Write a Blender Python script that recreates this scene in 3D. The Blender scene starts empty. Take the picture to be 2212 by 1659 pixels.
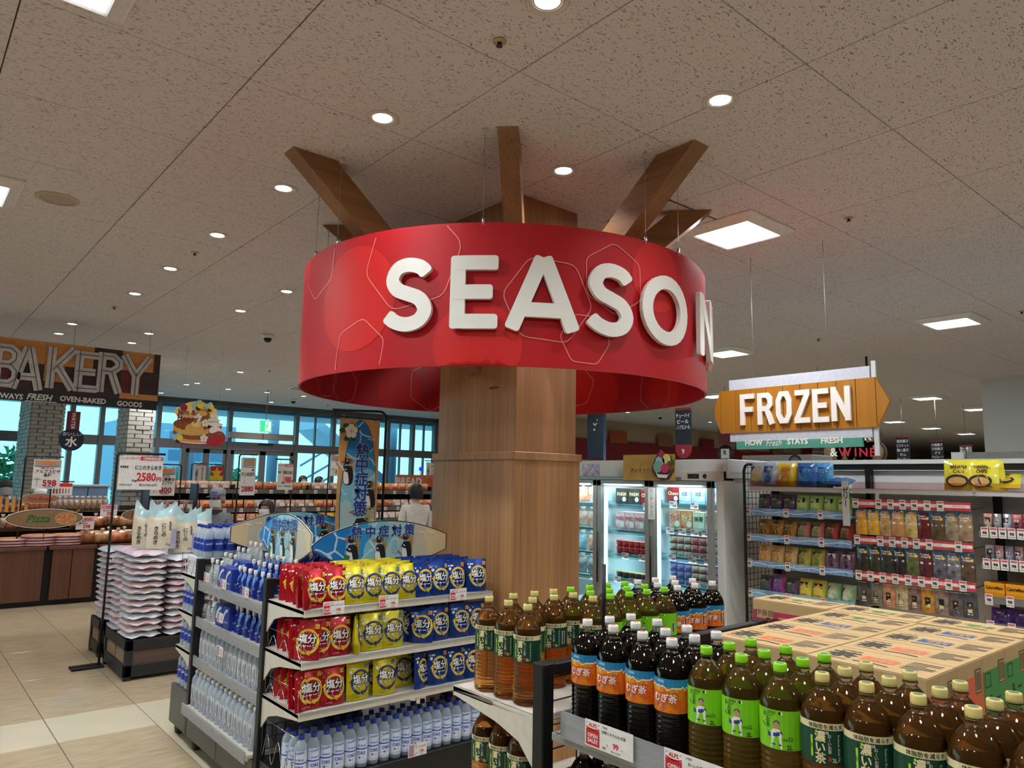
import bpy, bmesh, math, random
from math import sin, cos, pi, atan2, hypot, radians
from mathutils import Vector, Matrix

scene = bpy.context.scene
COL = scene.collection
random.seed(7)

# ------------------------------------------------------------------ camera
EYE = Vector((0.0, 0.0, 1.74))
IW, IH, FOC = 2212.0, 1659.0, 1576.0965
VX = Vector((2981 - IW/2, -(1075 - IH/2), -FOC)).normalized()     # world X seen from the camera
VY = Vector((-243 - IW/2, -(1014 - IH/2), -FOC)).normalized()     # world Y seen from the camera
VY = (VY - VX*VX.dot(VY)).normalized()
VZ = VX.cross(VY)
ROT = Matrix((VX, VY, VZ))                                        # camera axes -> world axes
cd = bpy.data.cameras.new('camera'); cam = bpy.data.objects.new('camera', cd); COL.objects.link(cam)
cd.sensor_width = 36.0; cd.sensor_fit = 'HORIZONTAL'; cd.lens = FOC/IW*36.0
cd.clip_start = 0.05; cd.clip_end = 400
cam.matrix_world = Matrix.Translation(EYE) @ ROT.to_4x4()
scene.camera = cam

def ray(px, py): return ROT @ Vector((px - IW/2, -(py - IH/2), -FOC)).normalized()
def onz(px, py, z): r = ray(px, py); return EYE + r*((z - EYE.z)/r.z)
def onx(px, py, x): r = ray(px, py); return EYE + r*((x - EYE.x)/r.x)
def ony(px, py, y): r = ray(px, py); return EYE + r*((y - EYE.y)/r.y)
def proj(p):
    q = ROT.transposed() @ (Vector(p) - EYE)
    if q.z > -0.02: return None
    return (IW/2 + FOC*q.x/-q.z, IH/2 - FOC*q.y/-q.z)

# ------------------------------------------------------------------ render look, sky
scene.view_settings.view_transform = 'Standard'
try: scene.view_settings.look = 'None'
except Exception: pass
scene.view_settings.exposure = 0.16
scene.view_settings.gamma = 1.0
scene.view_settings.use_curve_mapping = False
scene.render.film_transparent = False
cy = scene.cycles
cy.max_bounces = 7; cy.diffuse_bounces = 4; cy.glossy_bounces = 3; cy.transmission_bounces = 6
cy.transparent_max_bounces = 14; cy.caustics_reflective = False; cy.caustics_refractive = False
cy.sample_clamp_indirect = 4.0; cy.use_denoising = True; cy.blur_glossy = 0.5
try: cy.use_light_tree = True
except Exception: pass
w = bpy.data.worlds.new('sky'); scene.world = w; w.use_nodes = True
nt = w.node_tree; nt.nodes.clear()
wo = nt.nodes.new('ShaderNodeOutputWorld'); bg = nt.nodes.new('ShaderNodeBackground')
tc = nt.nodes.new('ShaderNodeTexCoord'); sp = nt.nodes.new('ShaderNodeSeparateXYZ')
rp = nt.nodes.new('ShaderNodeValToRGB'); nz = nt.nodes.new('ShaderNodeTexNoise'); mx = nt.nodes.new('ShaderNodeMixRGB')
nt.links.new(tc.outputs['Generated'], sp.inputs[0]); nt.links.new(sp.outputs['Z'], rp.inputs[0])
rp.color_ramp.elements[0].position = 0.0; rp.color_ramp.elements[0].color = (0.46, 0.92, 0.96, 1)
rp.color_ramp.elements[1].position = 0.5; rp.color_ramp.elements[1].color = (0.30, 0.80, 0.95, 1)
nz.inputs['Scale'].default_value = 3.0; nt.links.new(tc.outputs['Generated'], nz.inputs['Vector'])
mx.inputs[2].default_value = (0.62, 0.97, 1.0, 1); nt.links.new(nz.outputs[0], mx.inputs[0]); nt.links.new(rp.outputs[0], mx.inputs[1])
nt.links.new(mx.outputs[0], bg.inputs[0]); bg.inputs[1].default_value = 2.2; nt.links.new(bg.outputs[0], wo.inputs[0])

# ------------------------------------------------------------------ materials
def lin(c):
    out = []
    for v in c[:3]:
        v = v/255.0
        out.append(v/12.92 if v <= 0.04045 else ((v+0.055)/1.055)**2.4)
    return (out[0], out[1], out[2], 1.0)
MATS = {}
def M(name, col=(200,200,200), rough=0.5, metal=0.0, trans=0.0, ior=1.45, emit=0.0, var=0.06, vscale=30.0, bump=0.0, alpha=1.0, coat=0.0, stretch=None, col2=None, ecol=None, spec=None):
    if name in MATS: return MATS[name]
    m = bpy.data.materials.new(name); m.use_nodes = True; n = m.node_tree; b = n.nodes['Principled BSDF']
    b.inputs['Roughness'].default_value = rough; b.inputs['Metallic'].default_value = metal
    b.inputs['Transmission Weight'].default_value = trans; b.inputs['IOR'].default_value = ior
    b.inputs['Alpha'].default_value = alpha; b.inputs['Coat Weight'].default_value = coat
    if spec is not None: b.inputs['Specular IOR Level'].default_value = spec
    c = lin(col); b.inputs['Base Color'].default_value = c
    if emit > 0:
        b.inputs['Emission Color'].default_value = lin(ecol or col); b.inputs['Emission Strength'].default_value = emit
    if var > 0 or col2 or bump > 0:
        t = n.nodes.new('ShaderNodeTexCoord'); mp = n.nodes.new('ShaderNodeMapping'); z = n.nodes.new('ShaderNodeTexNoise')
        z.inputs['Scale'].default_value = vscale; z.inputs['Detail'].default_value = 3.0
        n.links.new(t.outputs['Object'], mp.inputs[0]); n.links.new(mp.outputs[0], z.inputs['Vector'])
        if stretch: mp.inputs['Scale'].default_value = stretch
        r = n.nodes.new('ShaderNodeValToRGB')
        r.color_ramp.elements[0].position = 0.3; r.color_ramp.elements[1].position = 0.7
        d = lin(col2) if col2 else tuple(x*(1-2*var) for x in c[:3]) + (1,)
        r.color_ramp.elements[0].color = d; r.color_ramp.elements[1].color = c
        n.links.new(z.outputs[0], r.inputs[0]); n.links.new(r.outputs[0], b.inputs['Base Color'])
        if bump > 0:
            bp = n.nodes.new('ShaderNodeBump'); bp.inputs['Strength'].default_value = bump; bp.inputs['Distance'].default_value = 0.01
            n.links.new(z.outputs[0], bp.inputs['Height']); n.links.new(bp.outputs[0], b.inputs['Normal'])
    MATS[name] = m
    return m
def clear(name, col=(255,255,255), tint=0.9, gloss=0.12, rough=0.04):
    """thin clear plastic or glass: sees through, with a fresnel reflection"""
    if name in MATS: return MATS[name]
    m = bpy.data.materials.new(name); m.use_nodes = True; n = m.node_tree; n.nodes.clear()
    o = n.nodes.new('ShaderNodeOutputMaterial'); t = n.nodes.new('ShaderNodeBsdfTransparent'); g = n.nodes.new('ShaderNodeBsdfGlossy')
    c = lin(col); t.inputs[0].default_value = tuple(x*tint for x in c[:3]) + (1,)
    g.inputs['Roughness'].default_value = rough; g.inputs[0].default_value = (1, 1, 1, 1)
    l = n.nodes.new('ShaderNodeLayerWeight'); l.inputs[0].default_value = gloss
    x = n.nodes.new('ShaderNodeMixShader'); n.links.new(l.outputs['Fresnel'], x.inputs[0]); n.links.new(t.outputs[0], x.inputs[1]); n.links.new(g.outputs[0], x.inputs[2])
    n.links.new(x.outputs[0], o.inputs[0]); MATS[name] = m
    return m

# ------------------------------------------------------------------ mesh building
class MB:
    def __init__(s): s.v = []; s.f = []; s.mi = []; s.sm = []; s.mats = []
    def mid(s, m):
        if m not in s.mats: s.mats.append(m)
        return s.mats.index(m)
    def add(s, vs, fs, m, smooth=False, T=None):
        o = len(s.v); k = s.mid(m)
        for p in vs:
            p = Vector(p) if len(p) == 3 else Vector((p[0], p[1], 0))
            s.v.append(tuple(T @ p) if T is not None else tuple(p))
        for f in fs: s.f.append([i+o for i in f]); s.mi.append(k); s.sm.append(smooth)
        return s
    def box(s, lo, hi, m, T=None, bev=0.0):
        x0,y0,z0 = lo; x1,y1,z1 = hi
        if bev <= 0:
            vs = [(x0,y0,z0),(x1,y0,z0),(x1,y1,z0),(x0,y1,z0),(x0,y0,z1),(x1,y0,z1),(x1,y1,z1),(x0,y1,z1)]
            return s.add(vs, [(3,2,1,0),(4,5,6,7),(0,1,5,4),(1,2,6,5),(2,3,7,6),(3,0,4,7)], m, False, T)
        b = min(bev, (x1-x0)/2.01, (y1-y0)/2.01, (z1-z0)/2.01)
        def ringz(z, i):
            a = [(x0+b,y0),(x1-b,y0),(x1,y0+b),(x1,y1-b),(x1-b,y1),(x0+b,y1),(x0,y1-b),(x0,y0+b)] if not i else \
                [(x0+b,y0+b*.6),(x1-b,y0+b*.6),(x1-b*.6,y0+b),(x1-b*.6,y1-b),(x1-b,y1-b*.6),(x0+b,y1-b*.6),(x0+b*.6,y1-b),(x0+b*.6,y0+b)]
            return [(p[0],p[1],z) for p in a]
        vs = ringz(z0,1)+ringz(z0+b,0)+ringz(z1-b,0)+ringz(z1,1)
        fs = [tuple(range(7,-1,-1)), tuple(range(24,32))]
        for k in range(3):
            for i in range(8): j=(i+1)%8; fs.append((k*8+i,k*8+j,k*8+8+j,k*8+8+i))
        return s.add(vs, fs, m, False, T)
    def lathe(s, prof, m, n=16, T=None, smooth=True, cap=True, squash=(1,1)):
        vs = []; fs = []
        for r,z in prof:
            for i in range(n): a = 2*pi*i/n; vs.append((r*cos(a)*squash[0], r*sin(a)*squash[1], z))
        for k in range(len(prof)-1):
            for i in range(n): j=(i+1)%n; fs.append((k*n+i,k*n+j,(k+1)*n+j,(k+1)*n+i))
        if cap:
            if prof[0][0] > 1e-6: fs.append(tuple(range(n-1,-1,-1)))
            if prof[-1][0] > 1e-6: q=(len(prof)-1)*n; fs.append(tuple(range(q,q+n)))
        return s.add(vs, fs, m, smooth, T)
    def cyl(s, p0, p1, r, m, n=10, r2=None, smooth=True, cap=True):
        p0 = Vector(p0); p1 = Vector(p1); d = p1-p0; L = d.length
        T = Matrix.Translation(p0) @ d.to_track_quat('Z','Y').to_matrix().to_4x4()
        return s.lathe([(r,0),(r if r2 is None else r2, L)], m, n, T, smooth, cap)
    def tube(s, pts, r, m, n=8):
        """swept round bar along a polyline"""
        P = [Vector(p) for p in pts]; vs = []; fs = []; u = None
        for i,p in enumerate(P):
            d = ((P[i+1]-p) if i == 0 else (p-P[i-1]) if i == len(P)-1 else (P[i+1]-p).normalized()+(p-P[i-1]).normalized()).normalized()
            if u is None: u = d.orthogonal().normalized()
            u = (u-d*u.dot(d)).normalized(); v = d.cross(u)
            for k in range(n): a=2*pi*k/n; vs.append(tuple(p+u*(r*cos(a))+v*(r*sin(a))))
        for i in range(len(P)-1):
            for k in range(n): j=(k+1)%n; fs.append((i*n+k,i*n+j,(i+1)*n+j,(i+1)*n+k))
        fs.append(tuple(range(n-1,-1,-1))); q=(len(P)-1)*n; fs.append(tuple(range(q,q+n)))
        return s.add(vs, fs, m, True, T=None)
    def prism(s, poly, z0, z1, m, T=None, smooth=False):
        """2-D outline (counter-clockwise) extruded from z0 to z1"""
        n=len(poly); vs=[(p[0],p[1],z0) for p in poly]+[(p[0],p[1],z1) for p in poly]
        fs=[tuple(range(n-1,-1,-1)),tuple(range(n,2*n))]+[(i,(i+1)%n,n+(i+1)%n,n+i) for i in range(n)]
        return s.add(vs, fs, m, smooth, T)
    def poly(s, pts, m, T=None): return s.add(pts, [tuple(range(len(pts)))], m, False, T)
    def rect(s, x0, y0, x1, y1, m, T=None, z=0.0): return s.add([(x0,y0,z),(x1,y0,z),(x1,y1,z),(x0,y1,z)], [(0,1,2,3)], m, False, T)
    def disc(s, x, y, r, m, T=None, z=0.0, n=20, ry=None):
        return s.add([(x+r*cos(2*pi*i/n), y+(ry or r)*sin(2*pi*i/n), z) for i in range(n)], [tuple(range(n))], m, False, T)
    def stroke(s, pts, w, m, T=None, z=0.0, depth=0.0, closed=False, rc=0.0, w2=None):
        """a pen stroke of width w along 2-D points, optionally extruded by depth"""
        P=[Vector((p[0],p[1])) for p in pts]; n=len(P); A=[]; B=[]
        for i in range(n):
            a=P[i-1] if (i>0 or closed) else None; b=P[(i+1)%n] if (i<n-1 or closed) else None
            d1=(P[i]-a).normalized() if a is not None else None; d2=(b-P[i]).normalized() if b is not None else None
            d1=d1 or d2; d2=d2 or d1
            t=(d1+d2); t=t.normalized() if t.length>1e-6 else d1
            nn=Vector((-t.y,t.x)); c=max(0.35, nn.dot(Vector((-d1.y,d1.x))))
            ww=w if w2 is None else w+(w2-w)*i/(n-1)
            A.append(P[i]+nn*(ww/2/c)); B.append(P[i]-nn*(ww/2/c))
        if closed:
            if depth<=0:
                return s.add([(*a,z) for a in A]+[(*b,z) for b in B],[(n+i,n+(i+1)%n,(i+1)%n,i) for i in range(n)],m,False,T)
            vs=[(*a,z) for a in A]+[(*b,z) for b in B]+[(*a,z+depth) for a in A]+[(*b,z+depth) for b in B]; fs=[]
            for i in range(n):
                j=(i+1)%n; fs+= [(2*n+j,2*n+i,3*n+i,3*n+j),(i,j,n+j,n+i),(i,2*n+i,2*n+j,j),(n+j,3*n+j,3*n+i,n+i)]
            return s.add(vs,fs,m,False,T)
        if rc>0:   # trim the end corners so that they look rounded
            d=(P[1]-P[0]).normalized(); e=(P[-1]-P[-2]).normalized(); q=lambda v: Vector((-v.y,v.x))
            head=[P[0]+q(d)*(w/2-rc), P[0]-q(d)*(w/2-rc)]; tail=[P[-1]-q(e)*(w/2-rc), P[-1]+q(e)*(w/2-rc)]
            h2=[P[0]+q(d)*(w/2-rc*.3)+d*rc*.3,P[0]-q(d)*(w/2-rc*.3)+d*rc*.3]; t2=[P[-1]-q(e)*(w/2-rc*.3)-e*rc*.3,P[-1]+q(e)*(w/2-rc*.3)-e*rc*.3]
            A2=list(A); B2=list(B)
            A2[0]=A[0]+d*rc; B2[0]=B[0]+d*rc; A2[-1]=A[-1]-e*rc; B2[-1]=B[-1]-e*rc
            left=[head[0],h2[0]]+A2+[t2[1],tail[1]]; right=[head[1],h2[1]]+B2+[t2[0],tail[0]]
        else: left=A; right=B
        n=len(left)
        if depth<=0:
            return s.add([(*a,z) for a in left]+[(*b,z) for b in right],[(n+i,n+i+1,i+1,i) for i in range(n-1)],m,False,T)
        vs=[(*a,z) for a in left]+[(*b,z) for b in right]+[(*a,z+depth) for a in left]+[(*b,z+depth) for b in right]; fs=[]
        for i in range(n-1): fs+=[(3*n+i,3*n+i+1,2*n+i+1,2*n+i),(i,i+1,n+i+1,n+i),(2*n+i,2*n+i+1,i+1,i),(n+i,n+i+1,3*n+i+1,3*n+i)]
        fs+=[(0,n,3*n,2*n),(2*n-1,n-1,3*n-1,4*n-1)]
        return s.add(vs,fs,m,False,T)
    def text(s, body, size, m, T=None, x=0.0, y=0.0, z=0.0, bold=0.0, sx=1.0, fit=None, ital=0.0, rot=0.0, mapf=None):
        """flat lettering centred at x, y; fit = the greatest width"""
        vs,fs,wd,ht=glyphs(body,bold)
        k=size
        if bold>.012 and any(ord(ch)>0x2000 for ch in body):
            vs,fs,wd,ht=glyphs(body,.008); d=bold*.75
            S=((-d,0),(d,0),(0,-d),(0,d)) if bold<=.04 else ((-d,-d*.4),(d,d*.4),(-d*.4,d),(d*.4,-d),(-d*.8,d*.7),(d*.8,-d*.7),(d*.7,d*.8),(-d*.7,-d*.8))
            nv=len(vs); fs=[tuple(i+q*nv for i in f) for q in range(len(S)) for f in fs]; vs=[(a+u,b+v) for u,v in S for a,b in vs]; multi=nv
        else: multi=0
        if fit and wd*k*sx>fit: sx=fit/(wd*k)
        c,sn=cos(rot),sin(rot); out=[]
        for i_,(a,b) in enumerate(vs):
            u=(a*sx+b*ital)*k; v=b*k
            u,v=u*c-v*sn,u*sn+v*c
            q=(x+u,y+v,z+(i_//multi*.0008*k if multi else 0)); out.append(mapf(q) if mapf else q)
        return s.add(out,fs,m,False,T)
    def mesh(s, name):
        me=bpy.data.meshes.new(name); me.from_pydata(s.v,[],s.f)
        for m in s.mats: me.materials.append(m)
        me.polygons.foreach_set('material_index', s.mi); me.polygons.foreach_set('use_smooth', s.sm)
        me.update(); return me
    def obj(s, name, parent=None, loc=None, rotz=0.0, label=None, mw=None): return place(s.mesh(name), name, parent, loc, rotz, label, mw)
GL={}
def glyphs(body, bold):
    k=(body,bold)
    if k in GL: return GL[k]
    c=bpy.data.curves.new('g','FONT'); c.body=body; c.offset=bold; c.resolution_u=2; c.align_x='CENTER'; c.space_line=0.92
    o=bpy.data.objects.new('g',c); me=o.to_mesh()
    vs=[(v.co.x,v.co.y) for v in me.vertices]; fs=[tuple(p.vertices) for p in me.polygons]
    o.to_mesh_clear(); bpy.data.objects.remove(o); bpy.data.curves.remove(c)
    if not vs: vs=[(0,0)]
    xs=[v[0] for v in vs]; ys=[v[1] for v in vs]; cx=(min(xs)+max(xs))/2; cyy=(min(ys)+max(ys))/2
    vs=[(a-cx,b-cyy) for a,b in vs]
    GL[k]=(vs,fs,max(xs)-min(xs),max(ys)-min(ys)); return GL[k]
KIDS={}
def kid(p,o): KIDS.setdefault(p.name,[]).append(o)
def place(me, name, parent=None, loc=None, rotz=0.0, label=None, mw=None):
    o=bpy.data.objects.new(name, me); COL.objects.link(o)
    if parent is not None: o.parent=parent; kid(parent,o)
    if mw is not None: o.matrix_basis=mw
    else:
        if loc is not None: o.location=loc
        o.rotation_euler=(0,0,rotz)
    if label: o['label']=label
    return o
def tag(o, label, cat, group=None):
    o['label']=label; o['category']=cat
    if group: o['group']=group
    return o
def thing(name, label, cat, loc=(0,0,0), rotz=0.0, group=None):
    o=bpy.data.objects.new(name, None); COL.objects.link(o); o.location=loc; o.rotation_euler=(0,0,rotz); o.empty_display_size=0.1
    return tag(o,label,cat,group)
def struct(o): o['kind']='structure'; return o
def stuff(o): o['kind']='stuff'; return o
def dup(root, loc, rotz=0.0, label=None, group=None, mw=None):
    """copy a thing with its parts and sub-parts; mesh data are shared"""
    def cp(o,par):
        c=o.copy(); COL.objects.link(c); c.parent=par
        for ch in KIDS.get(o.name,()): cp(ch,c)
        return c
    r=cp(root,None)
    if mw is not None: r.matrix_basis=mw
    else: r.location=loc; r.rotation_euler=(0,0,rotz)
    if label: r['label']=label
    if group: r['group']=group
    return r
PROTOS=[]
class Proto:
    """first use moves the thing itself, later uses copy it"""
    def __init__(s,root): s.r=root; s.used=False; PROTOS.append(s)
    def at(s,loc,rotz=0.0,label=None,group=None,mw=None):
        if s.used: return dup(s.r,loc,rotz,label,group,mw)
        s.used=True; r=s.r
        if mw is not None: r.matrix_basis=mw
        else: r.location=loc; r.rotation_euler=(0,0,rotz)
        if label: r['label']=label
        if group: r['group']=group
        return r
ORD=['first','second','third','fourth','fifth','sixth','seventh','eighth','ninth','tenth','eleventh','twelfth','thirteenth','fourteenth','fifteenth','sixteenth','seventeenth','eighteenth','nineteenth','twentieth']
for _t in ['twenty','thirty','forty']:
    ORD+=[_t+'-'+ORD[i] for i in range(9)]+[{'twenty':'thirtieth','thirty':'fortieth','forty':'fiftieth'}[_t]]
def face(p, normal='-X'):
    """4x4 frame at p whose local x runs to the viewer's right, y up and z out of a vertical face"""
    N={'-X':((0,-1,0),(0,0,1),(-1,0,0)),'-Y':((1,0,0),(0,0,1),(0,-1,0)),'+Y':((-1,0,0),(0,0,1),(0,1,0)),'+X':((0,1,0),(0,0,1),(1,0,0))}[normal]
    m=Matrix.Identity(4)
    for i in range(3):
        for j in range(3): m[j][i]=N[i][j]
    m.translation=Vector(p); return m
def RZ(a): return Matrix.Rotation(a,4,'Z')
def RX(a): return Matrix.Rotation(a,4,'X')
def RY(a): return Matrix.Rotation(a,4,'Y')
def TR(*p): return Matrix.Translation(Vector(p))
def catmull(P, k=6, closed=False):
    out=[]; n=len(P)
    for i in range(n if closed else n-1):
        a=P[(i-1)%n] if (closed or i>0) else P[0]; b=P[i]; c=P[(i+1)%n]; d=P[(i+2)%n] if (closed or i+2<n) else P[-1]
        for j in range(k):
            t=j/k
            out.append(tuple(0.5*(2*b[q]+(c[q]-a[q])*t+(2*a[q]-5*b[q]+4*c[q]-d[q])*t*t+(3*b[q]-a[q]-3*c[q]+d[q])*t**3) for q in range(len(b))))
    if not closed: out.append(tuple(P[-1]))
    return out

WHITE=M('white_paint',(225,225,222),0.5); BLACK=M('black_steel',(22,23,26),0.4,spec=0.4); CREAM=M('cream_steel',(214,208,194),0.4)
PAPER=M('white_paper',(232,230,226),0.6); INK=M('black_ink',(22,22,26),0.6,var=0); RED=M('red_ink',(200,22,40),0.5,var=0)
STEEL=M('grey_steel',(112,108,100),0.4,0.4); CHROME=M('chrome',(200,200,205),0.2,1.0)
CLEAR=clear('clear_plastic',(248,250,252),0.95,0.10)
CEIL=3.61
DLW=34.0; SQW=36.0
def grp_light(name, typ, loc, energy, color=(1,1,1), size=0.1, rot=(0,0,0), spread=None, spot=None, blend=0.6):
    l=bpy.data.lights.new(name,typ); l.energy=energy; l.color=color
    if typ=='AREA':
        l.shape='DISK' if spread and size<0.2 else 'SQUARE'; l.size=size
        if spread: l.spread=spread
    if typ=='SPOT': l.spot_size=spot; l.spot_blend=blend; l.shadow_soft_size=size
    o=bpy.data.objects.new(name,l); COL.objects.link(o); o.location=loc; o.rotation_euler=rot; return o
# ------------------------------------------------------------------ floor
tile_m=M('floor_tile',(190,174,148),0.08,var=0.05,vscale=5,stretch=(1,8,1),col2=(170,150,120)); tile_l=M('floor_tile_light',(206,198,174),0.08,var=0.03,vscale=4)
grout=M('grout',(92,82,66),0.8)
fl=struct(MB().box((-14,-8,-0.1),(46,19.3,-0.004),grout).obj('floor'))
def tmesh(m,x,y): return MB().box((0.0025,0.0025,-0.004),(x-0.0025,y-0.0025,0.0),m,bev=0.0012).mesh('floor_tile')
tm,tl=tmesh(tile_m,.6,.6),tmesh(tile_l,.6,.6)
n=0; slab=MB()
for j in range(0,23):
    for i in range(-4,4):
        x=1.02+.6*i; y=2.7+.6*j
        P=[proj((x+a,y+b,0)) for a in (0,.6) for b in (0,.6)]
        light=(j==5) or (i>=1 and j<5)
        if any(p is None for p in P) or max(p[0] for p in P)<-5 or min(p[0] for p in P)>620 or min(p[1] for p in P)>1665:
            slab.box((x+.0025,y+.0025,-.004),(x+.5975,y+.5975,0),tile_l if light else tile_m); continue
        place(tl if light else tm,'floor_tile',fl,(x,y,0)); n+=1
stuff(slab.obj('hidden_tile',fl))
place(MB().box((-14,-8,-.004),(46,2.7,-.001),tile_m).mesh('floor_slab'),'floor_slab',fl)
place(MB().box((3.42,2.7,-.004),(46,19.3,-.001),tile_m).mesh('floor_slab'),'floor_slab',fl)
place(MB().box((-14,2.7,-.004),(-1.38,19.3,-.001),tile_m).mesh('floor_slab'),'floor_slab',fl)
place(MB().box((-1.38,16.5,-.004),(3.42,19.3,-.001),tile_m).mesh('floor_slab'),'floor_slab',fl)

# ------------------------------------------------------------------ ceiling of fissured mineral boards
def ceiling_mat(name, base, dash):
    m=bpy.data.materials.new(name); m.use_nodes=True; n=m.node_tree; b=n.nodes['Principled BSDF']; b.inputs['Roughness'].default_value=0.9
    g=n.nodes.new('ShaderNodeNewGeometry'); w=n.nodes.new('ShaderNodeTexNoise'); w.inputs['Scale'].default_value=14
    mixv=n.nodes.new('ShaderNodeVectorMath'); mixv.operation='MULTIPLY_ADD'; mixv.inputs[1].default_value=(.05,.05,0)
    mp=n.nodes.new('ShaderNodeMapping'); mp.inputs['Scale'].default_value=(58,190,1)
    n.links.new(g.outputs['Position'],w.inputs['Vector']); n.links.new(w.outputs['Color'],mixv.inputs[0]); n.links.new(g.outputs['Position'],mixv.inputs[2]); n.links.new(mixv.outputs[0],mp.inputs[0])
    z=n.nodes.new('ShaderNodeTexNoise'); z.inputs['Scale'].default_value=1.0; z.inputs['Detail'].default_value=0.0; z.inputs['Roughness'].default_value=.4
    n.links.new(mp.outputs[0],z.inputs['Vector'])
    r=n.nodes.new('ShaderNodeValToRGB'); r.color_ramp.elements[0].position=0.675; r.color_ramp.elements[0].color=lin(base); r.color_ramp.elements[1].position=0.73; r.color_ramp.elements[1].color=lin(dash)
    n.links.new(z.outputs[0],r.inputs[0]); n.links.new(r.outputs[0],b.inputs['Base Color'])
    MATS[name]=m; return m
cmat=ceiling_mat('mineral_board',(218,213,217),(138,132,132)); plaster=M('ceiling_plaster',(212,212,214),0.9,var=.02)
joint=M('ceiling_joint',(96,92,88),0.9)
ce=struct(MB().box((-14,-8,CEIL+.012),(46,19.3,CEIL+.1),joint).obj('ceiling'))
pm=MB().box((.003,.003,0),(.905,.905,.012),cmat,bev=.0015).mesh('ceiling_panel')
cand=[]
for i in range(-18,45):
    for j in range(-10,20):
        x=1.126+.908*i; y=1.487+.9065*j
        if x<-12.5 or x>44 or y<-7.5 or y>18.4: continue
        P=[proj((x+a,y+b,CEIL)) for a in (0,.908) for b in (0,.908)]; Q=[p for p in P if p]
        vis=len(Q)>0 and max(p[0] for p in Q)>0 and min(p[0] for p in Q)<IW and max(p[1] for p in Q)>0
        cand.append((0 if vis else 1, hypot(x,y), x, y, i, j))
cand.sort(); rest=MB()
for k,(nv,d,x,y,i,j) in enumerate(cand):
    if k<290 and not nv: place(pm,'ceiling_panel',ce,(x,y,CEIL))
    else: rest.box((x+.002,y+.002,CEIL),(x+.906,y+.906,CEIL+.012),plaster if d>15 else cmat)
stuff(rest.obj('far_ceiling_panel',ce))

# ------------------------------------------------------------------ fittings in the ceiling
LENS=M('lamp_lens',(255,252,246),0.3,emit=9.0,var=0); FIXW=M('fixture_white',(236,236,234),0.4); RIMC=M('downlight_rim',(214,208,200),0.3)
WARM=(1.0,.975,.965); COOL=(.92,.98,1.0)
dl=thing('downlight','','downlight')
MB().lathe([(.088,.004),(.088,-.004),(.08,-.006),(.073,-.003),(.070,.002),(.064,-.004),(.058,-.001),(.056,.004)],RIMC,28,cap=False).obj('rim',dl)
MB().lathe([(.056,.003),(.05,-.0005),(.0,-.001)],LENS,24,cap=False).obj('lens',dl)
DL=Proto(dl)
rows={'left of the round sign':[(1.79,1.944+1.262*k) for k in range(0,6)],
      'over the round sign':[(2.93,1.923),(2.94,3.03),(2.914,7.025),(2.892,8.25)],
      'over the bakery counter':[(1.6,10.54),(1.59,11.43),(2.49,10.5),(2.5,11.45),(.6,10.5),(.6,11.4)]}
for px,py in [(403,831),(426,828),(493,841),(519,804),(577,848),(586,869),(638,834),(348,849),(656,856)]:
    p=onz(px,py,CEIL); rows.setdefault('near the glass entrance',[]).append((p.x,p.y))
for px,py in [(1356,891),(1534,912)]:
    p=onz(px,py,CEIL); rows.setdefault('between the column and the frozen food sign',[]).append((p.x,p.y))
DLP=[]
for nm,L in rows.items():
    for k,(x,y) in enumerate(L):
        far=''
        DL.at((x,y,CEIL),0,'round recessed downlight %s, %s from the camera%s'%(nm,ORD[k],far),'recessed ceiling downlights'); DLP.append((x,y))
for k,(x,y) in enumerate(DLP+[(.62,1.9),(.62,3.2),(.62,4.5),(.62,5.8),(1.79,.7),(2.93,.7),(4.1,1.9),(4.1,.7),(2.9,4.5+1.3),(4.0,5.8),(4.0,7.0),(5.2,8.3),(4.0,9.6),(5.4,9.6),(6.8,9.6),(4.0,10.8),(5.4,10.8),(6.8,10.8),(8.2,10.8)]):  # spots beyond DLP have no fitting, only fill light for the shop
    grp_light('downlight_lamp','SPOT',(x,y,CEIL-.012),DLW*(1.35 if y>9.4 else 1.0),WARM,.05,spot=radians(118),blend=.75)
sq=thing('square_ceiling_light','','ceiling light')
MB().box((-.3,-.3,-.012),(.3,.3,0),FIXW,bev=.004).obj('mounting_plate',sq)
f=MB()
for a in range(4):
    T=RZ(pi/2*a); f.add([(-.29,-.29,-.012),(.29,-.29,-.012),(.225,-.225,-.05),(-.225,-.225,-.05)],[(0,1,2,3)],FIXW,False,T)
    f.add([(-.225,-.225,-.05),(.225,-.225,-.05),(.215,-.215,-.042),(-.215,-.215,-.042)],[(0,1,2,3)],FIXW,False,T)
f.obj('bevelled_frame',sq)
MB().box((-.216,-.216,-.043),(.216,.216,-.036),M('panel_lens',(246,252,255),.3,emit=7.0,var=0)).obj('lens',sq)
SQ=Proto(sq)
SQP=[]
for k,(px,py,wh) in enumerate([(1592,505,'beside the right end of the round sign'),(150,-70,'cut off at the top left edge of the ceiling'),(14,420,'cut off at the left edge beside the round speaker'),(2055,697,'between the frozen food sign and the white wall panel, nearest'),(1570,763,'peeping out beside the last letter of the round sign'),
    (2003,860,'to the right of the frozen food sign point'),(2110,884,'half hidden by the white wall panel'),(1543,856,'peeping out between the ring and the frozen food sign'),(1932,911,'just below the point of the frozen food sign'),(2012,925,'over the dark aisle signs'),(2087,937,'farthest, over the third dark aisle sign')]):
    p=onz(px,py,CEIL-.03)
    if k==1: p=Vector((.265,2.92,0))
    if k==2: p=Vector((.20,5.80,0))
    SQ.at((p.x,p.y,CEIL),0,'square white ceiling light '+wh,'square ceiling lights'); SQP.append((p.x,p.y))
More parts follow.
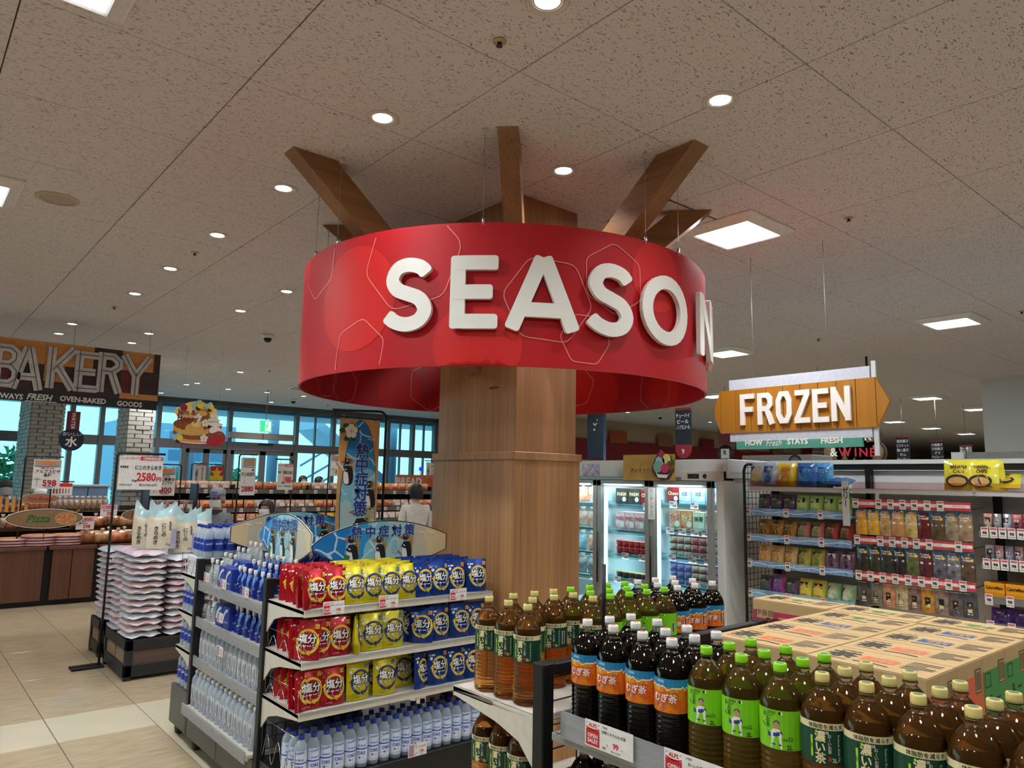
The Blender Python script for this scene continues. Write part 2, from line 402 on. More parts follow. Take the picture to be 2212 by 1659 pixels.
for x,y in SQP+[(.2,.0),(4.57,0.0),(4.57,-2.9),(8.8,-.1),(-3.5,0),(2.5,-2.8),(-3.8,2.9),(-3.8,5.8),(-4,9),(7.5,13.5),(10,13),(3.6,13.2),(5.6,14.2)]:  # positions beyond SQP are light only, fill without a fixture
    grp_light('square_lamp','AREA',(x,y,CEIL-.052),SQW,COOL,.42)
sk=thing('sprinkler_head','','sprinkler')
MB().lathe([(.03,0),(.03,-.006),(.012,-.01)],M('sprinkler_plate',(190,176,140),.4,.3),16).obj('escutcheon',sk)
MB().lathe([(.010,-.01),(.008,-.022),(.014,-.025),(.014,-.027),(.0,-.029)],M('sprinkler_metal',(60,58,56),.4,.6),12).obj('nozzle',sk)
SK=Proto(sk)
for px,py,wh in [(1079,88,'above the round sign, nearest the camera'),(421,545,'in the downlight row left of the round sign'),(247,663,'toward the bakery sign'),(1833,470,'right of the big square light'),(1768,732,'above the frozen food sign'),(2207,672,'at the right edge'),(582,800,'over the entrance side'),(708,875,'near the top of the penguin banner')]:
    p=onz(px,py,CEIL); SK.at((p.x,p.y,CEIL),0,'small sprinkler head in the ceiling '+wh,'sprinkler heads')
p=onz(124,429,CEIL); t=thing('ceiling_speaker','round beige speaker grille set in the ceiling boards','speaker',(p.x,p.y,CEIL))
MB().lathe([(.135,0),(.135,-.006),(.115,-.01),(.108,-.006)],M('speaker_ring',(200,184,158),.5),32,cap=False).obj('rim',t); MB().lathe([(.112,-.004),(0,-.008)],M('speaker_grille',(176,166,152),.7),32,cap=False).obj('grille',t)
dc=thing('dome_camera','','camera')
MB().lathe([(.075,0),(.075,-.03),(.062,-.055)],FIXW,20).obj('housing',dc); MB().lathe([(.055,-.05),(.05,-.08),(.03,-.105),(0,-.112)],M('smoked_dome',(14,14,16),.08),16).obj('dome',dc)
DC=Proto(dc)
for px,py,wh in [(579,722,'left of the round sign'),(1426,897,'between the column and the blue aisle sign'),(634,862,'over the glass entrance')]:
    p=onz(px,py,CEIL); DC.at((p.x,p.y,CEIL),0,'white dome security camera on the ceiling '+wh,'dome cameras')
p=onz(1475,455,CEIL); t=struct(MB().obj('trim_1')); t.location=(4.05,3.15,CEIL)
f=MB(); dk=M('hatch_gap',(96,98,100),.6)
for a in range(4): f.box((-.28,-.28,-.003),(.28,-.265,.0),dk,RZ(pi/2*a))
f.obj('hatch_frame',t)
ac=thing('air_conditioner_cassette','square white air conditioner cassette in the entrance ceiling','air conditioner',(onz(556,840,CEIL).x+.75,onz(556,840,CEIL).y-1.2,CEIL))
MB().box((-.45,-.45,-.03),(.45,.45,0),FIXW,bev=.02).obj('panel',ac)
f=MB()
for a in range(4): f.box((-.32,-.40,-.034),(.32,-.35,-.029),dk,RZ(pi/2*a))
f.box((-.28,-.28,-.036),(.28,.28,-.029),M('grille_grey',(150,150,150),.6)); f.obj('vents',ac)
p=onz(519,795,CEIL); t=thing('inspection_hatch','thin framed square inspection hatch in the ceiling before the entrance','hatch',(p.x,p.y,CEIL))
f=MB()
for a in range(4): f.box((-.45,-.45,-.004),(.45,-.43,0),FIXW,RZ(pi/2*a))
f.obj('frame',t); MB().box((-.43,-.43,-.002),(.43,.43,0),plaster).obj('door',t)

# ------------------------------------------------------------------ wood clad column with braces
def wood(name,c1,c2,scale=1.0,rough=.45,axis=2):
    m=bpy.data.materials.new(name); m.use_nodes=True; n=m.node_tree; b=n.nodes['Principled BSDF']; b.inputs['Roughness'].default_value=rough
    t=n.nodes.new('ShaderNodeTexCoord'); mp=n.nodes.new('ShaderNodeMapping'); st=[60*scale]*3; st[axis]=1.2*scale; mp.inputs['Scale'].default_value=st
    z=n.nodes.new('ShaderNodeTexNoise'); z.inputs['Detail'].default_value=4; z.inputs['Scale'].default_value=1.0
    z2=n.nodes.new('ShaderNodeTexNoise'); z2.inputs['Scale'].default_value=1; mp2=n.nodes.new('ShaderNodeMapping'); s2=[8*scale]*3; s2[axis]=.25*scale; mp2.inputs['Scale'].default_value=s2
    n.links.new(t.outputs['Object'],mp.inputs[0]); n.links.new(mp.outputs[0],z.inputs['Vector']); n.links.new(t.outputs['Object'],mp2.inputs[0]); n.links.new(mp2.outputs[0],z2.inputs['Vector'])
    a=n.nodes.new('ShaderNodeMath'); a.operation='ADD'; n.links.new(z.outputs[0],a.inputs[0]); n.links.new(z2.outputs[0],a.inputs[1])
    r=n.nodes.new('ShaderNodeValToRGB'); r.color_ramp.elements[0].position=.30; r.color_ramp.elements[1].position=.70; r.color_ramp.elements[0].color=lin(c2); r.color_ramp.elements[1].color=lin(c1)
    h=n.nodes.new('ShaderNodeMath'); h.operation='MULTIPLY'; h.inputs[1].default_value=.5; n.links.new(a.outputs[0],h.inputs[0]); n.links.new(h.outputs[0],r.inputs[0]); n.links.new(r.outputs[0],b.inputs['Base Color'])
    MATS[name]=m; return m
oak=wood('oak_veneer',(184,137,92),(134,95,58)); oak_b=wood('oak_brace',(156,110,68),(116,78,44),axis=0)
co=thing('wooden_column','tall square column clad in oak veneer with slanting braces under the ceiling','column',(3.245,3.9,0))
MB().box((-.268,-.425,1.905),(.268,.425,CEIL),oak,bev=.003).obj('upper_casing',co)
MB().box((-.288,-.445,0),(.288,.445,1.88),oak,bev=.003).obj('lower_casing',co)
MB().box((-.298,-.455,1.875),(.298,.455,1.925),oak,bev=.004).obj('trim_band',co)
MB().box((-.003,-.0005,0),(.003,.0005,.012),M('slot_brown',(90,66,42),.6)).obj('slot_plate',co,mw=TR(-.2695,-.2,2.34)@RZ(pi/2)@Matrix.Diagonal((16,1,1,1)))  # small dark brown plate on the upper casing
def brace(ang, r0, r1, w=.13, org=(0,0,0)):
    # a straight oak bar rising at 39.6 degrees from the casing to the ceiling
    sl=.828; x1=r0; L=r1-r0
    b=MB(); top=.265; z0=CEIL-L*sl
    vs=[]
    for y in (-w/2,w/2): vs+=[(x1,y,z0),(x1+L,y,CEIL),(x1+L-top,y,CEIL),(x1,y,z0+top*sl)]
    b.add(vs,[(0,1,2,3),(7,6,5,4),(0,4,5,1),(1,5,6,2),(2,6,7,3),(3,7,4,0)],oak_b)
    me=b.mesh('brace'); place(me,'brace',co,None,0,None,TR(*org)@RZ(ang))
brace(pi,.27,1.667); brace(-pi/2,.425,1.65); brace(0,.27,1.667); brace(pi/2,.425,1.65)
for sx_,sy_,a in ((-1,-1,-3*pi/4),(1,-1,-pi/4),(1,1,pi/4),(-1,1,3*pi/4)): brace(a,-.10,.93,.11,(sx_*.26,sy_*.415,0))
# ------------------------------------------------------------------ round red hanging sign
RC=Vector((3.22,3.90,0)); RR=1.375; RZ0,RZ1=2.322,3.085
red=M('red_print',(178,14,26),.5,var=.02,vscale=2,spec=.35); red2=M('red_print_lighter',(198,28,26),.5,var=0,spec=.35); redin=M('red_print_inside',(176,10,28),.4,var=.02,vscale=2); pink=M('pink_line',(226,128,122),.4,var=0)
LETW=M('letter_white',(232,230,224),.35,var=.01)
rs=thing('round_sign','large round red hanging sign with raised white letters around the wooden column','sign',(RC.x,RC.y,0))
b=MB(); N=96
vs=[];fo=[];fi=[];fe=[]
for i in range(N):
    a=2*pi*i/N
    for r,z in ((RR,RZ0),(RR,RZ1),(RR-.012,RZ1),(RR-.012,RZ0)): vs.append((r*cos(a),r*sin(a),z))
for i in range(N):
    j=(i+1)%N; q=lambda k,m:k*4+m
    fo.append((q(i,0),q(j,0),q(j,1),q(i,1))); fi.append((q(i,2),q(j,2),q(j,3),q(i,3))); fe+=[(q(i,1),q(j,1),q(j,2),q(i,2)),(q(i,3),q(j,3),q(j,0),q(i,0))]
b.add(vs,fo,red,True); b.add(vs,fi,redin,True); b.add(vs,fe,redin)
b.obj('band',rs)
def ring_hit(px,py,far=False):
    r=ray(px,py); o=EYE-RC; A=r.x*r.x+r.y*r.y; B=2*(o.x*r.x+o.y*r.y); C=o.x*o.x+o.y*o.y-RR*RR; D=max(0,B*B-4*A*C)
    t=(-B+(1 if far else -1)*D**.5)/(2*A); p=o+r*t; return atan2(p.y,p.x), EYE.z+r.z*t
def on_ring(a0,z0,off,inside=False):
    s=-1 if inside else 1
    def f(q):
        r=RR+q[2]+off if not inside else RR-.012-q[2]-off
        a=a0+s*q[0]/RR; return (r*cos(a),r*sin(a),max(RZ0+.002,min(RZ1-.002,z0+q[1])))
    return f
def mapped(build,m,f,sub=None):
    t=MB(); build(t); b=MB()
    b.add([f(v) for v in t.v],t.f,m); return b
# printed discs and hexagon outlines
pr=MB()
def rdisc(px,py,r,inside=False):
    a,z=ring_hit(px,py,inside); f=on_ring(a,z,.0015,inside); vs=[];fs=[];K=24;R=6
    for k in range(R+1):
        for i in range(K): t=2*pi*i/K; vs.append(f((r*k/R*cos(t),r*k/R*sin(t),0)))
    for k in range(R):
        for i in range(K): j=(i+1)%K; q=(k*K+i,k*K+j,(k+1)*K+j,(k+1)*K+i); fs.append(q[::-1] if not inside else q)
    pr.add(vs,fs,red2,True)
def rhex(px,py,r,rot,inside=False):
    a,z=ring_hit(px,py,inside); f=on_ring(a,z,.003,inside); P=[]
    for k in range(6):
        c=(r*cos(rot+k*pi/3),r*sin(rot+k*pi/3)); p=(r*cos(rot+(k-1)*pi/3),r*sin(rot+(k-1)*pi/3)); n=(r*cos(rot+(k+1)*pi/3),r*sin(rot+(k+1)*pi/3))
        A=tuple(c[i]+(p[i]-c[i])*.16 for i in (0,1)); B=tuple(c[i]+(n[i]-c[i])*.16 for i in (0,1))
        for t in (0,.33,.67,1): P.append(tuple((1-t)**2*A[i]+2*t*(1-t)*c[i]+t*t*B[i] for i in (0,1)))
        for t in (.2,.4,.6,.8): P.append(tuple(B[i]+(n[i]+(c[i]-n[i])*.16-B[i])*t for i in (0,1)))
    # leave out what would run over the band's edges
    run=[]
    def flush():
        if len(run)>1:
            t=MB(); t.stroke(run,.0055,pink); pr.add([f(v) for v in t.v],[q[::-1] if inside else q for q in t.f],pink)
        run.clear()
    for p in P+[P[0]]:
        if RZ0+.004<z+p[1]<RZ1-.004: run.append(p)
        else: flush()
    flush()
for q in [(765,645,.30),(1030,748,.235),(1420,600,.2),(1640,700,.2)]: rdisc(*q)
for q in [(886,556,.30,.2),(772,765,.20,.35),(1185,648,.245,-.1),(1328,603,.20,.55),(1265,733,.145,-.05),(1518,700,.21,.3),(690,570,.22,.4)]: rhex(*q)
for q in [(1285,850,.24),(1440,845,.2),(860,840,.22)]: rdisc(*q,True)
for q in [(740,830,.16,.3),(700,815,.16,.1),(930,835,.22,.5),(1240,835,.2,.2),(1420,840,.2,.4)]: rhex(*q,True)
stuff(pr.obj('hexagon_print',rs))
# letters: strokes with slightly rounded ends, bent to the band
H=.385; W=.076
def arc(cx,cy,rx,ry,a0,a1,n): return [(cx+rx*cos(radians(a0+(a1-a0)*i/n)),cy+ry*sin(radians(a0+(a1-a0)*i/n))) for i in range(n+1)]
h=H/2; e=h-W/2
def subdiv(P,n=6):
    o=[]
    for a,b in zip(P,P[1:]): o+=[(a[0]+(b[0]-a[0])*i/n,a[1]+(b[1]-a[1])*i/n) for i in range(n)]
    return o+[P[-1]]
Sp=catmull([(.105,.105),(.07,.143),(.0,.160),(-.062,.142),(-.090,.085),(-.062,.032),(0,.004),(.066,-.026),(.098,-.085),(.068,-.14),(0,-.160),(-.07,-.142),(-.118,-.105)],4)
LET={'S':[Sp],'E':[[(-.085,-h),(-.085,h)],subdiv([(-.11,e),(.118,e)]),subdiv([(-.11,0),(.092,0)]),subdiv([(-.11,-e),(.118,-e)])],
 'A':[subdiv([(-.158,-h),(-.005,h)],10),subdiv([(.005,h),(.158,-h)],10),subdiv([(-.1,-.088),(.1,-.088)])],
 'O':[arc(0,0,.158,.160,0,345,26)],'N':[[(-.115,-h),(-.115,h)],[(.115,-h),(.115,h)],subdiv([(-.118,h-.02),(.118,-h+.02)],10)]}
for ch,px,py in [('S',888,643),('E',1027,641),('A',1170,645),('S',1312,656),('O',1429,676),('N',1513,702),('A',0,0),('L',0,0)]:
    if ch=='L': continue
    if px: a,z=ring_hit(px,py)
    else: a=a+.335/RR
    t=MB()
    for k_,s_ in enumerate(LET[ch]): t.stroke(s_,W,LETW,z=-.0005*k_,depth=.026+.001*k_,closed=ch=='O',rc=0 if ch=='O' else .014)
    f=on_ring(a,2.70,.018); q=MB(); q.add([f(v) for v in t.v],t.f,LETW); q.obj('letter',rs)
    q=MB()
    for u,v in ((-.08,.1),(.08,-.1)): q.cyl(f((u,v,-.017)),f((u,v,.004)),.006,CHROME,6)
hw=MB()
for px,py in [(1043,490),(727,522),(1396,525),(680,550),(1467,548)]:
    a,z=ring_hit(px,py); x,y=(RR-.006)*cos(a),(RR-.006)*sin(a)
    k=MB().tube([(x,y,RZ1),(x,y,CEIL)],.0016,M('steel_wire',(150,148,146),.4,.5),5); k.cyl((x,y,RZ1-.012),(x,y,RZ1+.028),.008,CHROME,8); k.cyl((x,y,CEIL-.035),(x,y,CEIL),.011,RIMC,8); k.obj('hanging_wire',rs)
for da in (1.2,2.0,2.6,3.3):
    a=-2.25+da+1.2; x,y=(RR-.006)*cos(a),(RR-.006)*sin(a); k=MB().tube([(x,y,RZ1),(x,y,CEIL)],.0016,MATS['steel_wire'],5); k.cyl((x,y,CEIL-.035),(x,y,CEIL),.011,RIMC,8); k.obj('hanging_wire',rs)

# ------------------------------------------------------------------ bakery sign (faces -Y)
by=10.2; x1=ony(348,767,by).x; ztop=ony(348,767,by).z; zbot=ony(337,886,by).z; x0=x1-4.6; hh=ztop-zbot
bs=thing('bakery_sign','long hanging bakery sign of dark and pine boards with grey metal letters','sign',(x1,by,zbot))
dkw=wood('dark_board',(66,46,48),(42,28,32),.6,.6,0); pine=wood('pine_board',(214,152,84),(184,118,54),.6,.55,0); rw=wood('red_board',(120,44,50),(88,26,34),.6,.6,0); navy=M('navy_board',(38,42,54),.6)
b=MB().box((-4.6,.02,0),(0,.06,hh),navy); b.obj('backing_board',bs)
MB().box((-4.6,0,0),(0,.02,.135),navy).obj('lower_board',bs)
SEG=[(-.34,0,.62,.74,rw),(-.33,-.02,.30,.62,None)]
pat=[(-.08,0,.30,1.0,dkw),(-.45,-.08,.66,1.0,pine),(-.77,-.45,.16,1.0,dkw),(-.45,-.20,.26,.66,rw),(-.20,0,.26,.66,dkw),(-.45,0,.16,.26,pine),(-1.07,-.77,.45,.62,dkw),(-1.28,-.77,.62,1.0,pine),(-1.07,-.77,.16,.45,dkw),(-1.62,-1.28,.62,1.0,pine),(-1.28,-1.07,.35,.62,pine),(-1.62,-1.07,.16,.35,dkw),(-1.62,-1.28,.35,.62,dkw),
 (-2.05,-1.62,.5,1.0,pine),(-2.05,-1.62,.16,.5,rw),(-2.3,-2.05,.75,1.0,dkw),(-2.3,-2.05,.16,.75,pine),(-3.0,-2.3,.6,1.0,dkw),(-3.0,-2.3,.16,.6,rw),(-4.6,-3.0,.5,1.0,pine),(-4.6,-3.0,.16,.5,dkw)]
for k,(a,c,z0,z1,m) in enumerate(pat): MB().box((a+.001,-.004*(k%3),.19*0+hh*z0),(c-.001,.02,hh*z1-.001),m).obj('board',bs)
gm=M('brushed_zinc',(206,204,204),.45,.1,var=.14,vscale=9); ink2=M('letter_groove',(70,68,70),.6)
lh=.50*1.0; lw=.086
def bletter(S,x,z,k=1.0):
    g=bs; t=MB()
    for k_,s_ in enumerate(S): t.stroke(s_,lw,gm,z=-.0008*k_,depth=.03+.0016*k_)
    for k_,s_ in enumerate(S): t.stroke(s_,.009,ink2,z=.037+.0003*k_)
    t.obj('letter',g,mw=face((x,-.012,z),'-Y'))
q=lh/2; c=q-lw/2
BL={'B':[[(-.09,-q),(-.09,q)],[(-.09,c),(.03,c),(.085,c-.05),(.085,.07),(.03,.015),(-.09,.015)],[(-.09,.015),(.04,.015),(.1,-.05),(.1,-c+.06),(.04,-c),(-.09,-c)]],
 'A':[[(-.13,-q),(-.01,q)],[(.13,-q),(.01,q)],[(-.09,-.1),(.09,-.1)]],'K':[[(-.09,-q),(-.09,q)],[(.14,q),(-.07,-.03)],[(-.03,.03),(.15,-q)]],'E':[[(-.09,-q),(-.09,q)],[(-.12,c),(.12,c)],[(-.12,0),(.09,0)],[(-.12,-c),(.12,-c)]],
 'R':[[(-.09,-q),(-.09,q)],[(-.09,c),(.03,c),(.1,c-.06),(.1,.08),(.03,.02),(-.09,.02)],[(.02,.02),(.12,-q)]],'Y':[[(-.15,q),(0,-.01)],[(.15,q),(0,-.01)],[(0,.03),(0,-q)]]}
for ch,px,py in [('B',13,790),('A',58,796),('K',128,796),('E',187,804),('R',235,806),('Y',292,812)]:
    p=ony(px,py,by); bletter(BL[ch],p.x-x1,p.z-zbot)
sl=MB(); T=face((0,-.002,0),'-Y')
for s_,px,py,sz,it in [('ALWAYS',14,855,.088,0),('FRESH',86,858,.10,.25),('OVEN-BAKED',180,864,.088,0),('GOODS',280,873,.088,0)]:
    p=ony(px,py,by); sl.text(s_,sz,LETW,T,x=p.x-x1,y=p.z-zbot,bold=.03,sx=.92,ital=it)
p=ony(86,867,by); sl.stroke([(p.x-x1-.15,p.z-zbot-.005),(p.x-x1+.17,p.z-zbot+.0)],.008,LETW,T)
stuff(sl.obj('slogan_print',bs))
for px in (160,325):
    p=ony(px,750,by); MB().tube([(p.x-x1,.03,hh),(p.x-x1,.03,CEIL-zbot)],.003,MATS['steel_wire'],5).obj('hanging_wire',bs)

# ------------------------------------------------------------------ frozen food sign (faces -X)
fx=5.25
fs=thing('frozen_food_sign','mustard arrow-ended hanging sign with white letters above the freezers','sign',(fx,0,0))
mus=wood('mustard_board',(170,116,26),(152,98,18),.5,.5,2); teal=M('teal_board',(78,150,132),.5); pale=M('pale_rail',(190,198,210),.4)
A=onx(1556,845,fx); B=onx(1890,815,fx); Cc=onx(1894,928,fx); D=onx(1556,932,fx); tipR=onx(1922,865,fx); tipL=onx(1544,888,fx)
yl,yr=A.y,B.y; zt=(A.z+B.z)/2; zb=(Cc.z+D.z)/2; zm=(zt+zb)/2
K=9
for k in range(K):
    a=yl+(yr-yl)*k/K; c=yl+(yr-yl)*(k+1)/K
    MB().box((0,min(a,c)+.0025,zb),(.03,max(a,c)-.0025,zt),mus).obj('plank',fs)
MB().prism([(yl+.002,zb),(yl+.002,zt),(tipL.y,zm+.05),(tipL.y,zm-.05)][::-1],0,.03,mus,Matrix(((0,0,1,0),(1,0,0,0),(0,1,0,0),(0,0,0,1)))).obj('left_end',fs)
MB().prism([(yr-.002,zb),(yr-.002,zt),(tipR.y,zm)],0,.03,mus,Matrix(((0,0,1,0),(1,0,0,0),(0,1,0,0),(0,0,0,1)))).obj('arrow_point',fs)
MB().box((.008,yr-.06+.1,zb-.07),(.04,yl-.08,zb),pale).box((.008,yr+.04,zt),(.04,yl-.08,zt+.085),pale).box((.012,yr+.0,zb-.2),(.03,yr+.03,zt+.12),M('sign_clear_edge',(200,205,210),.2)).obj('rail',fs)
gl=MB(); m2=LETW; q=.175*1.0; lw2=.056
FL={'F':[[(-.06,-q),(-.06,q)],[(-.085,q-lw2/2),(.09,q-lw2/2)],[(-.06,.0),(.07,.0)]],'R':[[(-.06,-q),(-.06,q)],[(-.06,q-lw2/2),(.03,q-lw2/2),(.065,q-.07),(.065,.04),(.03,.0),(-.06,.0)],[(.02,0),(.085,-q)]],
 'O':[[(-.062,q-.10),(-.062,-q+.10),(-.03,-q+.03),(.03,-q+.03),(.062,-q+.10),(.062,q-.10),(.03,q-.03),(-.03,q-.03)]],'Z':[[(-.08,q-lw2/2),(.085,q-lw2/2)],[(.065,q-.03),(-.065,-q+.03)],[(-.09,-q+lw2/2),(.085,-q+lw2/2)]],
 'E':[[(-.06,-q),(-.06,q)],[(-.085,q-lw2/2),(.085,q-lw2/2)],[(-.06,0),(.065,0)],[(-.085,-q+lw2/2),(.085,-q+lw2/2)]],'N':[[(-.07,-q),(-.07,q)],[(.07,-q),(.07,q)],[(-.07,q-.03),(.07,-q+.03)]]}
for ch,px,py in [('F',1616,885),('R',1654,883),('O',1695,880),('Z',1735,878),('E',1775,876),('N',1818,872)]:
    p=onx(px,py,fx); t=MB()
    for k_,s_ in enumerate(FL[ch]): t.stroke(s_,lw2,m2,z=-.0008*k_,depth=.018+.0016*k_,closed=ch=='O')
    t.obj('letter',fs,mw=face((-.001,p.y,p.z),'-X')@Matrix.Diagonal((.72,.72,1,1)))
a=onx(1590,955,fx); c=onx(1862,952,fx); zz=onx(1720,968,fx).z
MB().box((.004,c.y,zz),(.03,a.y,zb-.07),teal).obj('slogan_board',fs)
sl=MB()
for s_,px,py,sz,it in [('HOW',1628,956,.06,0),('Fresh',1672,956,.075,.3),('STAYS',1722,953,.06,0),('FRESH',1796,951,.06,0)]:
    p=onx(px,py,fx); sl.text(s_,sz,LETW,face((.0025,p.y,p.z),'-X'),bold=.035 if not it else .0,sx=1.0 if not it else .8,ital=it)
stuff(sl.obj('slogan_print',fs))
for y in (yl-.3,yr+.35): MB().tube([(.02,y,zt+.085),(.02,y,CEIL)],.002,MATS['steel_wire'],5).obj('hanging_wire',fs)

# ------------------------------------------------------------------ hanging cut-out board with pancakes and fruit
jy=11.0
jb=thing('pancake_cutout_board','hanging cut-out board with pancakes, honey, berries and bees','sign',(0,jy,0))
def J(px,py): p=ony(px,py,jy); return (p.x,p.z)
TJ=Matrix(((1,0,0,0),(0,0,-1,0),(0,1,0,0),(0,0,0,1)))
yel=M('print_cream',(236,216,130),.5,var=.1,vscale=8); brn=M('print_brown',(150,86,34),.5,var=.2,vscale=20); tan=M('print_tan',(222,172,96),.5,var=.1); jam=M('print_jam',(186,36,44),.5,var=.12); sky=M('print_pale_blue',(150,200,214),.5); bee=M('print_bee',(250,200,50),.5); wht=M('print_white',(238,236,228),.5); grn=M('print_green',(60,120,60),.5); pur=M('print_maroon',(140,36,66),.5)
out=[J(*p) for p in [(372,945),(378,930),(395,925),(396,912),(385,900),(376,890),(383,880),(395,876),(408,869),(425,866),(440,869),(452,877),(468,884),(470,900),(474,915),(477,935),(478,952),(470,960),(455,963),(440,960),(400,956)]][::-1]
MB().prism([(x,z) for x,z in out],-.012,0,yel,TJ).obj('board',jb)
b=MB()
def jd(px,py,r,m,ry=None,z=.002): x,zz=J(px,py); b.disc(x,zz,r,m,TJ,z,18,ry)
jd(425,950,.33,wht,.06); jd(425,957,.3,jam,.03,.0015)
jd(420,945,.27,tan,.075,.003); jd(417,925,.28,tan,.12,.004); jd(417,935,.28,brn,.1,.0045); jd(416,926,.27,tan,.1,.005); jd(415,917,.26,brn,.09,.006); jd(420,926,.13,tan,.08,.0065); jd(424,915,.07,yel,.05,.007); jd(438,897,.1,brn,.08,.007); jd(437,893,.07,tan,.04,.0075)
jd(464,922,.1,jam,.07,.006); jd(462,908,.09,wht,.025,.007); jd(465,917,.11,wht,.03,.008); jd(465,930,.09,wht,.06,.0085); jd(463,950,.14,jam,.1,.009); jd(472,946,.1,jam,.1,.0095); jd(455,942,.04,grn,.02,.01); jd(474,938,.04,grn,.02,.01); jd(397,880,.05,pur,.05,.006)
for px,py,k in [(433,876,1),(456,880,.8),(388,946,.9)]:
    jd(px-9*k,py-2,.055*k,sky,.05*k,.006); jd(px-2*k,py-5,.045*k,sky,.05*k,.0065); jd(px,py,.05*k,bee,.045*k,.008); jd(px-5*k,py+6,.035*k,INK,.03*k,.007)
for px,py in [(443,914),(463,901),(440,947),(427,902)]:
    for t in range(5): x,zz=J(px,py); b.disc(x+.035*cos(t*1.257+.3),zz+.035*sin(t*1.257+.3),.024,wht,TJ,.010,10)
    jd(px,py,.014,bee,None,.0115)
x,zz=J(395,893); b.text('Jam &',.105,pur,TJ,x+.05,zz+.01,.013,.03); x,zz=J(402,904); b.text('Honey',.105,pur,TJ,x+.02,zz-.01,.013,.03)
b.obj('picture_print',jb)
for px in (396,474):
    x,z=J(px,875); MB().tube([(x,0,z-.1),(x,0,CEIL)],.0015,MATS['steel_wire'],4).obj('hanging_wire',jb)
# water sign
wy=12.6
ws=thing('water_sign','maroon hanging strip over a round navy water sign','sign',(0,wy,0))
def Wp(px,py): p=ony(px,py,wy); return (p.x,p.z)
x0_,z1_=Wp(146,888); x1_,z0_=Wp(170,936); MB().box((x0_,-.01,z0_),(x1_,.01,z1_),M('maroon_board',(108,24,44),.5)).obj('strip',ws)
x,z=Wp(154,950); MB().disc(x,z,.165,M('navy_disc',(26,34,56),.5),TJ,.014,28).prism([(x+.165*cos(2*pi*i/28),z+.165*sin(2*pi*i/28)) for i in range(28)],-.01,.012,MATS['navy_disc'],TJ).obj('disc',ws)
b=MB(); b.text('WATER',.075,wht,TJ,(x0_+x1_)/2,(z0_+z1_)/2+.02,.013,.01,rot=-pi/2); b.text('おいしい',.062,wht,TJ,x,z+.085,.017,.01); b.text('水',.16,wht,TJ,x,z-.03,.017,.02); b.obj('lettering',ws)
MB().tube([((x0_+x1_)/2,0,z1_),((x0_+x1_)/2,0,CEIL)],.0015,MATS['steel_wire'],4).obj('hanging_wire',ws)
# emergency exit sign
ey=15.5; p=ony(574,921,ey)
es=thing('exit_sign','green and white emergency exit sign with a running figure hanging by the entrance','sign',(p.x,ey,p.z))
MB().box((-.125,-.02,-.125),(.125,.02,.125),FIXW).obj('case',es)
exg=M('exit_green',(20,190,120),.4,emit=.7,var=0); exw=M('exit_white',(240,255,246),.4,emit=.8,var=0)
b=MB(); TE=face((0,-.021,0),'-Y'); b.rect(-.12,-.12,.12,.12,exg,TE); b.rect(-.02,-.1,.1,.1,exw,TE,.001)
b.disc(.03,.065,.017,exg,TE,.002); b.stroke([(.025,.045),(.012,-.02)],.034,exg,TE,.002); b.stroke([(.012,-.02),(.04,-.05),(.03,-.09)],.016,exg,TE,.002); b.stroke([(.01,-.02),(-.02,-.05),(-.05,-.06)],.016,exg,TE,.002); b.stroke([(.025,.04),(.06,.02),(.075,.035)],.013,exg,TE,.002); b.stroke([(.02,.04),(-.02,.02),(-.035,-.005)],.013,exg,TE,.002)
b.obj('running_figure_print',es); MB().cyl((0,0,.125),(0,0,CEIL-p.z),.008,STEEL,8).obj('hanging_rod',es)
# ------------------------------------------------------------------ shop gondolas
def shelf(par,w,d,z,T,lip=.034,guard=.05,arms=True,name='shelf',mat=None,guard_m=None,tk=.022):
    """a steel shelf of width w and depth d: local x along the front, front edge at local y=0, back at y=d, underside of the lip at z"""
    mat=mat or CREAM; b=MB().box((0,0,z+lip-tk),(w,d,z+lip),mat,bev=.003).box((0,-.004,z),(w,.006,z+lip),mat,bev=.002)
    s=b.obj(name,par,mw=T)
    if arms:
        for x in (0.0,w-.006):
            pts=[(0.0,z+lip),(0.0,z+.004),(d*.55,z-.03),(d*.8,z-.06),(d*.9,z-.10),(d,z-.14),(d,z+lip)]
            MB().prism(pts,x,x+.006,mat,Matrix(((0,0,1,0),(1,0,0,0),(0,1,0,0),(0,0,0,1)))).obj('bracket',s)
    if guard: MB().box((.004,-.006,z+lip-.012),(w-.004,-.003,z+lip+guard),guard_m or CLEAR).obj('clear_guard',s)
    return s
def frame_grid(par,x0,x1,y,z0,z1,nx,nz,m=None,r=.0025,axis='x'):
    m=m or BLACK; b=MB()
    f=(lambda a,c:(a,y,c)) if axis=='x' else (lambda a,c:(y,a,c))
    for i in range(nx+1): a=x0+(x1-x0)*i/nx; b.cyl(f(a,z0),f(a,z1),r,m,5)
    for i in range(nz+1): c=z0+(z1-z0)*i/nz; b.cyl(f(x0,c),f(x1,c),r,m,5)
    return b.obj('wire_panel',par)
def end_frame(par,x0,x1,y,z1,posts=True,grid=(6,14)):
    for x in (x0,x1): MB().box((x-.024,y-.024,.08),(x+.024,y+.024,z1),BLACK,bev=.004).obj('post',par)
    MB().box((x0+.028,y-.02,z1-.04),(x1-.028,y+.02,z1-.004),BLACK,bev=.004).obj('top_rail',par)
    frame_grid(par,x0+.03,x1-.03,y,.3,z1-.05,*grid)
def castor(par,x,y):
    c=MB().cyl((x-.02,y,.045),(x+.02,y,.045),.045,M('rubber',(20,20,22),.6),14).obj('castor',par)
    MB().box((x-.026,y-.03,.04),(x+.026,y+.03,.1),BLACK,bev=.008).obj('castor_fork',c)
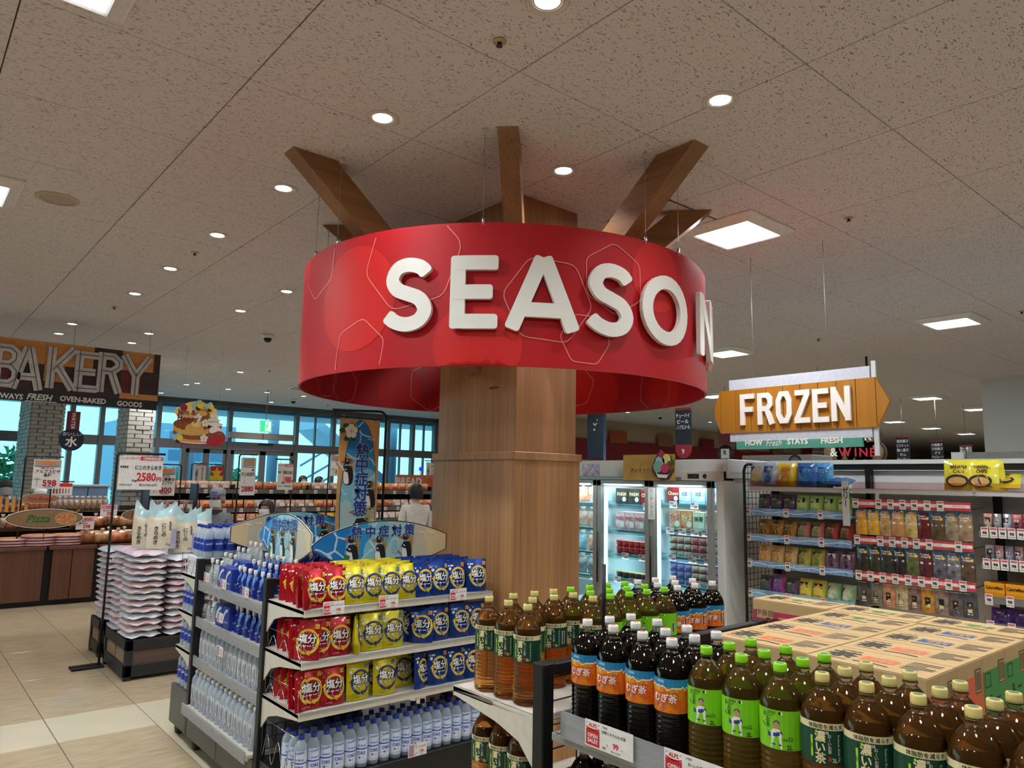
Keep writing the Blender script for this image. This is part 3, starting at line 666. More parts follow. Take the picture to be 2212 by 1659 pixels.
def rail_plastic(name):
    m=bpy.data.materials.new(name); m.use_nodes=True; n=m.node_tree; n.nodes.clear(); o=n.nodes.new('ShaderNodeOutputMaterial'); t=n.nodes.new('ShaderNodeBsdfTransparent'); b=n.nodes.new('ShaderNodeBsdfPrincipled')
    b.inputs['Base Color'].default_value=lin((176,180,184)); b.inputs['Roughness'].default_value=.18; z=n.nodes.new('ShaderNodeTexNoise'); z.inputs['Scale'].default_value=14; r=n.nodes.new('ShaderNodeMapRange'); r.inputs['To Min'].default_value=.35; r.inputs['To Max'].default_value=.7; n.links.new(z.outputs[0],r.inputs['Value'])
    x=n.nodes.new('ShaderNodeMixShader'); n.links.new(r.outputs[0],x.inputs[0]); n.links.new(t.outputs[0],x.inputs[1]); n.links.new(b.outputs[0],x.inputs[2]); n.links.new(x.outputs[0],o.inputs[0]); MATS[name]=m; return m
dgrey=M('dark_grey_panel',(92,88,82),.45,.3,var=.03); navyl=rail_plastic('clear_rail')
TW=lambda x,y: TR(x,y,0)@RZ(-pi/2)      # shelf facing -X: local x runs toward -Y
# --- drinks gondola (salt tablets on its end)
dg=thing('drinks_gondola','black framed double gondola beside the wooden column, shelves on sides and ends','shelving')
GX0,GX1,GY0,GY1=1.65,2.85,3.97,5.12
end_frame(dg,GX0,GX1,GY0,1.19); end_frame(dg,GX0,GX1,GY1,1.19)
MB().box((2.235,GY0+.03,.1),(2.265,GY1-.03,1.15),M('spine_panel',(40,42,46),.6)).obj('spine_panel',dg)
MB().box((1.63,GY0-.02,.09),(2.87,GY1+.02,.25),dgrey,bev=.004).obj('base_plinth',dg)
for k in range(2): MB().box((1.622,GY0+.02+.55*k,.09),(1.632,GY0+.56+.55*k,.25),dgrey,bev=.003).obj('kick_panel',dg)
for z in (1.005,.775,.53): shelf(dg,GY1-GY0-.06,.56,z,TW(1.65,GY1-.03),.03,.0,False,tk=.02)
shelf(dg,GY1-GY0-.06,.60,.245,TW(1.60,GY1-.03),.03,.0,False,tk=.02)
for z in (1.005,.775,.53,.245):
    xx=1.645 if z>.3 else 1.595
    MB().box((0,-.012,z-.012),(GY1-GY0-.07,-.004,z+.052),navyl).obj('price_rail',dg,mw=TW(xx,GY1-.035))
for z in (1.05,.80,.56): shelf(dg,1.2,.45,z,TR(1.64,3.5,0))
MB().box((1.64,3.50,.09),(2.84,3.95,.262),M('black_base',(24,24,26),.35),bev=.004).obj('front_base',dg)
MB().box((0,-.01,.262),(1.19,-.006,.31),CLEAR).obj('clear_guard',dg,mw=TR(1.645,3.5,0))
for z in (1.03,.785,.54): shelf(dg,1.2,.36,z,TR(2.85,5.52,0)@RZ(pi))
MB().box((1.64,5.15,.07),(2.84,5.52,.32),dgrey,bev=.004).obj('rear_base',dg)
MB().box((1.68,5.16,1.064),(2.8,5.5,1.185),WHITE,bev=.004).obj('riser',dg)
for x,y in [(1.69,5.44),(1.69,5.06),(2.8,5.44),(1.69,4.03),(2.8,3.6),(1.70,3.6)]: castor(dg,x,y)
b=MB()   # bent wire side guards
for (x,y0,y1,z,hh_) in [(1.645,3.52,3.93,.594,.08),(1.645,3.52,3.93,.834,.08),(1.645,3.52,3.93,.27,.16),(1.645,5.17,5.5,1.06,.11)]:
    P=[]
    for k in range(25): u=k/24; P.append((x,y0+(y1-y0)*u,z+hh_*(.5-.5*cos(u*2*pi*3))*.8+.01))
    b.tube([(x,y0,z),(x,y0,z+hh_*1.3),(x,y1,z+hh_*1.3),(x,y1,z)],.002,CHROME,5); b.tube(P,.002,CHROME,5)
stuff(b.obj('side_wire_guard',dg))
# --- tea gondola
tg=thing('tea_gondola','black framed gondola of big tea bottles in the foreground','shelving')
end_frame(tg,1.592,2.80,1.706,1.192,grid=(10,12))
MB().box((2.0,-.6,.1),(2.03,1.68,1.15),M('spine_panel'),).obj('spine_panel',tg)
MB().box((1.6,-.6,.02),(2.0,1.68,.25),dgrey).obj('base_plinth',tg)
for z in (1.0,.63): shelf(tg,2.2,.45,z,TW(1.545,1.615),.022,0,False,mat=M('shelf_grey',(150,150,152),.4,.2),tk=.02)
for z in (1.030,.655):
    b=MB().box((0,-.014,z-.006),(2.15,-.010,z+.064),navyl).box((0,-.010,z-.01),(2.15,-.002,z+.04),M('alu_rail',(176,178,182),.3,.6)); b.obj('price_rail',tg,mw=TW(1.545,1.568))
    MB().box((0,-.03,z+.0),(.004,.05,z+.075),CLEAR).obj('rail_end',tg,mw=TW(1.545,1.571))
for z in (.988,.618): shelf(tg,1.2,.44,z,TR(2.80,2.18,0)@RZ(pi),guard=0)
MB().box((1.6,1.74,.02),(2.8,2.18,.25),dgrey).obj('rear_base',tg)
MB().cyl((1.862,1.706,1.19),(1.862,1.706,1.47),.0075,BLACK,10).obj('sign_pole',tg)
# ------------------------------------------------------------------ two-litre bottles
def decal(t,r,ang=0,sq=1.0):
    """bend a flat print (x right, y up) round a bottle of radius r, front toward -Y"""
    b=MB(); b.mats=t.mats; b.mi=t.mi; b.sm=t.sm; b.f=t.f
    b.v=[((r+z)*sin(x/r+ang),-(r+z)*cos(x/r+ang)*sq,y) for x,y,z in t.v]; return b
def barcode(t,x,y,w,h,m=INK,z=.0003,seed=3):
    rr=random.Random(seed); t.rect(x-w/2-.002,y-h/2-.002,x+w/2+.002,y+h/2+.002,PAPER,None,z); a=x-w/2
    while a<x+w/2-.0006: k=rr.choice((.0006,.0009,.0014)); t.rect(a,y-h/2,a+k,y+h/2,m,None,z+.0002); a+=k+rr.choice((.0006,.001))
def wraprect(t,x0,x1,y0,y1,m,z=0,n=24):
    for i in range(n): a=x0+(x1-x0)*i/n; c=x0+(x1-x0)*(i+1)/n; t.rect(a,y0,c,y1,m,None,z)
TEA=M('green_tea_liquid',(230,188,84),.05,trans=.92,ior=1.33,var=0,spec=.6); DARKTEA=M('strong_tea_liquid',(236,164,84),.05,trans=.92,ior=1.33,var=0,spec=.6)
BAR=M('barley_tea_liquid',(12,7,6),.06,var=0,spec=.7); PET=clear('pet_clear',(250,246,238),.93,.16,.03)
LIME=M('lime_label',(122,200,26),.4,var=.02); DG=M('dark_green_label',(8,62,42),.4,var=.02); CR=M('cream_label',(220,208,160),.45,var=0); GOLD=M('label_gold_text',(226,212,164),.45,var=0); ORG=M('barley_orange',(206,72,18),.4,col2=(226,130,24),vscale=55); BLU=M('barley_sky',(30,128,176),.4,var=.05); LET=M('label_white',(238,236,230),.45,var=0); YLW=M('label_yellow',(232,196,40),.45,var=0); NAV=M('label_navy',(40,60,130),.45,var=0); SEAL=M('seal_red',(196,40,52),.45,var=0); LBAR=M('label_lime_bar',(160,214,40),.45,var=0)
def big_bottle(kind):
    liq={'strong':DARKTEA,'green':TEA,'barley':BAR}[kind]
    cat='bottle'; t=thing('tea_bottle','x','bottle')
    prof=[(.030,.002),(.043,.0),(.0475,.006),(.0485,.018)]
    z=.022
    while z<.128: prof+=[(.0485,z),(.0462,z+.004),(.0485,z+.008)]; z+=.0125
    prof+=[(.0485,.132),(.0488,.136),(.0488,.219),(.0485,.221),(.0455,.236),(.0385,.252),(.0285,.268),(.020,.277)]
    MB().lathe(prof+[(0,.277)],liq,22,squash=(1,.9)).obj('body',t)
    MB().lathe([(.0488,.219),(.0461,.236),(.0391,.252),(.0291,.268),(.0205,.277),(.0142,.283),(.0138,.288),(.0165,.2885),(.0165,.291),(.0135,.2915),(.0135,.295)],PET,20,cap=False,squash=(1,.92)).obj('neck',t)
    capm={'strong':M('cap_cream',(216,196,120),.45,var=.02),'green':M('cap_lime',(140,212,24),.42,var=.02),'barley':M('cap_white',(226,224,220),.45,var=.02)}[kind]
    cp=MB().lathe([(.0148,.2905),(.0150,.300),(.0150,.310),(.0138,.313),(0,.3132)],capm,22); cp.lathe([(.0152,.2925),(.0152,.2945)],INK if kind!='barley' else STEEL,22,cap=False)
    cp.disc(0,0,.0095,{'strong':M('cap_print_green',(70,110,60),.5,var=0),'green':MATS['cap_print_green'] if 'cap_print_green' in MATS else DG,'barley':M('cap_print_pink',(226,120,108),.5,var=0)}[kind],None,.3135,18); cp.obj('cap',t)
    L=MB(); C=pi*.0492; y0,y1=.136,.219
    if kind=='strong':
        wraprect(L,-C,C,y0,y1-.014,DG); wraprect(L,-C,C,y1-.014,y1,CR)
        for s in (-1,1,0):
            ox=s*.103
            L.text('体脂肪を減らす',.0105,INK,None,ox+.004,y1-.007,.0005,.01)
            L.text('濃\nい\n茶',.0235,GOLD,None,ox-.008,y0+.034,.0005,.03,sx=.95); L.text('お\n|\nい\nお\n茶',.0085,LET,None,ox+.011,y0+.042,.0005,.0); L.text('伊藤園',.0065,LET,None,ox+.0,y1-.019,.0005); L.disc(ox-.015,y1-.019,.003,LBAR,None,.0006,8)
            L.rect(ox-.028,y0+.012,ox-.0235,y0+.055,LBAR,None,.0005); L.text('体脂肪\nを減らす',.003,DG,None,ox-.0258,y0+.034,.0008,rot=pi/2); L.text('Reduces Body Fat',.0075,GOLD,None,ox+.030,y0+.034,.0005,0,rot=-pi/2); L.text('2L',.0115,GOLD,None,ox+.021,y0+.010,.0005,.02); L.rect(ox+.008,y0+.008,ox+.0135,y0+.016,SEAL,None,.0006)
        barcode(L,C-.002,y0+.035,.011,.04)
    elif kind=='green':
        wraprect(L,-C,C,y0,y1,LIME)
        for s in (-1,1,0):
            ox=s*.103
            L.text('伊藤園',.0065,INK,None,ox-.012,y1-.006,.0005); L.rect(ox+.004,y1-.009,ox+.009,y1-.003,INK,None,.0005); L.rect(ox+.009,y1-.009,ox+.0125,y1-.003,LET,None,.0005)
            L.text('お|い\nお\n茶',.0125,DG,None,ox-.021,y0+.060,.0005,.01); L.text('22',.012,DG,None,ox+.029,y0+.024,.0005,.0); L.text('2L',.013,DG,None,ox+.027,y0+.007,.0005,.03); L.text('緑茶',.006,DG,None,ox+.018,y0+.022,.0005)
            # a batter in a white uniform
            sk_=M('skin_print',(196,140,104),.5,var=0); px,py=ox-.002,y0
            L.poly([(px-.013,py+.002,.0005),(px+.013,py+.002,.0005),(px+.011,py+.022,.0005),(px+.013,py+.036,.0005),(px+.006,py+.043,.0005),(px-.006,py+.043,.0005),(px-.013,py+.036,.0005),(px-.011,py+.022,.0005)],LET)
            L.stroke([(px+.013,py+.036),(px+.0,py+.031),(px-.016,py+.030)],.008,NAV,None,.0007); L.stroke([(px-.010,py+.010),(px+.011,py+.010)],.003,NAV,None,.0007); L.stroke([(px-.014,py+.028),(px-.034,py+.052)],.0022,INK,None,.0007); L.disc(px-.016,py+.029,.004,NAV,None,.0008,8)
            L.disc(px+.001,py+.051,.0062,sk_,None,.0006,12,.0078); L.poly([(px-.006,py+.053,.0008),(px+.008,py+.053,.0008),(px+.008,py+.058,.0008),(px+.002,py+.062,.0008),(px-.005,py+.059,.0008)],NAV)
        barcode(L,C-.002,y0+.03,.011,.034)
    else:
        wraprect(L,-C,C,y0,y1,ORG); wraprect(L,-C,C,y1-.021,y1,BLU,.0003)
        zz=[];k=0;rr=random.Random(2); a=-C
        while a<C: zz.append((a,y1-.021+rr.choice((-.004,.001,.005)))); a+=.0062
        for p,q in zip(zz,zz[1:]): L.add([(p[0],p[1]-.003,.0006),(q[0],q[1]-.003,.0006),(q[0],q[1],.0006),(p[0],p[1],.0006)],[(0,1,2,3)],LET); L.add([(p[0],y1-.03,.0005),(q[0],y1-.03,.0005),(q[0],q[1],.0005),(p[0],p[1],.0005)],[(0,1,2,3)],ORG)
        for s in (-1,1,0):
            ox=s*.103
            L.text('健康ミネラル',.0125,YLW,None,ox,y0+.056,.001,.02,ital=.1); L.text('むぎ茶',.0225,SEAL,None,ox+.001,y0+.036,.0009,.07,ital=.1); L.text('むぎ茶',.0225,LET,None,ox,y0+.036,.0012,.025,ital=.1); L.rect(ox-.026,y0+.013,ox+.0,y0+.020,NAV,None,.001); L.text('カフェインゼロ',.0042,LET,None,ox-.013,y0+.0165,.0013); L.text('2L',.011,YLW,None,ox+.018,y0+.012,.001,.0); L.text('伊藤園',.007,LET,None,ox-.012,y1-.007,.001)
        barcode(L,C-.002,y0+.035,.012,.036)
    decal(L,.0492,{'strong':.42,'green':.28,'barley':.2}[kind],.905).obj('label',t)
    return Proto(t)
BB={k:big_bottle(k) for k in ('strong','green','barley')}
desc={'strong':'strong green tea bottle with cream cap and dark green label','green':'green tea bottle with lime cap and lime label','barley':'black barley tea bottle with white cap and orange label'}
def xr(y,r): return 1.600+(y-.53)*.034+r*.089
RN=['front row','middle row','rear row']
short={'strong':'cream-capped strong tea bottle','green':'lime-capped green tea bottle','barley':'white-capped barley tea bottle'}
# top deck of the foreground gondola
MAIN=[('barley',[1.563,1.458,1.347,1.246]),('green',[1.136,1.034,.931]),('strong',[.829,.731,.629,.530,.428])]
for kind,ys in MAIN:
    for r in range(3):
        for i,y in enumerate(ys):
            BB[kind].at((xr(y,r)+random.uniform(-.0004,.0004),y-.008*r+random.uniform(-.0003,.0003),1.0235),-pi/2+random.uniform(-.03,.03),'%s, %s of its %s on the long foreground shelf'%(short[kind],ORD[i],RN[r]),'tea bottles on the long foreground shelf')
# its end shelf, upper level
ENDB=[('strong',[1.665,1.777,1.88,1.978]),('green',[2.07,2.176,2.28,2.386]),('barley',[2.47,2.588,2.71])]
for kind,xs in ENDB:
    for i,x in enumerate(xs):
        for r,y in enumerate((1.865,1.965,2.07)):
            if kind=='strong' and i>0 and r==0 and i!=3: continue
            th=-pi/2 if kind=='strong' and i<2 else pi-.3
            BB[kind].at((x,y,1.0235),th+random.uniform(-.05,.05),'%s, %s file and %s place on the end shelf'%(short[kind],ORD[i],ORD[r]),'tea bottles on the end shelf')
# lower level
for i,(x,y) in enumerate([(1.672,2.085),(1.663,1.98),(1.655,1.875),(1.78,2.08),(1.78,1.97)]):
    BB['strong'].at((x,y,.6535),-pi/2,'cream-capped strong tea bottle under the white end shelf, %s from its left corner'%ORD[i],'tea bottles under the end shelf')
for i,y in enumerate((1.598,1.50,1.395,1.295,1.19)):
    for r in range(2): BB['barley'].at((1.66+.09*r,y,.6535),-pi/2,'white-capped barley tea bottle on the lower foreground shelf, %s in its %s'%(ORD[i],RN[r]),'tea bottles on the lower foreground shelf')
# ------------------------------------------------------------------ price cards
def sale_card(kind,name,price,extra='',w=.118,h=.066):
    """white card: red panel with a peak emblem, OPEN SALE!!, product line and red price"""
    b=MB().box((-w/2,-h/2,-.001),(w/2,h/2,0),PAPER); z=.0004
    if kind=='sale':
        pw=.29*w; pc=-w/2+.004+pw/2; b.rect(-w/2+.004,-h/2+.004,-w/2+.004+pw,h/2-.022,RED,None,z); b.text('ALPS',.0135,RED,None,pc,h/2-.012,z,.03,fit=pw*.7)
        b.stroke([(pc-pw/2,h/2-.018),(pc-pw*.25,h/2-.0215),(pc,h/2-.0225),(pc+pw*.25,h/2-.0215),(pc+pw/2,h/2-.018)],.003,RED,None,z)
        for q in (pc-pw*.42,pc+pw*.42): b.disc(q,h/2-.008,.0018,RED,None,z,8)
        b.text('OPEN\nSALE!!',.0145,PAPER,None,pc,-h/2+.023,z*2,.03,fit=pw*.9)
    else: b.rect(-w/2+.004,-h/2+.004,-w/2+.036,h/2-.004,M('card_picture',(110,160,200),.5,col2=(210,80,60),vscale=70),None,z)
    b.text(name,.0095,INK,None,.018,h/2-.020,z,.01,fit=w-.05); b.text(price,.019,RED,None,.026,-h/2+.022,z,.04); b.text('円',.008,RED,None,.047,-h/2+.017,z); b.text(extra or '本体価格',.006,INK,None,.026,-h/2+.007,z); b.text('2L' if 'むぎ' in name or '濃' in name else '81g',.008,INK,None,-.004,-h/2+.018,z)
    b.text('伊藤園' if 'むぎ' in name else 'お買得',.006,INK,None,-.012,h/2-.008,z)
    for k in range(5): b.rect(-.020+.0022*k,-h/2+.006,-.0188+.0022*k,-h/2+.012,INK,None,z)
    return b.mesh('price_card')
def card(me,mw,label,group='price cards'): o=place(me,'price_card',None,None,0,None,mw); return tag(o,label,'price card',group)
m1=sale_card('sale','健康ミネラルむぎ茶','99','税込106.92円',.17,.068); m2_=sale_card('sale','お~いお茶 緑茶','128','税込138.24円',.17,.068)
def lipcard(px,py,x,me,label):
    p=onx(px,py,x); card(me,face((x,p.y,p.z),'-X')@RZ(-.0),label)
lipcard(1314,1598,1.525,m1,'white sale card priced 99 on the foreground rail under the barley tea')
lipcard(1497,1668,1.525,m2_,'white sale card on the foreground rail under the lime labelled bottles, cut by the frame')
ms=sale_card('sale','塩分チャージタブレッツ梅','198'); ms2=sale_card('sale','塩分チャージタブレッツ塩レモン','198'); mo=sale_card('x','アクエリアス 経口補水液','178')
for px,py,me,lb in [(721,1313,ms,'sale card priced 198 under the red pouches'),(840,1299,ms2,'sale card priced 198 under the yellow pouches'),(990,1284,ms,'sale card priced 198 under the blue pouches')]:
    p=ony(px,py,3.488); card(me,face((p.x,3.488,p.z),'-Y'),lb+' on the upper shelf')
p=ony(902,1619,3.485); card(mo,face((p.x,3.485,p.z),'-Y'),'picture price card 178 on the rail of the blue capped bottles')
ml=sale_card('x','ゼリー飲料','98',w=.1,h=.058); ml2=sale_card('x','塩サイダー','118',w=.1,h=.058)
for k,(px,py,me) in enumerate([(446,1247,ml),(482,1262,ml),(530,1280,ml),(475,1334,ml),(475,1407,ml2)]):
    p=onx(px,py,1.628); card(me,face((1.628,p.y,p.z),'-X'),['price card at the left end of the upper jelly drink rail','price card in the middle of the upper jelly drink rail','price card near the right end of the upper jelly drink rail','price card on the second jelly drink rail','picture price card on the third rail above the white capped bottles'][k])
# ------------------------------------------------------------------ foil pouches on the end shelf
def pillow(w,h,d,n=9,m=10,gus=.75,seed=1,wr=.0012,seal=.06):
    """a stuffed bag standing at z=0, front toward -Y; returns front/back grid points and a depth function"""
    rr=random.Random(seed); ph=[rr.uniform(0,6.28) for _ in range(6)]
    def dep(x,z):
        u=min(1,abs(x)/(w/2)); v=max(0,min(1,z/h))
        g=(gus+(1-gus)*min(1,v*3)) * (1-max(0,(v-.25)/.75)**1.7) if gus>0 else (4*v*(1-v))**.6
        if v>1-seal: g=0
        return d/2*(max(0,1-u**2.6))**.55*g + wr*(sin(9*u+7*v+ph[0])+sin(23*v+ph[1]+5*x/w)*.7)*min(1,g*3)
    return dep
def pillow_mesh(B,w,h,d,m,mback=None,nx=8,nz=10,gus=.75,seed=1,wr=.0012,seal=.06,T=None):
    dep=pillow(w,h,d,gus=gus,seed=seed,wr=wr,seal=seal); F=[];K=[]
    for j in range(nz+1):
        for i in range(nx+1):
            x=-w/2+w*i/nx; z=h*j/nz; e=dep(x,z); xx=x*(1-.05*(e>0.2*d and gus>0))
            F.append((xx,-max(e,.0006),z)); K.append((xx,max(e,.0006),z))
    f1=[];f2=[]
    for j in range(nz):
        for i in range(nx): a=j*(nx+1)+i; f1.append((a,a+1,a+nx+2,a+nx+1)); f2.append((a+nx+1,a+nx+2,a+1,a))
    B.add(F,f1,m,True,T); B.add(K,f2,mback or m,True,T)
    n=len(F); rim=[i for i in range(nx+1)]; e=[]
    for i in range(nx): e.append((i,n+i,n+i+1,i+1)); a=nz*(nx+1)+i; e.append((a,a+1,n+a+1,n+a))
    for j in range(nz): a=j*(nx+1); e.append((a,a+nx+1,n+a+nx+1,n+a)); b=a+nx; e.append((b,n+b,n+b+nx+1,b+nx+1))
    B.add(F+K,e,m,False,T); return dep
foil={'red':M('foil_red',(190,22,38),.24,.35,var=.08,vscale=14,coat=.3),'yellow':M('foil_yellow',(226,208,30),.24,.3,var=.06,vscale=14,coat=.3),'blue':M('foil_blue',(18,66,158),.24,.4,var=.12,vscale=14,coat=.3)}
arrow={'red':YLW,'yellow':M('arrow_navy',(26,48,116),.4,var=0),'blue':YLW}; corner={'red':YLW,'yellow':M('corner_blue',(40,120,170),.4,var=0),'blue':M('corner_orange',(230,160,50),.4,var=0)}
INKB=M('outline_black',(24,24,28),.4,var=0)
def salt_pouch(kind,seed):
    w,h=.134,.188; t=thing('salt_tablet_pouch','x','pouch'); B=MB(); dep=pillow_mesh(B,w,h,.05,foil[kind],seed=seed); B.obj('bag',t)
    P=MB(); cx,cz=.008,.082
    for a0,a1 in ((150,35),(25,-75),(262,178)):
        pts=[(cx+.052*cos(radians(a0+(a1-a0)*k/9)),cz+.006+.056*sin(radians(a0+(a1-a0)*k/9))) for k in range(10)]
        P.stroke(pts,.0115,arrow[kind],None,.0012); a=radians(a1-(12 if a1<a0 else -12)); q=radians(a1)
        c=lambda r,g:(cx+r*cos(g),cz+.006+(r+.004)*sin(g),.0013)
        P.add([c(.039,q),c(.065,q),c(.052,radians(a1-24))],[(0,2,1)],arrow[kind])
    for s_,y,sz in (('塩分',cz+.022,.047),('チャージ',cz-.014,.0255)):
        P.text(s_,sz,INKB,None,cx,y,.0016,.11); P.text(s_,sz,LET,None,cx,y,.0024,.02)
    P.text('タブレッツ',.014,LET if kind!='yellow' else INKB,None,cx,cz-.036,.0016,.0)
    P.rect(w/2-.028,h-.038,w/2-.006,h-.016,corner[kind],None,.0012); P.text('No.1',.008,LET if kind=='yellow' else INKB,None,w/2-.017,h-.027,.0016,.0)
    P.rect(-w/2+.008,h-.034,-w/2+.046,h-.026,LET,None,.0012); P.disc(-w/2+.02,h-.047,.009,M('pouch_badge',(150,60,56),.5,var=0) if kind=='red' else LET,None,.0012,10)
    P.disc(0,h-.009,.003,INKB,None,.0012,8); P.text('カバヤ食品',.007,INKB if kind!='red' else LET,None,-.02,.014,.0012)
    P.v=[(x,-max(dep(x,y),.0006)-z,y) for x,y,z in P.v]; P.obj('front_print',t)
    return Proto(t)
SPX={k:[salt_pouch(k,s) for s in (3,11)] for k in ('red','yellow','blue')}
def pouch_at(kind,x,y,z,yaw,lab,lean=-.07):
    k=random.choice(SPX[kind]); k.at(None,0,lab,'salt tablet pouches',TR(x,y,z)@RZ(yaw)@RX(lean))
lev=[(1.0855,1308,'upper'),(.8355,1425,'middle'),(.5955,1538,'lower')]
FR=[[('red',614,.9,1),('red',640,.8,0),('red',681,.05,0),('red',724,.0,0),('yellow',765,0,0),('yellow',803,.05,0),('yellow',841,-.04,0),('yellow',879,0,0),('blue',914,.1,0),('blue',948,0,0),('blue',984,.06,0),('blue',1006,.9,1),('blue',1028,-.2,0)],
    [('red',612,1.0,1),('red',634,.35,1),('red',650,-.8,0),('red',688,.0,0),('red',731,-.06,0),('yellow',772,.95,0),('yellow',801,-.12,0),('yellow',846,-.1,0),('blue',882,0,1),('blue',908,-.7,0),('blue',948,0,0),('blue',992,-.05,0),('blue',1027,0,0)],
    [('red',603,.9,1),('red',620,.6,1),('red',634,.5,0),('red',668,0,0),('red',716,-.08,0),('yellow',772,.05,0),('yellow',806,0,1),('yellow',829,-.05,0),('yellow',866,.0,1),('blue',908,.5,0),('blue',944,.0,0),('blue',984,.05,0),('blue',1018,0,0)]]
cnt={}
for (z,py,nm),L in zip(lev,FR):
    cnt={}
    for kind,px,yaw,back in L:
        y=3.555+.085*back; p=ony(px,py-30,y); cnt[kind]=cnt.get(kind,0)+1
        pouch_at(kind,max(1.69,p.x),y,z,yaw,'%s salt tablet pouch, front rank of the %s end shelf, %s from the left'%(kind,nm,ORD[cnt[kind]-1]))
    for r,y in ((0,3.70),(1,3.79),(2,3.87)):
        c2={}
        for i in range(8):
            x=1.735+.143*i; kind='red' if x<1.97 else 'yellow' if x<2.40 else 'blue'; c2[kind]=c2.get(kind,0)+1
            if r==0 and nm!='upper' and i in (2,5): continue
            pouch_at(kind,x+random.uniform(-.003,.003),y,z+(.0 if nm!='upper' else 0),random.uniform(-.03,.03),'%s salt tablet pouch, %s rear rank of the %s end shelf, %s from the left'%(kind,ORD[r],nm,ORD[c2[kind]-1]),-.03)
# ------------------------------------------------------------------ half-litre bottles
def milky(name,col,f,rough=.08):
    m=bpy.data.materials.new(name); m.use_nodes=True; n=m.node_tree; n.nodes.clear(); o=n.nodes.new('ShaderNodeOutputMaterial'); t=n.nodes.new('ShaderNodeBsdfTransparent'); t.inputs[0].default_value=(.96,.975,.99,1); b=n.nodes.new('ShaderNodeBsdfPrincipled')
    b.inputs['Base Color'].default_value=lin(col); b.inputs['Roughness'].default_value=rough; l=n.nodes.new('ShaderNodeLayerWeight'); l.inputs[0].default_value=.3; r=n.nodes.new('ShaderNodeMapRange'); r.inputs['To Min'].default_value=f; r.inputs['To Max'].default_value=min(1,f+.45); n.links.new(l.outputs['Facing'],r.inputs['Value'])
    x=n.nodes.new('ShaderNodeMixShader'); n.links.new(r.outputs[0],x.inputs[0]); n.links.new(t.outputs[0],x.inputs[1]); n.links.new(b.outputs[0],x.inputs[2]); n.links.new(x.outputs[0],o.inputs[0]); MATS[name]=m; return m
WAT=milky('water_bottle',(206,220,234),.34); OB=M('ors_blue',(34,72,176),.4,var=.03); PALE=M('ors_pale',(206,220,240),.4,var=.04)
def small_bottle(kind):
    t=thing('drink_bottle','x','bottle'); r=.0315
    prof=[(.022,.001),(.031,0),(r,.008),(r,.03),(.0308,.034),(r,.038),(r,.135),(.0305,.139),(r,.143),(r,.152),(.029,.168),(.020,.184),(.0135,.193),(.0125,.2)]
    MB().lathe(prof,WAT,16,cap=True).obj('body',t)
    capm={'ors':M('cap_blue',(24,56,160),.4,var=.02),'aq':MATS.get('cap_blue') or M('cap_blue',(24,56,160),.4),'salt':M('cap_white2',(232,232,230),.4,var=.02)}[kind]
    MB().lathe([(.0145,.196),(.0148,.213),(.013,.216),(0,.2162)],capm,16).obj('cap',t)
    L=MB(); C=pi*r
    if kind=='ors':
        wraprect(L,-C,C,.02,.088,M('ors_white',(214,222,236),.45,var=0)); wraprect(L,-C,C,.088,.094,OB); wraprect(L,-C,C,.094,.15,PALE)
        for ox in (-C*.66,0,C*.66):
            L.text('AQUARIUS',.0135,OB,None,ox,.138,.0006,.02,fit=.046,ital=.2,rot=.12); L.poly([(ox-.004,.096,.0004),(ox+.02,.096,.0004),(ox+.028,.15,.0004),(ox+.014,.15,.0004)],M('ors_sky',(110,180,226),.4,var=0)); L.text('経口補水液',.0075,OB,None,ox,.108,.0008,.02); L.text('ORS',.022,OB,None,ox,.071,.0006,.03); L.disc(ox-.008,.05,.005,OB,None,.0006,10); L.text('500ml',.006,OB,None,ox+.008,.05,.0006)
    elif kind=='aq':
        wraprect(L,-C,C,.045,.125,M('aq_blue',(26,58,156),.4,var=.03))
        for ox in (-C*.66,0,C*.66): L.text('AQUARIUS',.014,LET,None,ox,.092,.0006,.02,fit=.05,ital=.2); L.poly([(ox+.006,.10,.0005),(ox+.012,.10,.0005),(ox+.027,.122,.0005),(ox+.019,.122,.0005)],LET)
    else:
        for ox in (-C*.66,0,C*.66):
            L.rect(ox-.0165,.035,ox+.0165,.13,LET,None,.0004)
            L.text('天\n然\n塩',.016,M('salt_ink',(60,66,84),.5,var=0),None,ox-.004,.09,.0008); 
            for k in range(7): L.rect(ox+.007,.05+.01*k,ox+.012,.056+.01*k,MATS['salt_ink'],None,.0008)
            L.rect(ox-.006,.04,ox+.006,.045,RED,None,.0008)
    decal(L,r+.0006).obj('label',t); return Proto(t)
SB={k:small_bottle(k) for k in ('ors','aq','salt')}
for r in range(3):
    for i in range(17):
        SB['ors'].at((1.688+.0672*i+random.uniform(-.001,.001),3.552+.072*r+random.uniform(-.002,.002),.2635),-.35+random.uniform(-.25,.25),'blue-capped rehydration bottle on the bottom end shelf, %s, %s from the left'%(RN[r],ORD[i]),'rehydration bottles on the bottom shelf')
for r,y in enumerate((5.19,5.265,5.34,5.415)):
    for i in range(9):
        SB['aq'].at((1.715+.072*i+random.uniform(-.004,.004),y,1.1865),-.2+random.uniform(-.4,.4),'sports drink bottle on the white riser, %s along in the %s rank'%(ORD[i],ORD[r]),'sports drink bottles on the riser')
for z,nm in ((.8205,'upper'),(.5755,'middle'),(.3215,'lowest')):
    for k,(x,y) in enumerate([(1.69,5.22),(1.69,5.30),(1.69,5.38),(1.69,5.46)]):
        SB['aq'].at((x,y,z),-pi/2+.3,'blue-labelled bottle on the %s far end shelf, %s from the frame post'%(nm,ORD[k]),'bottles on the far end shelf')
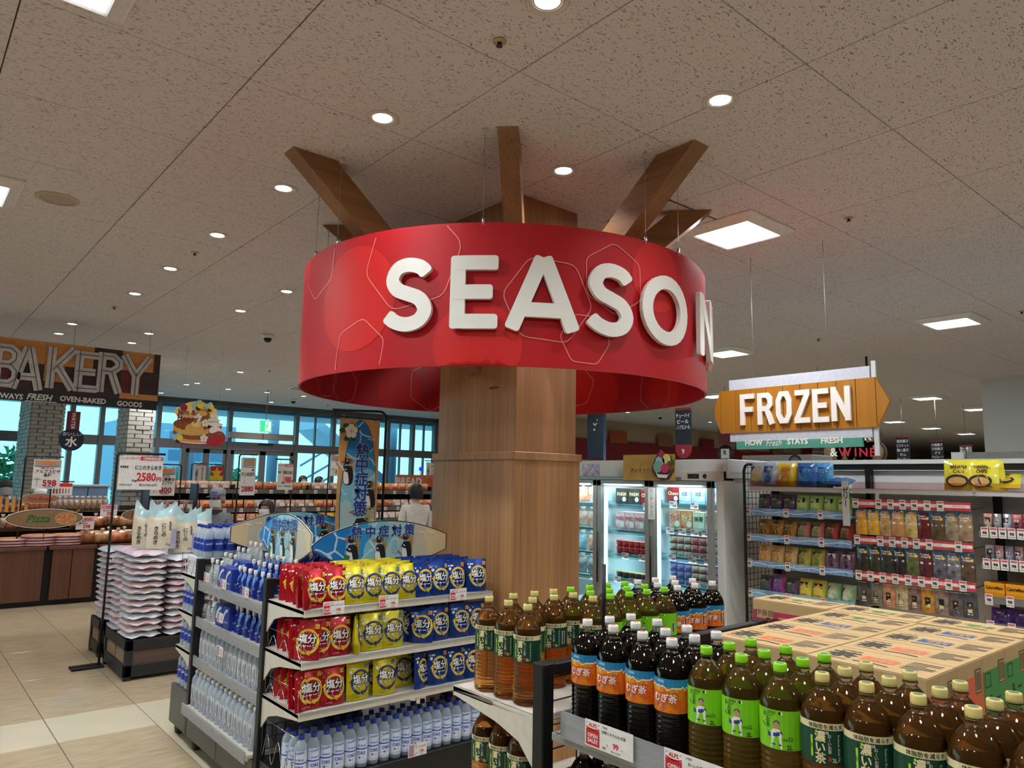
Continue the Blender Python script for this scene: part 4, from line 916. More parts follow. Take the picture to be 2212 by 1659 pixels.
for z,nm,n in ((.5615,'third',14),(.2765,'bottom',14)):
    for r in range(3):
        for i in range(n):
            SB['salt'].at(((1.69 if n and z>.3 else 1.66)+.072*r,5.05-.0755*i+random.uniform(-.003,.003),z),-pi/2+.3+random.uniform(-.2,.2),'clear salted water bottle on the %s long shelf, %s, %s from the far post'%(nm,RN[r],ORD[i]),'salted water bottles')
# ------------------------------------------------------------------ jelly drinks with spouts
JB=M('jelly_blue',(26,54,160),.25,.4,var=.2,vscale=20,coat=.2); JC=M('jelly_silver',(206,210,212),.25,.35,var=.15,vscale=24); JT=M('jelly_text',(220,226,240),.4,var=0)
def jelly(kind,seed):
    t=thing('jelly_drink_pouch','x','pouch'); m=JB if kind=='blue' else JC; B=MB(); dep=pillow_mesh(B,.078,.128,.042,m,nx=6,nz=8,seed=seed,wr=.0022,seal=.02); B.obj('bag',t)
    c=MB().cyl((0,0,.122),(0,0,.138),.0062,LET,8); c.lathe([(.0105,.134),(.0112,.136),(.0112,.158),(.0095,.161),(0,.1612)],M('spout_cap_white',(228,228,226),.4,var=.02),12); c.obj('spout_cap',t)
    P=MB()
    if kind=='blue':
        P.text('AQUARIUS',.013,JT,None,0,.05,.001,.01,fit=.06,rot=.3); P.poly([(-.03,.075,.001),(-.024,.075,.001),(.02,.10,.001),(.012,.104,.001)],JT); P.text('ゼリー',.012,JT,None,0,.03,.001)
    else:
        ki=M('jelly_ink',(96,104,116),.5,var=0)
        for k in range(4): P.rect(-.02,.03+.018*k,.0,.04+.018*k,ki,None,.001); P.rect(.006,.034+.018*k,.02,.038+.018*k,ki,None,.001)
        P.text('ゼリー',.014,ki,None,0,.098,.001)
    P.v=[(x,-max(dep(x,y),.0006)-z,y) for x,y,z in P.v]; P.obj('front_print',t); return Proto(t)
JL={k:[jelly(k,s) for s in (2,5)] for k in ('blue','silver')}
def bluebox():
    t=thing('drink_box','x','box'); BX=M('box_blue',(30,56,150),.4,var=.04)
    MB().box((-.055,-.037,0),(.055,.037,.135),BX,bev=.0015).obj('carton',t)
    P=MB(); T=face((0,-.0376,0),'-Y'); P.stroke(catmull([(-.045,.05),(-.03,.085),(0,.11),(.03,.118)],5),.016,JT,T,0); P.text('AQUARIUS',.014,JT,T,.0,.045,.0,.02,fit=.09); P.text('ゼリー 6個入',.009,JT,T,0,.022); P.obj('front_print',t); return Proto(t)
BXP=bluebox()
for z,nm,rows in ((1.0365,'upper',6),(.8065,'second',3)):
    for r in range(rows):
        x=1.70+.083*r; zz=z+(.034*r if rows>3 else 0); st_=zz-z
        if st_>0: MB().box((x-.038,4.02,z-.0005),(x+.038,5.085,zz-.0015),M('riser_grey',(150,152,156),.5)).obj('riser',dg)
        for i,y in enumerate((5.04,4.95,4.86)): 
            if r<4: random.choice(JL['silver']).at((x,y,zz),-pi/2+random.uniform(-.25,.25),'clear silver jelly pouch on the %s long shelf, %s file in its %s rank'%(nm,ORD[i],ORD[r]),'silver jelly pouches')
        if r<2:
            for i,y in enumerate((4.76,4.64)): BXP.at((x+.004,y,zz),-pi/2,'blue jelly drink box on the %s long shelf, %s of two in the %s rank'%(nm,ORD[i],ORD[r]),'blue jelly drink boxes')
        for i in range(6):
            y=4.55-.088*i
            random.choice(JL['blue']).at((x+random.uniform(-.004,.004),y+random.uniform(-.003,.003),zz),-pi/2+random.uniform(-.18,.18),'blue jelly pouch on the %s long shelf, %s file in its %s rank'%(nm,ORD[i],ORD[r]),'blue jelly pouches')
# ------------------------------------------------------------------ surfboard placards with penguins
def board_mat(name,flip=1,dark=1.0):
    m=bpy.data.materials.new(name); m.use_nodes=True; n=m.node_tree; b=n.nodes['Principled BSDF']; b.inputs['Roughness'].default_value=.35
    t=n.nodes.new('ShaderNodeTexCoord'); s=n.nodes.new('ShaderNodeSeparateXYZ'); n.links.new(t.outputs['Object'],s.inputs[0])
    mr=n.nodes.new('ShaderNodeMapRange'); mr.inputs['From Min'].default_value=-.48*flip; mr.inputs['From Max'].default_value=.48*flip; n.links.new(s.outputs['X'],mr.inputs['Value'])
    z=n.nodes.new('ShaderNodeTexNoise'); z.inputs['Scale'].default_value=5; n.links.new(t.outputs['Object'],z.inputs['Vector'])
    ad=n.nodes.new('ShaderNodeMath'); ad.operation='MULTIPLY_ADD'; ad.inputs[1].default_value=.25; n.links.new(z.outputs[0],ad.inputs[0]); n.links.new(mr.outputs[0],ad.inputs[2])
    r=n.nodes.new('ShaderNodeValToRGB'); r.color_ramp.interpolation='CONSTANT'; E=r.color_ramp.elements
    cs=[(0,(18,120,196)),(.36,(40,150,210)),(.5,(130,196,214)),(.66,(170,206,206)),(.83,(198,190,168)),(.98,(216,198,156))]
    E[0].position=0; E[0].color=lin(cs[0][1]); E[1].position=cs[1][0]; E[1].color=lin(cs[1][1])
    for p,c in cs[2:]: e=E.new(p); e.color=lin(c)
    n.links.new(ad.outputs[0],r.inputs[0])
    v=n.nodes.new('ShaderNodeTexVoronoi'); v.feature='DISTANCE_TO_EDGE'; v.inputs['Scale'].default_value=7; mp=n.nodes.new('ShaderNodeVectorMath'); mp.operation='MULTIPLY_ADD'; mp.inputs[1].default_value=(.12,.12,.12); n.links.new(z.outputs['Color'],mp.inputs[0]); n.links.new(t.outputs['Object'],mp.inputs[2]); n.links.new(mp.outputs[0],v.inputs['Vector'])
    lt=n.nodes.new('ShaderNodeMath'); lt.operation='LESS_THAN'; lt.inputs[1].default_value=.035; n.links.new(v.outputs['Distance'],lt.inputs[0])
    l2=n.nodes.new('ShaderNodeMath'); l2.operation='LESS_THAN'; l2.inputs[1].default_value=.62; n.links.new(ad.outputs[0],l2.inputs[0])
    mu=n.nodes.new('ShaderNodeMath'); mu.operation='MULTIPLY'; n.links.new(lt.outputs[0],mu.inputs[0]); n.links.new(l2.outputs[0],mu.inputs[1])
    x=n.nodes.new('ShaderNodeMixRGB'); n.links.new(mu.outputs[0],x.inputs[0]); n.links.new(r.outputs[0],x.inputs[1]); x.inputs[2].default_value=lin((190,216,236)); n.links.new(x.outputs[0],b.inputs['Base Color'])
    MATS[name]=m; return m
NAVT=M('board_navy',(30,52,140),.4,var=0); PB=M('penguin_black',(24,26,32),.5,var=0); BK=M('beak_orange',(206,92,40),.5,var=0); CRE=M('crest_gold',(190,140,60),.5,var=0); GRB=M('cooler_green',(44,120,60),.5,var=0)
def penguin(b,T,x,y,s,pose=0,z=.001):
    q=lambda pts,m,dz: b.add([(x+px*s,y+py*s,z+dz) for px,py in pts],[tuple(range(len(pts)))],m,False,T)
    body=catmull([(-.14,-.5),(.2,-.5),(.27,-.1),(.2,.22),(.05,.3),(-.12,.2),(-.18,-.1)],4,True); q(body,PB,0)
    q(catmull([(-.12,-.48),(.06,-.48),(.05,-.2),(-.06,.1),(-.16,.02),(-.17,-.25)],4,True),LET,.0006)
    b.disc(x+.0*s,y+.4*s,.17*s,PB,T,z+.001,14,.15*s); q([(-.14,.45),(-.14,.33),(-.34,.37)],BK,.0014)
    b.disc(x-.03*s,y+.43*s,.035*s,LET,T,z+.0018,8); b.disc(x-.03*s,y+.43*s,.018*s,PB,T,z+.0022,8)
    for k in range(6): b.stroke([(x+.06*s,y+(.5-.05*k)*s),(x+.22*s,y+(.5-.07*k)*s),(x+(.36-.02*k)*s,y+(.44-.11*k)*s)],.025*s,CRE,T,z+.0016)
    b.stroke([(x-.1*s,y+.24*s),(x+.14*s,y+.26*s)],.045*s,sky,T,z+.002)
    b.stroke([(x+.1*s,y+.1*s),(x-.05*s,y+.0*s),(x-.2*s,y+.08*s)],.07*s,PB,T,z+.0024)
    if pose==0: b.add([(x-.42*s,y-.5*s,z+.0026),(x-.2*s,y-.5*s,z+.0026),(x-.04*s,y-.16*s,z+.0026),(x-.22*s,y-.08*s,z+.0026)],[(0,1,2,3)],GRB,False,T)
    if pose==1: b.stroke([(x-.15*s,y+.02*s),(x-.45*s,y+.38*s)],.05*s,LET,T,z+.0026); b.disc(x+.02*s,y+.55*s,.1*s,CRE,T,z+.0012,12,.05*s)
    if pose==2: b.disc(x-.5*s,y+.08*s,.2*s,LET,T,z+.0026,16,.27*s); b.disc(x-.5*s,y+.08*s,.18*s,sky,T,z+.003,16,.25*s); b.stroke([(x-.36*s,y-.1*s),(x-.2*s,y-.25*s)],.04*s,BK,T,z+.0028)
def gull(b,T,x,y,s,z=.0015): b.stroke(catmull([(x-s,y-.1*s),(x-.6*s,y+.4*s),(x,y),(x+.5*s,y+.35*s),(x+.7*s,y-.4*s)],4),.14*s,LET,T,z); b.stroke([(x-s,y-.1*s),(x-.95*s,y-.35*s)],.16*s,PB,T,z); b.stroke([(x+.7*s,y-.4*s),(x+.66*s,y-.7*s)],.16*s,PB,T,z)
def placard(name,label,L,Hh,mw,m,flip=1,stand=None):
    t=thing('surfboard_placard',label,'sign'); t.matrix_basis=mw
    top=catmull([(-.5,.03),(-.40,.24),(-.2,.43),(.0,.5),(.2,.45),(.36,.33),(.5,.17)],5); bot=[(x,-z) for x,z in top][::-1]
    O=[(x*L*flip,z*Hh) for x,z in bot+top]; O=O if flip==1 else O[::-1]
    I=[(x*.985,z*.955) for x,z in O]
    MB().prism([(x,z) for x,z in O][::1],-.006,0,LET,TJ).obj('board',t)
    b=MB(); b.poly([(x,z,.0012) for x,z in O],PB,TJ@TR(0,0,-.0008)); b.poly([(x,z,.0) for x,z in I],m,TJ@TR(0,0,.001)); b.obj('picture_print',t)
    P=MB()
    for i,c in enumerate('熱中症対策'): P.text(c,Hh*.265,sky,TJ,(-.20+.098*i)*L,Hh*(.262+.006*i),.0035,.07); P.text(c,Hh*.265,NAVT,TJ,(-.20+.098*i)*L,Hh*(.262+.006*i),.0045,.02)
    penguin(P,TJ,-.23*L*flip,-.12*Hh,Hh*.62,0,.002); penguin(P,TJ,-.03*L*flip,-.13*Hh,Hh*.58,1,.002); penguin(P,TJ,.17*L*flip,-.09*Hh,Hh*.58,2,.002)
    gull(P,TJ,.29*L*flip,.22*Hh,.025*L); gull(P,TJ,.37*L*flip,.2*Hh,.025*L); stuff(P.obj('penguin_print',t))
    if stand:
        s=MB()
        for x in (-.22*L,.22*L): s.cyl((x,.009,-stand),(x,.009,-.1*Hh),.003,CHROME,6)
        s.obj('stand',t)
    return t
bm1=board_mat('surf_print'); bm2=board_mat('surf_print_reversed',-1)
placard('a','long surfboard placard with three penguins standing over the pouches',.94,.285,TR(2.355,3.972,1.345),bm1,1,.15)
placard('b','surfboard placard with penguins turned toward the long jelly drink side',.76,.30,TR(1.907,4.40,1.365)@RZ(-pi/2),bm1,1,.329)
placard('c','farthest surfboard placard, sand end to the left, behind the other two',.95,.30,TR(2.30,5.11,1.345),bm2,-1,.153)
# hanging penguin banner on its hooked pole
bn=thing('penguin_banner','tall hanging banner with surfboard, flower and penguins on a hooked black pole','banner',(2.45,4.55,0))
S=4.55/4.5
x0_,x1_,zt_,zb_=2.294*S-2.45,2.60*S-2.45,2.142+.004,1.28
MB().tube([(2.66*S-2.45,.02,1.0)]+[(2.66*S-2.45-.05*(1-cos(a)),.02,2.165+.05*sin(a)) for a in (0,.4,.8,1.2,1.57)]+[(2.247*S-2.45,.02,2.2)],.009,BLACK,8).obj('hooked_pole',bn)
MB().tube([(2.26*S-2.45,.02,2.195),(2.26*S-2.45,.02,2.16),(2.63*S-2.45,.02,2.158)],.004,BLACK,6).obj('hanging_bar',bn)
MB().box((x0_,-.002,zb_),(x1_,0,zt_),wood('banner_plank',(214,174,116),(190,146,88),.6,.5,0)).obj('sheet',bn)
P=MB(); w_=x1_-x0_; cx=(x0_+x1_)/2+.01
m3=board_mat('banner_sea'); n3=m3.node_tree
for nd in n3.nodes:
    if nd.type=='MAP_RANGE':
        nd.inputs['From Min'].default_value=2.25; nd.inputs['From Max'].default_value=.95
        for l in list(nd.inputs['Value'].links): n3.links.remove(l)
        for s_ in n3.nodes:
            if s_.type=='SEPXYZ': n3.links.new(s_.outputs['Z'],nd.inputs['Value'])
sb=catmull([(cx-.02,zt_-.005),(cx+.07,zt_-.08),(cx+.125,zt_-.35),(cx+.13,zt_-.6),(cx+.11,zb_+.002),(cx-.10,zb_+.002),(cx-.14,zt_-.62),(cx-.13,zt_-.38),(cx-.09,zt_-.14)],4,True)
T0=TR(0,-.003,0)@TJ
P.add([(x,min(z,zt_-.004)) for x,z in sb],[tuple(range(len(sb)))],PB,False,T0); P.add([(cx+(x-cx)*.965,min(zt_-.006,zt_-.45+(z-zt_+.45)*.99),.001) for x,z in sb],[tuple(range(len(sb)))],m3,False,T0)
P.obj('picture_print',bn); P=MB()
for i,c in enumerate('熱中症対策'): P.text(c,.105,sky,T0,cx+.012,zt_-.215-.098*i,.006,.07); P.text(c,.105,NAVT,T0,cx+.012,zt_-.215-.098*i,.0072,.02)
leaf=M('leaf_green',(22,96,52),.5,var=.1)
for a in (.4,1.3,2.2,3.0,4.3,5.2): P.poly([(x0_+.075,zt_-.085,.003),(x0_+.075+.065*cos(a-.35),zt_-.09+.06*sin(a-.35),.003),(x0_+.075+.085*cos(a),zt_-.092+.075*sin(a)*.9,.003),(x0_+.075+.065*cos(a+.35),zt_-.09+.06*sin(a+.35),.003)],leaf,T0)
for k in range(5): a=1.57+k*1.257; P.disc(x0_+.085+.028*cos(a),zt_-.085+.03*sin(a),.022,LET,T0,.0045+.0003*k,12)
P.disc(x0_+.085,zt_-.085,.012,bee,T0,.0065,10)
penguin(P,T0,x0_+.07,zt_-.36,.17,1,.003); penguin(P,T0,x1_-.065,zt_-.52,.18,2,.003); penguin(P,T0,cx+.02,zt_-.74,.28,0,.003); gull(P,T0,cx+.08,zt_-.14,.03,.003)
stuff(P.obj('penguin_print',bn))
for x in (x0_+.03,x1_-.04): MB().tube([(x,.018,2.168),(x,.0,2.166),(x,-.004,zt_-.012)],.004,CLEAR,6).obj('clip',bn)
# ------------------------------------------------------------------ glazed entrance wall
WY=19.1; FRM=M('bronze_frame',(118,120,124),.4,.2,var=.03); GLS=clear('window_glass',(214,240,250),.93,.1,.02); CRW=M('cream_wall',(196,188,176),.8,var=.02)
wl=struct(MB().box((-14,WY-.06,3.5),(13.2,WY+.06,CEIL+.1),FRM).obj('wall_back'))
def wx(px,py=960): return ony(px,py,WY).x
ZH=ony(560,957,WY).z; ZD=ony(560,975,WY).z; ZU=ony(560,865,WY).z
mull=[wx(p) for p in (-330,-190,-60,57,150,215,338,396,493,638,718,777,836,890,938,985)]
for x in mull: MB().box((x-.05,WY-.09,0),(x+.05,WY+.09,3.55),FRM,bev=.006).obj('mullion',wl)
for a,c in zip(mull,mull[1:]):
    MB().box((a+.05,WY-.07,ZD),(c-.05,WY+.07,ZH),FRM,bev=.004).obj('transom',wl)
    MB().box((a+.05,WY-.006,ZH),(c-.05,WY+.006,3.5),GLS).obj('pane',wl)
    if not (wx(396)-.1<a<wx(493)+.05): MB().box((a+.05,WY-.006,.08),(c-.05,WY+.006,ZD),GLS).obj('pane',wl)
    MB().box((a+.05,WY-.05,0),(c-.05,WY+.05,.08),FRM).obj('sill',wl)
    if a>wx(630): MB().box(((a+c)/2-.02,WY-.04,.08),((a+c)/2+.02,WY+.04,ZD),FRM).obj('glazing_bar',wl); MB().box(((a+c)/2-.02,WY-.04,ZH),((a+c)/2+.02,WY+.04,3.5),FRM).obj('glazing_bar',wl)
for k,(pa,pb) in enumerate([(397,493),(494,637)]):
    a,c=wx(pa)+.05,wx(pb)-.05; d=struct(MB().obj('door_%d'%(k+1))); d.location=(a,WY-.02,0); n=2
    for i in range(n):
        x0=(c-a)*i/n; x1=(c-a)*(i+1)/n; b=MB()
        for (u0,u1,z0,z1) in ((x0,x0+.08,0,ZD),(x1-.08,x1,0,ZD),(x0,x1,0,.12),(x0,x1,ZD-.1,ZD)): b.box((u0,-.03,z0),(u1,.03,z1),FRM)
        L=b.obj('door_leaf',d); MB().box((x0+.08,-.005,.12),(x1-.08,.005,ZD-.1),GLS).obj('pane',L)
ha=ony(497,932,WY-.3); hb=ony(636,953,WY-.3)
t=thing('air_curtain_box','long beige air curtain box over the entrance doors','air curtain',(ha.x,WY-.13,hb.z))
for k in range(2): L=(hb.x-ha.x)/2; MB().box((L*k+.01,-.17,0),(L*(k+1)-.01,.02,ha.z-hb.z),M('curtain_box',(168,160,150),.5),bev=.01).obj('casing',t)
p=ony(575,960,WY-.1); t=thing('door_sensor','small dark sensor bar over the sliding doors','sensor',(p.x,WY-.07,p.z)); MB().box((-.2,-.05,-.03),(.2,0,.03),M('sensor_black',(50,50,54),.4),bev=.01).obj('housing',t)
# side walls
struct(MB().box((13.1,15.0,0),(13.3,19.2,CEIL),CRW).obj('wall_right'))
struct(MB().box((-14,-8.1,0),(46,-8,CEIL),CRW).obj('wall_front'))
struct(MB().box((-14.1,-8,0),(-14,19.3,CEIL),CRW).obj('wall_left'))
struct(MB().box((46,-8,0),(46.1,19.3,CEIL),CRW).obj('wall_far'))
# outside
gr=struct(MB().box((-60,19.3,-.12),(90,140,-.02),M('asphalt_pale',(206,210,210),.9,var=.05,vscale=.6)).obj('ground'))
struct(MB().box((-20,19.25,3.42),(30,21.2,3.6),M('soffit',(226,230,238),.7)).obj('roof_canopy'))
for k,(px,y,r) in enumerate([(590,23.5,.17),(412,24,.16),(845,22,.2)]):
    x=ony(px,960,y).x; t=thing('round_column','pale round column outside the entrance, %s from the left'%['second','first','third'][k],'column',(x,y,-.02)); MB().cyl((0,0,0),(0,0,3.44 if y<21 else 5.2),r,M('column_grey',(150,160,184),.6),20).obj('shaft',t)
st=thing('outdoor_stair','outdoor staircase rising to the left behind the glass with handrails','stairs',(0,23,0)); sm_=M('stair_grey',(196,208,226),.6)
def SP(px,py): p=ony(px,py,23); return (p.x,p.z)
a,c=SP(664,905),SP(745,975)
MB().prism([(a[0],a[1]),(a[0],a[1]-.35),(c[0]+6,a[1]-.35-(a[1]-c[1])/(c[0]-a[0])*(c[0]+6-a[0])),(c[0]+6,a[1]-(a[1]-c[1])/(c[0]-a[0])*(c[0]+6-a[0]))],-.8,.8,sm_,TJ).obj('stringer',st)
for (p,q) in (((640,1006),(714,962)),((640,1040),(735,985)),((652,1060),(740,1010))):
    A,B=SP(*p),SP(*q); MB().tube([(A[0],-.3,A[1]),(B[0],-.3,B[1])],.04,sm_,6).obj('handrail',st)
FOL=M('foliage',(60,120,74),.8,var=.3,vscale=3)
def tree(x,y,h,r,lb,seed):
    t=thing('street_tree',lb,'tree',(x,y,-.02)); MB().cyl((0,0,0),(0,0,h*.5),.12,M('bark',(90,76,60),.9),8,.07).obj('trunk',t)
    rr=random.Random(seed); b=MB()
    for k in range(240):
        a=rr.uniform(0,6.28); q=r*rr.random()**.5; z=h*.62+rr.uniform(-1,1)*h*.36*(1-(q/r)**2)**.5; s=rr.uniform(.12,.26)
        u=Vector((rr.uniform(-1,1),rr.uniform(-1,1),rr.uniform(-1,1))).normalized(); v=u.orthogonal().normalized(); c=Vector((q*cos(a),q*sin(a),z))
        b.add([tuple(c+u*s),tuple(c+v*s*.6),tuple(c-u*s),tuple(c-v*s*.6)],[(0,1,2,3)],FOL)
    o=b.obj('crown',t); stuff(o)
for k,(px,y,h,r) in enumerate([(405,42,2.5,1.7),(470,52,2.6,1.6),(512,46,2.3,1.5),(30,36,3.0,.9)]):
    tree(ony(px,1000,y).x,y,h,r,['round street tree behind the leftmost glass door','street tree between the glass doors, far off','low bush-like tree seen past the 2880 price card','slim tree beside the far left window'][k],k+3)
CARM=[M('car_white',(220,224,228),.3,.1,coat=.5),M('car_blue',(60,96,150),.3,.2,coat=.5)]
for k,(px,y) in enumerate([(425,33),(585,42),(20,32)]):
    t=thing('parked_car','%s parked car beyond the glass, %s'%(['white','blue','pale'][k],['behind the leftmost doors','behind the 2880 price card','at the far left window']),'car',(ony(px,1040,y).x,y,-.02)); t['label']='%s parked car outside, %s'%(['white','blue','pale'][k],['behind the leftmost glass doors','behind the sliding doors','beyond the far left window'][k])
    b=MB().prism([(-2.1,.25),(2.1,.25),(2.15,.75),(1.3,.9),(.8,1.42),(-1.2,1.46),(-1.9,.9),(-2.15,.8)],-.8,.8,CARM[k%2],TJ); b.obj('body',t)
    b=MB().prism([(-1.75,.92),(1.15,.92),(.72,1.36),(-1.15,1.4)],-.81,.81,M('car_glass',(40,52,62),.1),TJ); b.obj('window',t)
    for sx in (-1.3,1.3):
        for sy in (-.82,.62): MB().cyl((sx,sy,.32),(sx,sy+.2,.32),.32,M('rubber'),16).obj('wheel',t)
bd=thing('distant_building','pale distant building far beyond the car park','building',(ony(380,1010,95).x,95,-.02)); MB().box((-7,0,0),(7,8,8),M('far_wall',(150,170,190),.8)).obj('wall',bd)
for i in range(5):
    for j in range(3): MB().box((-6+2.5*i,-.05,1.2+2.3*j),(-4.6+2.5*i,0,2.5+2.3*j),M('far_pane',(90,120,150),.3)).obj('window',bd)
# ------------------------------------------------------------------ brick piers
BRK=M('pale_brick',(204,196,187),.85,var=.1,vscale=9,bump=.3); MOR=M('mortar',(172,164,155),.95); WBD=wood('dark_wainscot',(84,56,44),(58,38,30),.7,.5,2)
def pier(label,x0,x1,y,dy,zw=1.2,side=True):
    t=thing('brick_pier',label,'pier',(x0,y,0)); Wd=x1-x0
    MB().box((.02,.02,0),(Wd-.02,dy,CEIL-.002),MOR).obj('core',t); b=MB(); rr=random.Random(4); zz=zw if zw else .02; row=0
    while zz<CEIL-.03:
        for (L,fx_) in ((Wd,0),(dy,1)):
            u=-.12*(row%2)
            while u<L:
                u0,u1=max(0,u),min(L,u+.235)
                if u1-u0>.03:
                    q=rr.uniform(-.004,.006)
                    if fx_==0: b.box((u0+.005,-.012-q,zz),(u1-.005,.03,min(CEIL-.004,zz+.066)),BRK)
                    else: b.box((-.012-q,u0+.005,zz),(.03,u1-.005,min(CEIL-.004,zz+.066)),BRK)
                u+=.245
        zz+=.075; row+=1
    stuff(b.obj('brick',t))
    if zw: MB().box((-.02,-.02,0),(Wd+.02,dy,zw),WBD).obj('wainscot',t)
    return t
p0,p1=ony(238,1000,14.0).x,ony(327,1000,13.6).x
pier('pale brick pier with dark wooden base behind the bakery displays',p0+.13,p1,13.6,.75,1.22)
q0,q1=ony(62,950,16.5).x,ony(136,950,16.5).x
pier('grey brick pier beside the water sign and far left window',q0,q1,16.5,1.6,0)
MB_=MB().box((0,0,0),(.42,.02,.62),M('pier_notice_frame',(150,150,148),.4)).rect(.03,.03,.39,.59,PAPER,Matrix(((1,0,0,0),(0,0,-1,-.004),(0,1,0,0),(0,0,0,1))))
nb=thing('framed_notice','framed white notice on the pale brick pier, half behind the 2580 card','notice',(ony(258,1060,13.5).x,13.55,ony(258,1060,13.5).z)); MB_.obj('frame',nb)
b=MB(); TN=face((.21,-.006,.31),'-Y'); 
for k in range(4): b.rect(-.15,-.24+.05*k,.02,-.22+.05*k,INK,TN)
b.disc(.10,-.2,.035,INK,TN); b.obj('notice_print',nb)
# ------------------------------------------------------------------ price posters on poles
def poster(name,label,y,box,pole,build,arm=True,group=None,cat='sign'):
    """box = pixel rectangle of the card at depth y, pole = (pixel x of the pole, top pixel y, foot height)"""
    a=ony(box[0],box[1],y); c=ony(box[2],box[3],y); cx,cz=(a.x+c.x)/2,(a.z+c.z)/2; w,h=abs(c.x-a.x),abs(a.z-c.z)
    t=thing(name,label,cat,(cx,y,cz)); 
    if group: t['group']=group
    MB().box((-w/2,-.003,-h/2),(w/2,.003,h/2),PAPER).obj('card',t); P=MB(); build(P,w,h,face((0,-.0045,0),'-Y')); stuff(P.obj('card_print',t))
    if pole:
        q=ony(pole[0],pole[1],y); x=q.x-cx; z=q.z-cz; s=1 if x<0 else -1; r=.011 if y<9 else .010
        MB().tube([(x,.02,pole[2]-cz),(x,.02,z-.03),(x+s*.012,.02,z-.008),(x+s*.04,.02,z),(x+s*(w+abs(abs(x)-w/2)+.02),.02,z+.0)],r,BLACK,7).obj('pole',t)
        b=MB()
        for u in (-.32*w,.32*w): b.tube([(u,.02,z-.01),(u,.01,h/2+.01),(u,-.002,h/2-.02)],.003,CLEAR if y<9 else CHROME,5)
        b.obj('clip',t)
    return t
OPN=M('poster_red',(200,40,58),.5,var=0); MARO=M('price_maroon',(176,20,50),.5,var=0); PIC=M('poster_picture',(206,150,70),.5,col2=(120,160,180),vscale=14)
def rice_card(P,w,h,T,name,price,top='スーパーアルプス'):
    P.rect(-.03*w,h/2-.115*h-.01*h,w/2-.01*w,h/2-.01*h,OPN,T); P.text('OPENSALE!!',.1*h,PAPER,T,.24*w,h/2-.07*h,.001,.04,fit=.46*w); P.text(top,.085*h,OPN,T,-.26*w,h/2-.07*h,.001,.02,fit=.44*w)
    P.text(name,.15*h,INK,T,.16*w,.16*h,.001,.02,fit=.6*w); P.text(price,.34*h,OPN,T,.13*w,-.12*h,.001,.03,sx=.8,fit=.5*w); P.text('円',.15*h,OPN,T,.42*w,-.19*h,.001,.04); P.text('税込2786.40円',.085*h,INK,T,.18*w,-.36*h,.001,.01,fit=.4*w)
    P.text('新潟県産',.075*h,INK,T,-.38*w,.17*h,.001,.02,fit=.18*w); P.text('5kg',.09*h,INK,T,-.14*w,-.24*h,.001,.02); P.text('7月2日~7月5日',.06*h,INK,T,-.32*w,-.36*h,.001,.01,fit=.28*w)
def open_card(P,w,h,T,lines,price):
    P.rect(-w/2*.94,h/2-.24*h,w/2*.94,h/2-.02*h,PIC,T); P.text('OPEN',.12*w*1.8,M('open_orange',(226,120,50),.5,var=0),T,0,h*.37,.001,.05,fit=.7*w); P.stroke([(-.46*w,h*.265),(0,h*.25),(.46*w,h*.275)],.03*h,M('poster_blue',(60,130,176),.5,var=0),T,.001)
    P.text('7月3日~6日',.10*w,OPN,T,0,h*.2,.001,.02)
    for k,s_ in enumerate(lines): P.text(s_,.15*w,INK,T,.03*w,h*(.09-.12*k),.001,.03,fit=.92*w)
    P.stroke([(-.32*w,-.2*h),(-.36*w,-.42*h)],.02*w,M('palm_green',(120,150,130),.5,var=0),T,.001)
    for k in range(5): P.stroke([(-.32*w,-.2*h),(-.32*w+.16*w*cos(.3+k*.65),-.2*h+.14*w*sin(.3+k*.65)-.02*h)],.02*w,MATS['palm_green'],T,.001)
    P.text(price,.34*w,MARO,T,.12*w,-.3*h,.002,.03,fit=.66*w); P.text('税込%s円'%price,.07*w,INK,T,.1*w,-.43*h,.001,.01)
poster('rice_price_sign','white rice price sign reading 2580 on a black floor stand',7.66,(259,984,348,1058),(255,978,.02),lambda P,w,h,T: rice_card(P,w,h,T,'にじのきらめき','2580'))
b0=ony(215,1440,7.66)
t=thing('sign_stand_foot','black two-pronged foot of the rice price sign on the floor','stand',(ony(217,1440,7.66).x,7.66,0))
for s in (-1,1): MB().box((-.24,s*.05-.025+.02,0),(.02,s*.05+.025+.02,.02),BLACK,bev=.004).obj('prong',t)
poster('pizza_price_sign','white price poster reading 598 above the pizza stacks',11.62,(74,992,128,1056),(56,985,.7655),lambda P,w,h,T: open_card(P,w,h,T,['アルプスピザ','各種'],'598'))
poster('pie_price_sign','white price poster reading 800 partly behind the rice price sign',10.7,(328,1010,376,1071),(394,1004,.02),lambda P,w,h,T: open_card(P,w,h,T,['もっと果実の','りんごパイ'],'800'))
poster('tall_price_sign','tall narrow price card reading 2880 before the doors',9.4,(522,988,549,1070),(519,981,.02),lambda P,w,h,T: (P.rect(-w*.36,h*.27,w*.42,h*.48,PIC,T),P.stroke([(-.4*w,h*.25),(.4*w,h*.24)],.02*h,MATS['poster_blue'],T,.001),P.text('ひとめぼれ',.3*w,INK,T,0,h*.06,.001,.02,fit=.9*w),P.text('2880',.5*w,MARO,T,0,-h*.33,.001,.03,sx=.8,fit=.85*w),P.disc(.3*w,h*.17,.07*w,INK,T,.001,14),P.stroke([(-.2*w,-.08*h),(-.26*w,-.2*h)],.03*w,MATS['palm_green'],T,.001)))
poster('red_price_sign','white price card reading 1980 with red heading before the doors',9.6,(601,1001,631,1058),(634,993,.02),lambda P,w,h,T: rice_card(P,w,h,T,'無洗米ひとめぼれ','1980'))
poster('double_price_sign','cream price card half hidden behind the penguin banner',9.8,(715,983,750,1029),(713,976,.02),lambda P,w,h,T: open_card(P,w,h,T,['ダブル'],'1180'))
